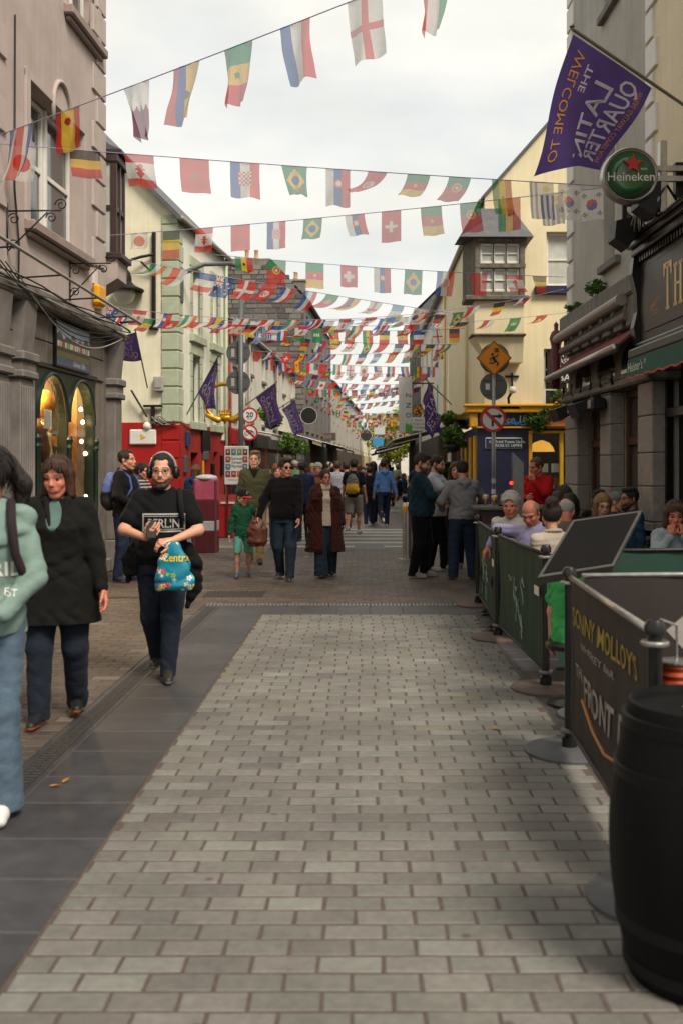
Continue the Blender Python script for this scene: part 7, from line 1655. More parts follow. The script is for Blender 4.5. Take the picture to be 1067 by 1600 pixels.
# brown shopping bag held by the man
o = thing('shopping_bag', 'brown woven shopping bag held by the man in the black sweater', 'bag', (mx_-.4, md_-.1, .5))
V, Q = sdf_mesh([('loft', A3(0,0,0), np.eye(3), [(.0,0,0,.1,.06), (.06,0,0,.15,.09), (.25,0,0,.14,.08), (.38,0,0,.07,.04), (.42,0,0,.03,.025)])], .009, .03, (), folds(12, .018, 22)); link('bag_body', np_mesh('bag_body', V, Q, cloth_mat('#5a2e1c', 'leather')), o)
link('handle', MB().tube([(-.03,0,.4), (-.02,0,.5), (.03,0,.5), (.04,0,.4)], .008, 6).mesh('handle', cloth_mat('#5a2e1c', 'leather'), True), o)
# people behind the family
for lab, px, d, face, H, kw in (
    ('red haired woman in pale peach behind the black sweater man', 434, 20.5, 10, 1.68, dict(fem=True, skin='pale', hair=('curly', '#8a4a22'), top=dict(col='#b58e76'), bottom=dict(col='#3a3a44'))),
    ('dark skinned man in a navy jacket walking away left of the rust coat', 474, 22, 195, 1.76, dict(skin='dark', hair=('crop', '#15100e'), g=1.15, top=dict(kind='jacket', col='#1c2338'), bottom=dict(col='#20242c'), head=(-60, 0))),
    ('grey haired woman facing us between the navy jacket and the rust coat', 497, 24, 0, 1.72, dict(fem=True, skin='ruddy', hair=('curly', '#9a948c'), top=dict(col='#6a3a34'), bottom=dict(col='#2a2c34'))),
    ('man in a light grey t-shirt walking away past the rust coat', 527, 25.5, 185, 1.82, dict(hair=('short', '#4a2f1e'), top=dict(kind='tee', sleeve=.3, col='#9a9ca4', loose=1.1), bottom=dict(col='#2a2e38'), feet=WALK_L, shoes=('#b5b2ac', '#c9c6c0'))),
    ('man in a navy shirt walking away half hidden by the black t-shirt man', 541, 26.2, 180, 1.8, dict(hair=('short', '#2a1d15'), top=dict(kind='tee', sleeve=.3, col='#161c2c'), bottom=dict(col='#3a3a3a'), feet=WALK_R, shoes=('#b5b2ac', '#c9c6c0'))),
    ('short dark haired person in black walking away beside the yellow rucksack', 577, 28.2, 175, 1.68, dict(fem=True, hair=('crop', '#15100e'), top=dict(kind='tee', sleeve=.3, col='#14161c'), bottom=dict(col='#25334a'), feet=WALK_R))):
    person(lab, (px-VX)*d/FPX, d, face, H, lod=1, **kw)
def ex(I):
    backpack(I, '#4a4a4a', '#b58a1c', '#3a3a3a', .95, .19)
person('man in a black t-shirt and grey shorts with a yellow rucksack walking away', (553-VX)*24.4/FPX, 24.4, 170, 1.83, 1.05, skin='tan', hair=('short', '#14100e'), lod=1, feet=((-.09, -.16, 0), (.09, .3, .09)), top=dict(kind='tee', sleeve=.32, col='#141519', loose=1.1), bottom=dict(kind='shorts', col='#6a655c', mat='cloth', hem=.5, w=1.15), shoes=('#8a8a88', '#b5b2ac'), extra=ex)
person('young man in a pale blue hoodie and navy trousers walking away', (600-VX)*27.4/FPX, 27.4, 188, 1.83, .95, skin='tan', hair=('short', '#17110e'), lod=1, feet=((-.08, -.1, 0), (.09, .34, .13)), top=dict(kind='hoodie', col='#4a6ea0', hood=True, loose=1.05, hem=.92), bottom=dict(col='#1a2236', mat='cloth', w=.95), shoes=('#b8b4ac', '#cfcbc4'), head=(-40, 0), arms=(((-.3,.12,.9), (-.5,1,0)), None))
# group at the barrel bar on the right
tx, td = px_loc(657, 902)
def ex(I): phone(I, -1, (.0, -.06, .06))
person('bearded man in a teal hoodie looking at his phone', tx, td, 82, 1.86, 1.14, skin='fair', hair=('short', '#33231a'), beard='#2a1a13', lod=0, feet=((-.1, .08, 0), (.1, -.06, 0)), top=dict(kind='hoodie', col='#1a2e3a', hood=True, sleeve=.82, loose=1.12, hem=.88), bottom=dict(col='#101012', mat='cloth', w=1.08), shoes=('#77736c', '#b5b1aa'),
       arms=(((-.12,-.36,1.06), (-.9,.6,-.3)), ((.2,-.24,1.05), (.8,.8,-.2))), hands=(dict(d=(.2,-.9,.2), n=(.3,.2,.9), curl=.7), None), head=(-6, 16), extra=ex, belly=.7)
person('bearded man in a white t-shirt behind the teal hoodie man', (681-VX)*15.9/FPX, 15.9, 68, 1.84, 1.04, hair=('crop', '#231811'), beard='#231811', lod=1, feet=((-.1, .05, 0), (.1, -.12, 0)), top=dict(kind='tee', col='#aeb2bc', sleeve=.34, loose=1.08, hem=.84), bottom=dict(col='#14151a', mat='cloth'), shoes=('#a8a6a2', '#c2bfb8'), arms=(((-.1,-.4,1.1), (-.8,.6,-.4)), ((.15,-.38,1.12), (.8,.7,-.3))), head=(0, 8))
person('smiling woman with long auburn hair in a maroon top', (711-VX)*16.6/FPX, 16.6, -8, 1.74, 1.0, fem=True, hair=('long', '#3a1d15'), lod=1, top=dict(col='#4a1a22', sleeve=.42, kind='tee', loose=1.1), bottom=dict(col='#14141a'), arms=(None, ((.36,-.3,1.1), (.8,.6,-.3))), head=(8, 4), smile=True, shoes=('#1a1a1c', '#b5b1aa'), feet=STEP)
gx_, gd_ = px_loc(722, 905)
person('man in a grey hoodie and dark cap seen from behind at the bar', gx_, gd_, 190, 1.74, 1.06, hair=('crop', '#231a15'), lod=0, feet=((-.15, 0, 0), (.15, 0, 0)), top=dict(kind='hoodie', col='#77777a', hood=True, loose=1.14, hem=.9, fold=.014), bottom=dict(col='#242f42', w=1.12, flare=1.15), shoes=('#2a2e38', '#b9b6b0'),
       arms=(((-.34,-.32,1.1), (-.9,.4,-.5)), ((.26,-.22,1.04), (.8,.8,-.3))), head=(-8, 6), extra=lambda I: cap(I, '#1a1a1c', '#1a1a1c'))
person('grinning man in a bright red hoodie leaning on the bar', 2.68, 15.3, -42, 1.8, 1.12, skin='ruddy', hair=('receding', '#5a3e28'), lod=0, smile=True, lean=.12, top=dict(kind='hoodie', col='#a31218', hood=True, loose=1.12), arms=(((-.02,-.3,1.2), (-.9,.3,-.6)), ((.08,-.2,1.42), (.9,-.2,-.8))), hands=(None, dict(d=(-.3,-.2,.9), n=(-.3,.9,0), curl=1.1)), head=(-18, 6))
# seated drinkers on the terrace
SE = 'drinkers seated at the terrace tables'
def seated(lab, px, py_top, d, face, seat=.46, **kw):
    H = kw.pop('H', 1.76); S_ = H/1.75; top = CAM_H-(py_top-VY)*d/FPX
    z0 = max(0, top-(seat+.86*S_)); kw.setdefault('bottom', dict(col='#20242c'))
    return person(lab, (px-VX)*d/FPX, d, face, H, seat=seat, z0=z0, **kw)
def ex(I): text_decal(I, "'  .  '", m_black, 0, 1.2+I['up'], .12)
seated('laughing man with wavy white hair and a red face behind the green barrier', 801, 772, 11.6, -30, skin='ruddy', hair=('curly', '#a8a29a'), lod=0, smile=True, g=1.18, top=dict(kind='shirt', col='#b9b5b0', collar=dict(t=.012)), head=(12, 0), brow='#8a8078', lean=.1)
seated('bald man in a lavender shirt with his arm over the green barrier', 838, 784, 10.4, -50, skin='ruddy', hair=('fringe', '#6a5a4e'), lod=0, g=1.14, top=dict(kind='shirt', col='#9a94b8', collar=dict(t=.012)), arms=(((-.4,-.24,1.3), (-.8,.6,.5)), None), hands=(dict(d=(-.3,-.5,-.8), n=(.3,.8,-.3), curl=.7), None), head=(18, 24), lean=.12, brow='#6a5a4e')
seated('woman with her dark hair up in a bun, cream top, back to us', 862, 791, 9.4, 195, fem=True, hair=('bun', '#241711'), lod=0, top=dict(col='#a89c8c', collar=dict(t=.014, col='#a89c8c')), head=(-20, 5))
seated('woman with chestnut hair leaning in behind the white haired man', 868, 768, 13.0, 150, fem=True, hair=('long', '#3a2216'), lod=1, top=dict(col='#2a1a1c'), head=(0, 15), lean=.15)
seated('dark haired woman beside the chestnut haired one', 890, 772, 12.4, 160, fem=True, hair=('bob', '#1f1612'), lod=1, top=dict(col='#241c1e'))
seated('old man with a bald crown and white fringe at the terrace table', 884, 788, 10.8, 170, skin='ruddy', hair=('fringe', '#b0aca6'), lod=1, top=dict(col='#5a5650'), head=(0, 24), lean=.15)
seated('person in a mustard yellow jacket in front of the stone pier', 880, 763, 14.4, 200, hair=('curly', '#2a2a18'), lod=1, top=dict(kind='jacket', col='#a8781a', hood=True), bottom=dict(col='#222222'))
seated('dark haired man in black with a grey scarf at the pub window', 934, 767, 14.0, -10, hair=('short', '#1c1410'), lod=1, top=dict(col='#141414', collar=dict(t=.02, col='#77736c')), skin='ruddy', beard='#2a1c15')
seated('blond woman with sunglasses pushed up in her hair', 940, 785, 12.4, 5, fem=True, skin='pale', hair=('long', '#8a6a42'), lod=1, top=dict(col='#3a3434'), head=(0, 18), extra=lambda I: glasses(I, '#2a2420'))
seated('person in a grey flat cap between the blond woman and the dark haired man', 962, 776, 13.2, 60, hair=('crop', '#8a857e'), lod=1, top=dict(col='#3a3a38'), extra=lambda I: cap(I, '#6a6862', '#6a6862'))
seated('man with dark hair, beard and glasses in a blue shirt in profile', 984, 764, 12.6, -72, hair=('short', '#120e0c'), beard='#17110e', skin='tan', lod=1, top=dict(kind='shirt', col='#1d3a4e', collar=dict(t=.012)), extra=lambda I: glasses(I))
seated('woman in a pale grey jacket resting her cheeks on her hands', 1050, 784, 10.2, -6, fem=True, hair=('bob', '#4a3020'), lod=0, skin='ruddy', top=dict(kind='jacket', col='#8f979e'), inner=dict(col='#1f3a3c'), arms=(((-.07,-.17,1.42), (-.6,-.6,-1)), ((.07,-.17,1.42), (.6,-.6,-1))), hands=(dict(d=(.1,.1,1), n=(.3,.9,0), curl=.9, t=(1,0,0)), dict(d=(-.1,.1,1), n=(-.3,.9,0), curl=.9, t=(-1,0,0))), head=(-4, 8), lean=.15)
seated('person in a green shirt seated low behind the slanted menu board', 888, 850, 7.0, 120, seat=.42, H=1.4, hair=('crop', '#2a1d15'), lod=1, top=dict(kind='tee', col='#3f9a55', sleeve=.3), bottom=dict(col='#1d1d20'))
# far crowd: every one a person of their own, told apart by hair, top and direction
hairs = [('short', '#2a1d15', 'brown haired'), ('long', '#17110e', 'long black haired'), ('bob', '#8a6a42', 'blond'), ('curly', '#8f8a84', 'grey haired'), ('crop', '#14100e', 'close cropped'), ('long', '#5a3420', 'long auburn haired')]
tops = [('#7a5a3a', 'tan'), ('#4a3a5a', 'purple'), ('#14161c', 'black'), ('#1c2640', 'navy'), ('#8f8d88', 'pale grey'), ('#6a2420', 'red'), ('#5a6a4a', 'olive green'), ('#b5a890', 'beige'), ('#2a4a6a', 'blue'), ('#3a3436', 'charcoal')]
combos = [(h, t) for h in hairs for t in tops]; random.shuffle(combos)
slots = []
for i in range(54):
    d = 28.6+i*.85+random.uniform(-.5, .5); lim_l, lim_r = (-2.7, 2.0)
    slots.append((lim_l+(lim_r-lim_l)*((i*0.618) % 1)+random.uniform(-.15, .15), d))
protos = {}
for i, (x, d) in enumerate(slots):
    (hst, hcol, hn), (tcol, tn) = combos[i]; away = i % 3 != 0; sit = x > 1.1 and d < 50
    lab = '%s pedestrian in %s top %s in far crowd' % (hn, tn, 'sitting at a table' if sit else 'walking away' if away else 'coming towards us')
    person(lab, x, d, random.uniform(-20, 20)+(180 if away else 0)+(random.uniform(30, 120) if sit else 0), random.uniform(1.62, 1.86), random.uniform(.92, 1.15), fem=hst in ('long', 'bob'), hair=(hst, hcol), lod=3 if d > 36 else 2, feet=random.choice((WALK_L, WALK_R)) if not sit else None,
           seat=.46 if sit else None, top=dict(col=tcol, sleeve=random.choice((.3, 1.0))), bottom=dict(col=random.choice(('#20242c', '#25334a', '#3a342c', '#14141a'))), skin=random.choice(('fair', 'pale', 'tan', 'ruddy', 'fair', 'brown')), group='people in the far crowd')
# ================================================================ street furniture and terrace
m_base = mat('rusty_iron_base', '#5a4c44', 0.7, 0.35, 12, 0.4, 90, metal=0.2)
m_base2 = mat('grey_iron_base', '#4b4b4d', 0.6, 0.3, 12, 0.35, 90, metal=0.2)
POSTS = [(1.36, 12.0, m_base, 'farthest post of the green barrier by the grey hoodie man'), (1.29, 9.7, m_base, 'middle post between the two green banners'), (1.36, 7.5, m_base, 'post at the near end of the green barrier'), (1.2, 5.85, m_base2, 'thick post at the far end of the brown pub banner'), (1.12, 3.85, m_base2, 'nearest barrier post half hidden by the black barrel')]
for x, y, bm_, lab in POSTS:
    o = thing('barrier_post', 'black iron barrier '+lab, 'post', (x, y, 0), 'barrier posts')
    M = Matrix.Translation((x, y, 0))
    MB(M).lathe([(0.0,0.035),(0.05,0.035),(0.25,0.022),(0.262,0.015),(0.262,0.0)], 40).build('base', bm_, o, smooth=50)
    MB(M).lathe([(0.045,0.03),(0.045,0.09),(0.03,0.1),(0.028,1.02),(0.04,1.03),(0.042,1.06),(0.03,1.085),(0.0,1.09)], 20).build('shaft', m_black, o, smooth=40)
    MB(M).lathe([(0.05,0.985),(0.055,0.99),(0.055,1.0),(0.05,1.005),(0.03,1.005)], 20).build('collar', m_steel, o, smooth=40)
    MB(M).lathe([(0.05,0.12),(0.052,0.125),(0.052,0.14),(0.03,0.14)], 20).build('collar', m_steel, o, smooth=40)
def panel(label, A, B, m, z0=0.14, z1=1.0, letters_=(), rail=True, wav=0.008, group='terrace banner barriers', col=None):
    """canvas banner between two posts; local x from A to B, print on the -y side"""
    A, B = Vector(A), Vector(B); M = frame((*A, 0), (B-A)); Ln = (B-A).length; o = thing('barrier_banner', label, 'barrier', (*A, 0), group)
    n = 28; mb = MB(M); a, b = 0.05, Ln-0.05
    f = lambda u, v: (a+(b-a)*u, wav*math.sin(u*38+v*2)*(0.4+0.6*math.sin(math.pi*v))+0.01*math.sin(u*7+v*4), z0+(z1-z0)*v+0.008*math.sin(u*9)*(1-v))
    mb.add([f(i/n, j/8) for i in range(n+1) for j in range(9)], [(i*9+j, (i+1)*9+j, (i+1)*9+j+1, i*9+j+1) for i in range(n) for j in range(8)])
    cl = mb.build('canvas', m, o, smooth=True)
    MB(M).tube([(0.03,0,z1+0.01), (Ln-0.03,0,z1+0.01)], 0.016, 8).build('top_rail', m_steel if rail else m_blackmetal, o, smooth=True)
    MB(M).tube([(0.03,0,z0), (Ln-0.03,0,z0)], 0.013, 8).build('bottom_rail', m_blackmetal, o, smooth=True)
    for s_, u0, zc, sz, lim, mm, bold in letters_:
        v, fs = text_mesh(s_, sz, bold); tw = max(abs(q[0]) for q in v)*2 or 1; k = lim*(b-a)/tw
        g_ = MB(M); g_.add([(lambda p: (p[0], p[1]-0.006, p[2]))(f(u0+q[0]*k/(b-a), (zc+q[1]-z0)/(z1-z0))) for q in v], fs); g_.build('print', mm, cl)
    return o
m_green = mat('green_barrier_canvas', '#0b3024', 0.75, 0.16, 4, 0.3, 170)
m_scuff = mat('chalk_scuff', '#8fa398', 0.8, 0.2); m_yprint = mat('gold_print', '#8a7626', 0.6, 0.15); m_wprint = mat('worn_white_print', '#877f7a', 0.7, 0.2, 30); m_bprint = mat('brown_banner', '#231b19', 0.75, 0.16, 4, 0.2, 160)
def scuff(o, A, B, seed):
    M = frame((*A, 0), Vector(B)-Vector(A)); r = random.Random(seed); t = MB(M); Ln = (Vector(B)-Vector(A)).length
    for k in range(9):
        x, z = Ln*r.uniform(.35, .62), r.uniform(.35, .75); pts = [(x, -.022, z)]
        for j in range(5): pts.append((pts[-1][0]+r.uniform(-.05, .07), -.022, pts[-1][2]+r.uniform(-.09, .04)))
        t.tube(pts, .0035, 4)
    t.build('scratched_print', m_scuff, o, kind='stuff')
a, b, c, d_, e = [(p[0], p[1]) for p in POSTS]
p1_ = panel('dark green canvas banner of the terrace barrier, the farther one', a, b, m_green, rail=False); scuff(p1_, a, b, 1)
p2_ = panel('dark green canvas banner of the terrace barrier, the nearer one', b, c, m_green, rail=False); scuff(p2_, b, c, 2)
for pp, A_, B_ in ((p1_, a, b), (p2_, b, c)):
    M = frame((*A_, 0), Vector(B_)-Vector(A_)); Ln = (Vector(B_)-Vector(A_)).length
    MB(M).box(Ln-.3, Ln-.13, -.028, -.024, .68, .75).build('maker_label', m_white, pp)
panel('brown pub banner with yellow and white lettering beside the barrel', d_, e, m_bprint, z1=1.02, letters_=[("SONNY MOLLOY'S", .48, .78, .15, .8, m_yprint, .012), ('WHISKEY BAR', .42, .69, .05, .42, m_wprint, .01), ('THE', .16, .5, .1, .11, m_wprint, .015), ('FRONT DOOR', .64, .42, .2, .78, m_wprint, .02)], wav=.004)
panel('brown pub banner closing the terrace towards the wall', (1.25, 5.88), (3.1, 6.1), m_bprint, z1=1.02, letters_=[("SONNY MOLLOY'S", .8, .85, .16, .6, m_yprint, .012)], wav=.004)
panel('dark green banner running to the pub wall behind the menu board', (1.42, 7.55), (3.55, 7.9), m_green, z1=1.02, rail=False)
t = MB(frame((*d_, 0), Vector(e)-Vector(d_)))
t.tube([(.5,-.012,.42), (.8,-.012,.33), (1.1,-.012,.3), (1.35,-.012,.34)], .01, 5); t.build('swash', mat('copper_print', '#8a5a2c', .5), bpy.data.objects['barrier_banner.002'])
# slanted menu board on a post
BL, TL, TR, BR = P(838, 908, 6.2), P(893, 818, 6.75), P(1001, 803, 6.9), P(948, 884, 6.35)
BR = BL+(TR-TL)
nrm = (BR-BL).cross(TL-BL).normalized(); nrm = -nrm if nrm.y > 0 else nrm
mo = thing('menu_board', 'slanted grey framed menu board on a post above the barriers', 'board', ((BL.x+TR.x)/2, (BL.y+TR.y)/2, 0))
def slabq(k0, k1, ins, m, nm, par):
    c = (BL+TL+TR+BR)/4; q = [p+(c-p)*ins for p in (BL, BR, TR, TL)]; t = MB(); t.add([p+nrm*k0 for p in q]+[p+nrm*k1 for p in q], [(0,1,2,3),(7,6,5,4),(0,4,5,1),(1,5,6,2),(2,6,7,3),(3,7,4,0)]); return t.build(nm, m, par)
slabq(-.03, .03, 0, mat('grey_alu_frame', '#4e4c49', .4, .15, 8, metal=.4), 'frame', mo); slabq(-.036, .036, .09, mat('dark_screen_back', '#121110', .85, .25, 5, spec=.1), 'panel', mo)
cc = (BL+TR)/2; MB().tube([cc-nrm*.03, cc-nrm*.12-Vector((0,0,.1)), (cc.x+.05, cc.y+.12, .1)], .03, 8).lathe([(.25,0),(.25,.02),(.05,.03)], 24, (cc.x+.05, cc.y+.12, 0)).build('stand', m_greyback, mo, smooth=40)
# black barrel table
bo = thing('barrel', 'black painted barrel used as a table in the right foreground', 'barrel', (1.125, 3.3, 0)); M = Matrix.Translation((1.125, 3.3, 0))
prof = [(.0,.0),(.24,.0)]+[(.245+.065*math.sin(math.pi*i/16), .9*i/16) for i in range(17)]+[(.235,.905),(.228,.88),(.0,.876)]
MB(M).lathe(prof, 64).build('staves', mat('black_barrel', '#070707', .55, .4, 12, .3, 50, stretch=(1,1,.1), spec=.14), bo, smooth=40)
for z, r in ((.06, .262), (.2, .286), (.68, .29), (.84, .264)): MB(M).lathe([(r-.004,z-.022),(r+.004,z-.02),(r+.004,z+.02),(r-.004,z+.022)], 64).build('hoop', mat('hoop_black', '#0b0a0a', .5, .3, 20, .2, 60, spec=.2), bo, smooth=40)
for k, (x, y) in enumerate(((1.14, 3.18), (1.2, 3.24), (1.09, 3.26))):
    tag(MB(Matrix.Translation((x, y, .877+k*.004))).lathe([(0,0),(.046,0),(.047,.002),(.046,.004),(0,.004)], 24).build('beer_mat', m_white), 'round white beer mat on the black barrel, '+('nearest one', 'right hand one', 'left hand one')[k], 'coaster')
# ribbed orange lamp shade and a folded menu hanging at the nearest post
lo_ = thing('ribbed_lantern', 'orange ribbed lantern hanging beside the nearest barrier post', 'lantern', (1.33, 4.25, .62))
t = MB(Matrix.Translation((1.33, 4.25, .6)))
for k in range(7): t.lathe([(.065,.035*k),(.072,.035*k+.017),(.065,.035*k+.034)], 20)
t.build('ribs', mat('orange_slats', '#9a3a14', .5, .25, 20), lo_, smooth=40); MB(Matrix.Translation((1.33, 4.25, .6))).tube([(0,0,.245),(0,0,.4),(-.1,-.1,.44)], .006, 5).lathe([(.0,.24),(.08,.242),(.08,.25),(0,.26)], 16).build('hook', m_steel, lo_)
tag(MB().add([P(1040, 985, 4.3), P(1075, 955, 4.5), P(1110, 985, 4.5), P(1072, 1020, 4.3), P(1040, 988, 4.32), P(1075, 958, 4.52), P(1110, 988, 4.52), P(1072, 1023, 4.32)], [(0,1,2,3),(7,6,5,4),(0,4,5,1),(1,5,6,2),(2,6,7,3),(3,7,4,0)]).build('menu_card', mat('menu_card', '#6a635e', .6)), 'pale menu card leaning on the nearest barrier post', 'menu')
# terrace tables and chairs
m_tab = mat('dark_table_wood', '#2b211b', .45, .3, 6, .2, 60)
def table(x, y, lab, r=.36, h=.74):
    o = thing('terrace_table', lab, 'table', (x, y, 0), 'terrace tables'); M = Matrix.Translation((x, y, 0))
    MB(M).lathe([(0,h-.03),(r,h-.03),(r+.005,h-.02),(r,h),(0,h)], 32).build('table_top', m_tab, o, smooth=40); MB(M).lathe([(.22,0),(.22,.015),(.04,.03),(.03,.06),(.03,h-.03)], 20).build('pedestal', m_blackmetal, o, smooth=40)
def chair(x, y, rz, lab):
    o = thing('terrace_chair', lab, 'chair', (x, y, 0), 'terrace chairs'); M = Matrix.Translation((x, y, 0)) @ Matrix.Rotation(R(rz), 4, 'Z')
    MB(M).box(-.21,.21,-.2,.2,.4,.435, ch=.012).build('seat', m_black, o); 
    for k in range(3): MB(M).box(-.2,.2,.2,.22,.55+k*.12,.63+k*.12, ch=.008).build('back_slat', m_black, o)
    for sx in (-1, 1):
        MB(M).tube([(sx*.2,-.19,0),(sx*.19,-.18,.41)], .013, 6).build('leg', m_blackmetal, o); MB(M).tube([(sx*.2,.21,0),(sx*.19,.21,.44),(sx*.19,.23,.9)], .013, 6).build('leg', m_blackmetal, o)
table(2.05, 11.3, 'small round dark table by the laughing white haired man'); table(2.35, 9.7, 'round dark table in front of the bun haired woman'); table(2.75, 12.6, 'round dark table near the pub window'); table(3.1, 9.4, 'round dark table before the woman in pale grey')
for x, y, rz, lab in ((1.73, 11.62, -30, 'under the laughing man'), (1.82, 10.42, -50, 'under the bald man'), (1.79, 9.42, 195, 'under the bun haired woman'), (3.16, 10.25, 0, 'under the woman in pale grey'), (2.96, 12.45, 0, 'under the blond woman'), (3.37, 12.65, -72, 'under the man in the blue shirt')): chair(x, y, rz, 'black slatted terrace chair '+lab)
tag(MB().lathe([(.16,0),(.16,.02),(.03,.04),(.03,.38),(.17,.4),(.175,.43),(.16,.45),(0,.455)], 20, (1.44, 7.0, 0)).build('bar_stool', m_black, smooth=40), 'low black stool under the green shirt', 'stool')
# bar counter with pints and a steel column
bc = thing('bar_counter', 'black stand-up bar with maroon panel between the hoodie men', 'bar', (2.02, 14.2, 0))
MB().box(1.5, 2.75, 13.75, 14.5, 1.06, 1.12, ch=.015).build('counter_top', mat('worn_counter', '#5a524a', .35, .3, 8), bc); MB().box(1.58, 2.68, 13.83, 14.42, 0, 1.06, ch=.01).build('cabinet', m_black, bc)
mp_ = MB().box(1.62, 1.95, 13.815, 13.829, .62, 1.0, ch=.004).build('maroon_panel', mat('maroon_print', '#3a1820', .5, .15), bc)
letters('lettering', 'Hop House', .07, Matrix.Translation((1.78, 13.813, .84)), m_wprint, mp_); letters('lettering', 'Lager', .05, Matrix.Translation((1.78, 13.813, .75)), m_wprint, mp_)
letters('lettering', '7% 6', .2, Matrix.Translation((2.1, 13.825, .8)), m_wprint, bc, shear=.3)
m_gl = glass_mat('pint_glass', (.95,.95,.93), .3)
for x, y, cc, lab in ((1.81, 13.95, '#c98a1c', 'pint glass of amber lager on the bar'), (2.02, 13.9, '#17100d', 'pint glass of black stout on the bar'), (1.96, 14.2, '#8a8a80', 'nearly empty pint glass behind the stout'), (1.72, 14.2, '#c98a1c', 'half hidden lager glass by the grey sleeve')):
    o = thing('pint_glass', lab, 'glass', (x, y, 1.12)); M = Matrix.Translation((x, y, 1.12)); MB(M).lathe([(.03,0),(.032,.01),(.036,.07),(.044,.15),(.042,.152),(.034,.07),(.028,.012),(0,.012)], 18).build('glass', m_gl, o, smooth=True)
    f = .05 if cc == '#8a8a80' else .125; MB(M).lathe([(0,.013),(.027,.013),(.033,.07),(.031+.1*f,f),(0,f)], 16).build('beer', mat('beer_%s' % cc[1:], cc, .15, .05), o, smooth=True); MB(M).lathe([(.031+.1*f,f+.0005),(.032+.1*f,f+.012),(0,f+.014)], 16).build('foam', m_white, o, smooth=True)
tag(MB().lathe([(.05,0),(.06,.02),(.055,.03),(0,.03)], 16, (1.9, 13.9, 1.12)).build('ashtray', m_black, smooth=40), 'small black ashtray between the pints', 'ashtray')
so = thing('steel_column', 'brushed steel column with slanted top and red light by the bar', 'post', (2.05, 13.4, 0))
MB().prism([(1.98,0),(2.12,0),(2.12,1.72),(1.98,1.86)], 13.33, 13.47).build('column', mat('dark_steel', '#6e6c68', .4, .2, 12, metal=.8), so); MB().lathe([(0,-.02),(.022,-.012),(.022,.012),(0,.02)], 12, (1.965, 13.4, 1.45), axis='x').build('red_lamp', mat('red_lamp', '#ff2010', .4, 0, emit=6), so, smooth=True)
# bollards
for x, y, lab in ((.77, 17.9, 'steel bollard with yellow band left of the teal hoodie man'), (-.95, 18.3, 'steel bollard behind the woman in the rust coat')):
    o = thing('bollard', lab, 'bollard', (x, y, 0), 'steel bollards'); M = Matrix.Translation((x, y, 0))
    MB(M).lathe([(.1,0),(.1,.88),(.1,.99),(.085,1.02),(0,1.025)], 24).build('tube', m_steel, o, smooth=40); MB(M).lathe([(.102,.86),(.103,.865),(.103,.955),(.102,.96)], 24).build('band', mat('yellow_band', '#c9921c', .5), o, smooth=40); MB(M).lathe([(.17,0),(.17,.012),(.1,.02)], 24).build('foot_ring', m_galv, o, smooth=40)
# ---------------------------------------------------------------- traffic signs
def disc(mb, c, r, y0=-.012, y1=0.0, n=36, m=None): mb.lathe([(0,y0),(r,y0),(r,y1),(0,y1)], n, c, m=m, axis='y')
def ring(mb, c, r0, r1, y, n=40): mb.lathe([(r0,y),(r1,y),(r1,y+.002),(r0,y+.002)][::-1], n, c, axis='y', caps=False)
m_sred = mat('sign_red', '#a8201c', .4, .1); m_swhite = mat('sign_white', '#c6c6c2', .4, .08); m_samber = mat('sign_amber', '#d8860f', .4, .1); m_sblack = mat('sign_black', '#141414', .45)
o = thing('sign_pole', 'galvanised pole with no right turn sign, grey sign back and amber diamond', 'sign', (2.45, 19, 0)); M = Matrix.Translation((2.45, 19, 0))
zp = lambda py, d=19: CAM_H+(VY-py)*d/FPX
MB(M).tube([(0,0,0),(0,0,zp(545))], .038, 12).build('pole', m_galv, o, smooth=True)
for z_, c_ in ((.9, '#77c04a'), (1.15, '#c9c7c2'), (.6, '#c9c7c2'), (1.35, '#a8a6a2')): MB(M).lathe([(.0395,z_),(.0395,z_+.09)], 12).build('sticker', mat('sticker_%s' % c_[1:], c_, .5), o)
z = zp(655); t = MB(M); disc(t, (-.02,-.06,z), .25); s_ = t.build('no_right_turn_sign', m_swhite, o); t = MB(M); ring(t, (-.02,-.06,z), .2, .252, -.016); t.add([(-.02+q[0], -.08, z+q[1]) for q in ((-.165,.12),(-.12,.165),(.165,-.12),(.12,-.165))], [(0,1,2,3)]); t.build('red_ring', m_sred, s_)
t = MB(M); t.prism([(-.05,z-.14),(-.01,z-.14),(-.01,z+.03),(.08,z+.03),(.08,z+.0),(.16,z+.055),(.08,z+.11),(.08,z+.075),(-.05,z+.075)], -.0785, -.0745); t.build('arrow', m_sblack, s_)
z = zp(604); t = MB(M); disc(t, (0,.03,z), .26); gb = t.build('grey_sign_back', m_greyback, o); MB(M).box(-.15,-.07,.015,.017,z-.06,z+.06).build('maker_label', m_white, gb); MB(M).box(-.2,.2,-.0,.012,z+.12,z+.15).box(-.2,.2,-.0,.012,z-.15,z-.12).build('channel', m_greyback, gb)
z = zp(560); t = MB(M); disc(t, (.02,.04,z), .29); t.build('grey_sign_back', m_greyback, o)
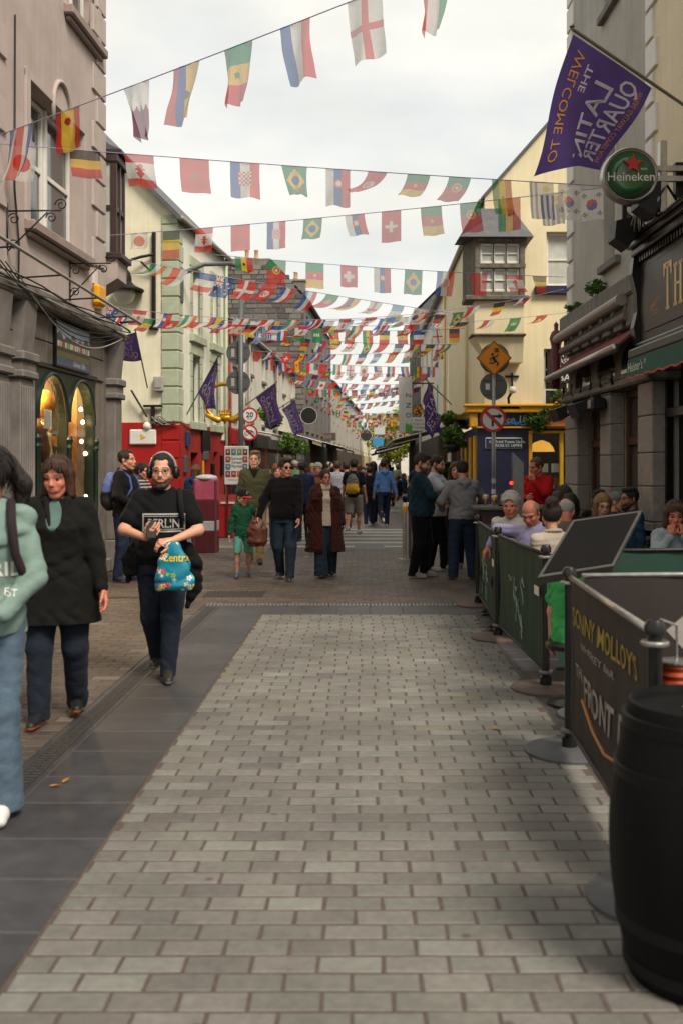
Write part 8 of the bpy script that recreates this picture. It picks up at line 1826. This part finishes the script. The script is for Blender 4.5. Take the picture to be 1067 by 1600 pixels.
def diamond(M, z, r, par, y=-.06):
    t = MB(M); t.prism([(0,z-r),(r,z),(0,z+r),(-r,z)], y, y+.01); s_ = t.build('amber_diamond', m_samber, par)
    t = MB(M)
    for q0, q1 in (((0,-r),(r,0)),((r,0),(0,r)),((0,r),(-r,0)),((-r,0),(0,-r))): t.tube([(q0[0]*.93, y-.003, z+q0[1]*.93), (q1[0]*.93, y-.003, z+q1[1]*.93)], .006, 4)
    t.tube([(-.02*r/.27,y-.004,z+.02),(.03,y-.004,z-.06)], .025, 5)      # running figure carrying papers
    t.tube([(.03,y-.004,z-.06),(.08,y-.004,z-.1),(.05,y-.004,z-.15)], .014, 5); t.tube([(.03,y-.004,z-.06),(-.03,y-.004,z-.1),(-.09,y-.004,z-.09)], .014, 5); t.tube([(-.02,y-.004,z+.02),(-.08,y-.004,z-.02),(-.05,y-.004,z-.06)], .011, 5); t.tube([(-.02,y-.004,z+.02),(.05,y-.004,z+.03),(.08,y-.004,z+.08)], .011, 5)
    t.lathe([(0,y-.006),(.026,y-.006),(.026,y-.002)], 12, (-.03, 0, z+.07), axis='y')
    for k in range(4): t.box(.0+.02*(k % 2), .1-.02*(k % 2), y-.006, y-.002, z+.11+k*.022, z+.125+k*.022)
    t.build('pictogram', m_sblack, s_)
diamond(M, zp(560), .34, o)
o = thing('sign_pole', 'grey pole with two round grey sign backs left of the speed sign', 'sign', (-2.98, 24, 0)); M = Matrix.Translation((-2.98, 24, 0)); zq = lambda py: CAM_H+(VY-py)*24/FPX
MB(M).tube([(0,0,0),(0,0,zq(400)-1.0)], .06, 12).build('pole', m_greyback, o, smooth=True)
for py in (551, 597):
    z = zq(py); t = MB(M); disc(t, (-.07,.06,z), .29); gb = t.build('grey_sign_back', m_greyback, o); MB(M).box(-.24,-.16,.04,.046,z-.1,z+.1).build('maker_label', m_lead, gb); MB(M).box(-.3,.16,.035,.045,z+.13,z+.16).box(-.3,.16,.035,.045,z-.16,z-.13).build('channel', m_greyback, gb)
o = thing('speed_sign', 'pole with round 20 speed limit sign above no cycling sign', 'sign', (-2.99, 26.0, 0)); M = Matrix.Translation((-2.99, 26, 0)); zs = lambda py: CAM_H+(VY-py)*26/FPX
MB(M).tube([(-.16,0,0),(-.16,0,zs(515))], .04, 10).build('pole', m_galv, o, smooth=True)
for k, py in enumerate((649, 676)):
    z = zs(py); t = MB(M); disc(t, (0,-.06,z), .205); s_ = t.build('sign_face', m_swhite, o); t = MB(M); ring(t, (0,-.06,z), .165, .207, -.016); 
    if k: t.add([(q[0], -.08, z+q[1]) for q in ((-.135,.1),(-.1,.135),(.135,-.1),(.1,-.135))], [(0,1,2,3)])
    t.build('red_ring', m_sred, s_)
    if k == 0: letters('lettering', '20', .19, M @ Matrix.Translation((0, -.078, z-.05)), m_sblack, s_, bold=.015); letters('lettering', 'km/h', .06, M @ Matrix.Translation((0, -.078, z-.11)), m_sblack, s_)
    else:
        t = MB(M)
        for sx in (-1, 1): t.tube([(sx*.075+.05*math.cos(a), -.077, z-.02+.05*math.sin(a)) for a in np.linspace(0, 6.28, 16)], .007, 4)
        t.tube([(-.075,-.077,z-.02),(-.03,-.077,z+.06),(.05,-.077,z+.06),(.075,-.077,z-.02)], .007, 4); t.tube([(-.03,-.077,z+.06),(0,-.077,z-.02),(.05,-.077,z+.06)], .007, 4); t.build('bicycle', m_sblack, s_)
o = thing('sign_pole', 'pole with small amber diamond over a white reminder board', 'sign', (1.46, 27.3, 0)); M = Matrix.Translation((1.46, 27.3, 0)); zs = lambda py: CAM_H+(VY-py)*27.3/FPX
MB(M).tube([(0.05,0,0),(0.05,0,zs(632))], .035, 10).build('pole', m_galv, o, smooth=True); diamond(M, zs(642), .185, o, y=-.05)
wb_ = MB(M).box(-.17,.17,-.05,-.035,zs(673),zs(652),ch=.006).build('white_board', m_swhite, o)
for k, s_ in enumerate(("Don't", 'forget to', 'remember')): letters('lettering', s_, .085, M @ Matrix.Translation((0, -.052, zs(652)-.11-.1*k)), m_sblack, wb_)
o = thing('hanging_sign', 'tall white vertical sign with green square hanging on the right side', 'sign', (1.75, 42, 0.0)); M = Matrix.Translation((1.7, 42, 0)); zs = lambda py: CAM_H+(VY-py)*42/FPX
MB(M).box(-.28,.28,-.06,.06,zs(677),zs(588),ch=.02).build('sign_box', m_swhite, o); MB(M).box(.0,.28,-.075,-.061,zs(676),zs(664)).build('green_square', mat('sign_green', '#4aa03a', .5), o)
for k, ch in enumerate('ZNDZ'): letters('lettering', ch, .3, M @ Matrix.Translation((0.02, -.065, zs(618)-k*.42)) @ Matrix.Rotation(1.57, 4, 'Y'), m_sblack, o)
MB(M).box(.28,1.2,-.02,.02,zs(600),zs(598)).box(.28,1.2,-.02,.02,zs(668),zs(666)).build('bracket', m_blackmetal, o)
# claddagh ring sign: gold ring with crowned heart held by two hands
rc = P(352, 628, 28.5); o = thing('ring_sign', 'large gold ring sign with crowned heart and hands on the red shop', 'sign', rc); M = Matrix.Translation(rc); m_gld = mat('gilt', '#b5852a', .35, .2, 8, metal=.6)
MB(M).tube([(.56*math.cos(a), 0, .52*math.sin(a)) for a in np.linspace(-1.1, math.pi+1.1, 30)], .055, 8).build('ring', m_gld, o, smooth=True)
V, Q = sdf_mesh([('ell', A3(s*.07,0,-.46), (.1,.06,.09)) for s in (-1, 1)]+[('cone', A3(0,0,-.48), A3(0,0,-.62), .07, .02)], .02, .05); link('heart', np_mesh('heart', V, Q, m_gld), o)
V, Q = sdf_mesh([('cone', A3(s*.5,0,-.38), A3(s*.2,0,-.52), .07, .09) for s in (-1, 1)]+[('cone', A3(s*.25,-.02,-.5+.04*k), A3(s*.1,-.03,-.56+.04*k), .022, .018) for s in (-1, 1) for k in range(3)], .018, .03); link('hands', np_mesh('hands', V, Q, m_gld), o)
V, Q = sdf_mesh([('cone', A3(x_,0,-.36), A3(x_*1.25,0,-.24+.03*(abs(x_) < .02)), .03, .025) for x_ in (-.12, -.06, 0, .06, .12)]+[('cone', A3(-.13,0,-.36), A3(.13,0,-.36), .03, .03)], .016, .02); link('crown', np_mesh('crown', V, Q, m_gld), o)
MB(M).tube([(-.9,.2,.45),(.6,0,.5)], .025, 6).build('bracket', m_blackmetal, o)
# pink and red cabinet, red box, market poster on legs
o = thing('litter_kiosk', 'pink and dark red striped street cabinet beside the navy anorak woman', 'cabinet', (-3.08, 19.4, 0)); M = Matrix.Translation((-3.08, 19.4, 0))
for z0, z1, cc, nm in ((0, .42, '#4e1820', 'lower_panel'), (.42, .62, '#a8a6a8', 'white_band'), (.62, 1.02, '#5a1a24', 'middle_panel'), (1.02, 1.42, '#a84a62', 'pink_panel')): MB(M).box(-.22,.22,-.2,.2,z0+.001,z1-.001,ch=.012).build(nm, mat('cabinet_%s' % cc[1:], cc, .5, .25, 7), o)
MB(M).box(.19,.225,-.212,-.16,0,1.4).box(-.225,-.19,-.212,-.16,0,1.4).build('corner_trim', mat('cabinet_trim', '#6a2a34', .5), o)
MB(M).lathe([(.23,1.42),(.2,1.48),(.1,1.51),(0,1.515)], 20).build('lid', mat('pale_lid', '#b0b0b4', .4), o, smooth=True)
o = thing('red_box', 'bright red newspaper box at the end of the red shop', 'box', (-3.25, 23.5, 0)); M = Matrix.Translation((-3.25, 23.5, 0)); MB(M).box(-.26,.26,-.2,.2,0,.78,ch=.015).build('body', m_red, o); MB(M).add([(-.27,-.22,.78),(.27,-.22,.78),(.27,.2,1.0),(-.27,.2,1.0),(-.27,.2,.78),(.27,.2,.78)], [(0,1,2,3),(0,3,4),(1,5,2),(2,5,4,3)]).build('sloped_lid', m_red, o); MB(M).box(-.1,.26,-.23,-.221,.8,.84).build('paper', m_white, o)
o = thing('poster_board', 'white market poster of coloured portraits on a stand', 'poster', (-3.0, 23.2, 0)); M = Matrix.Translation((-2.98, 23.2, 0)); zs = lambda py: CAM_H+(VY-py)*23.2/FPX
bd = MB(M).box(-.28,.28,-.02,.02,zs(757),zs(697),ch=.006).build('board', m_swhite, o)
for sx in (-1, 1): MB(M).box(sx*.22-.02,sx*.22+.02,.021,.06,0,zs(700)).build('leg', mat('maroon_leg', '#4a1a1e', .5), o)
ccs = ['#5a2a34', '#8a3a34', '#3a6a8a', '#7a2a3a', '#2a6a7a', '#3a3a4a', '#c99a2c', '#8a2a2c', '#4a7a4a', '#6a4a7a', '#2a5a8a', '#b5602c']
for i in range(4):
    for j in range(4):
        if 1 <= i <= 2 and j in (1, 2): continue
        x, z = -.2+i*.133, zs(697)-.14-j*.17; tl = MB(M).box(x-.055,x+.055,-.026,-.0205,z-.07,z+.07).build('portrait', mat('portrait_%d' % ((i*4+j) % 12), ccs[(i*4+j) % 12], .6, .2, 20), bd); MB(M).lathe([(0,-.029),(.03,-.029),(.03,-.0265)], 10, (x, 0, z+.01), axis='y').build('portrait_face', mat('portrait_face', '#b58a74', .6), tl)
for k, s_ in enumerate(('Galway', 'Street', 'Market')): letters('lettering', s_, .1, M @ Matrix.Translation((0, -.024, zs(697)-.32-k*.09)), m_sblack, bd, shear=.1)
MB(M).box(-.2,.2,-.025,-.0205,zs(697)-.05,zs(697)-.035).build('ochre_rule', m_porange, bd); MB(M).box(-.2,.2,-.025,-.0205,zs(757)+.1,zs(757)+.12).build('ochre_rule', m_porange, bd)
# ---------------------------------------------------------------- awnings, baskets and trees down the street
def awning(lab, A, B, z, drop, out, cols, side):
    A, B = Vector(A), Vector(B); o = thing('awning', lab, 'awning', (A.x, A.y, z)); n = 8
    for k in range(n):
        p, q = A.lerp(B, k/n), A.lerp(B, (k+1)/n); t = MB(); w_ = Vector((out*side, 0, -drop)); t.add([(*p, z), (*q, z), Vector((*q, z))+w_, Vector((*p, z))+w_, Vector((*q, z))+w_-Vector((0,0,.18)), Vector((*p, z))+w_-Vector((0,0,.18))], [(0,1,2,3),(3,2,4,5)]); t.build('canvas_strip', cols[k % len(cols)], o)
    MB().tube([Vector((*A, z))+w_, Vector((*B, z))+w_], .03, 6).build('front_bar', m_white, o)
    for p in (A, B): MB().tube([Vector((*p, z)), Vector((*p, z))+w_], .02, 6).build('arm', m_white, o)
cv = lambda n_, c: mat('canvas_'+n_, c, .85, .15, 5, .2, 120)
awning('green and grey striped awning over the right hand terrace', (3.0, 31), (2.95, 40), 3.05, .55, 2.1, [cv('green', '#1f5a48'), cv('grey', '#6a6a66')], -1)
awning('beige awning on the left shop row', (-3.9, 44), (-3.8, 51), 3.3, .45, 1.6, [cv('beige', '#a8906a')], 1)
awning('brown awning beyond the beige one on the left', (-3.1, 54), (-3.05, 63), 3.2, .5, 1.9, [cv('brown', '#5e4a40')], 1)
awning('dark grey awning farther along the stone house', (-3.05, 65), (-3.0, 74), 3.2, .5, 2.2, [cv('dkgrey', '#4a4c50')], 1)
awning('white awning over the left shop beside the speed sign', (-4.2, 33), (-4.1, 36), 2.95, .2, 1.1, [cv('white', '#b5b3ac')], 1)
awning('navy awning far down the right side', (2.85, 56), (2.82, 66), 3.2, .6, 2.2, [cv('navy', '#20283c')], -1)
awning('black awning at the far right', (2.9, 75), (3.0, 90), 3.2, .6, 2.4, [cv('black', '#1c1c1e')], -1)
for k, (x, y, z, rr, n_, lab) in enumerate(((-2.95, 40, 2.6, (.5,.6,.42), 1300, 'trailing green hanging plants above the left pub door'), (-3.2, 34, 3.35, (.45,.5,.4), 700, 'hanging flower basket behind the speed sign'), (2.55, 29, 2.95, (.3,.45,.28), 900, 'hanging basket at the side of the bookshop'), (2.5, 31.5, 1.4, (.4,.5,.4), 700, 'potted shrub below the green awning'), (2.42, 27.4, 2.4, (.25,.3,.3), 400, 'small flower basket beside the yellow pilaster'))):
    o = thing('hanging_basket', lab, 'plant', (x, y, z-.2)); foliage('foliage', (x, y, z), rr, n_, o, LEAF, .09, (('#c92a1c', '#d8a83c'), .015)); MB(Matrix.Translation((x, y, z-rr[2]*.6))).lathe([(.02,-.2),(.18,-.1),(.24,.06),(.22,.06)], 12).build('pot', m_blackmetal, o, smooth=True)
def tree(x, y, h, r, lab, cols, n=5200):
    o = thing('street_tree', lab, 'tree', (x, y, 0), 'trees at the street end'); t = MB(); t.tube([(x,y,0),(x+.05,y,h*.3),(x,y,h*.55),(x+.1,y,h*.8)], [.22,.17,.12,.05], 8)
    for k in range(9): a = k*2.4; t.tube([(x,y,h*(.32+.05*k)), (x+r*.45*math.cos(a), y+r*.45*math.sin(a), h*(.45+.055*k)), (x+r*.8*math.cos(a), y+r*.8*math.sin(a), h*(.55+.05*k))], [.09,.06,.02], 6)
    t.build('trunk', mat('bark', '#4a4036', .9, .3, 10), o, smooth=True); foliage('crown', (x, y, h*.66), (r, r, h*.36), n, o, cols, .2)
YG = ('#8a9a2a', '#a8a832', '#6d8a2a', '#b5a83a', '#7a8a2a')
tree(2.6, 112, 8.4, 3.0, 'yellow green street tree at the far end, the nearer one', YG); tree(4.4, 128, 8.8, 3.2, 'yellow green street tree farther behind on the right', YG, 4500)
# signs over the far shops
for k, (x, y, z, w_, h_, cc, s_, lab) in enumerate(((-2.35, 62, 3.5, 1.1, .5, '#5a4a44', 'BAR', 'brown hanging pub sign on the stone house'), (-2.3, 41, 3.75, 0, .36, '#161412', '', 'round black pub sign on the left'), (.1, 95, 4.6, 0, .6, '#2a2a2c', '', 'round dark sign far down the street'), (1.3, 90, 4.9, 1.0, .8, '#b8b8b4', '', 'white square sign far down the street'), (1.2, 92, 3.9, 1.0, .8, '#3a8ab5', '', 'pale blue square sign below the white one'))):
    o = thing('shop_sign', lab, 'sign', (x, y, z)); M = Matrix.Translation((x, y, z)); t = MB(M)
    if w_: t.box(-w_/2, w_/2, -.05, .05, -h_/2, h_/2, ch=.02)
    else: disc(t, (0,0,0), h_, -.05, .05)
    p_ = t.build('face', mat('far_sign_%d' % k, cc, .5, .1), o)
    if not w_: t = MB(M); ring(t, (0,0,0), h_*.92, h_*.97, -.056); t.build('rim', m_white, p_)
    if s_: letters('lettering', s_, .35, M @ Matrix.Translation((0, -.055, -.12)), m_wprint, p_)
    sx = -1 if x < 0.05 else 1; MB(M).tube([(sx*h_*.4,0,h_*.3), (sx*(3.05-abs(x)), 0, h_*.3)], .03, 6).build('bracket', m_blackmetal, o)
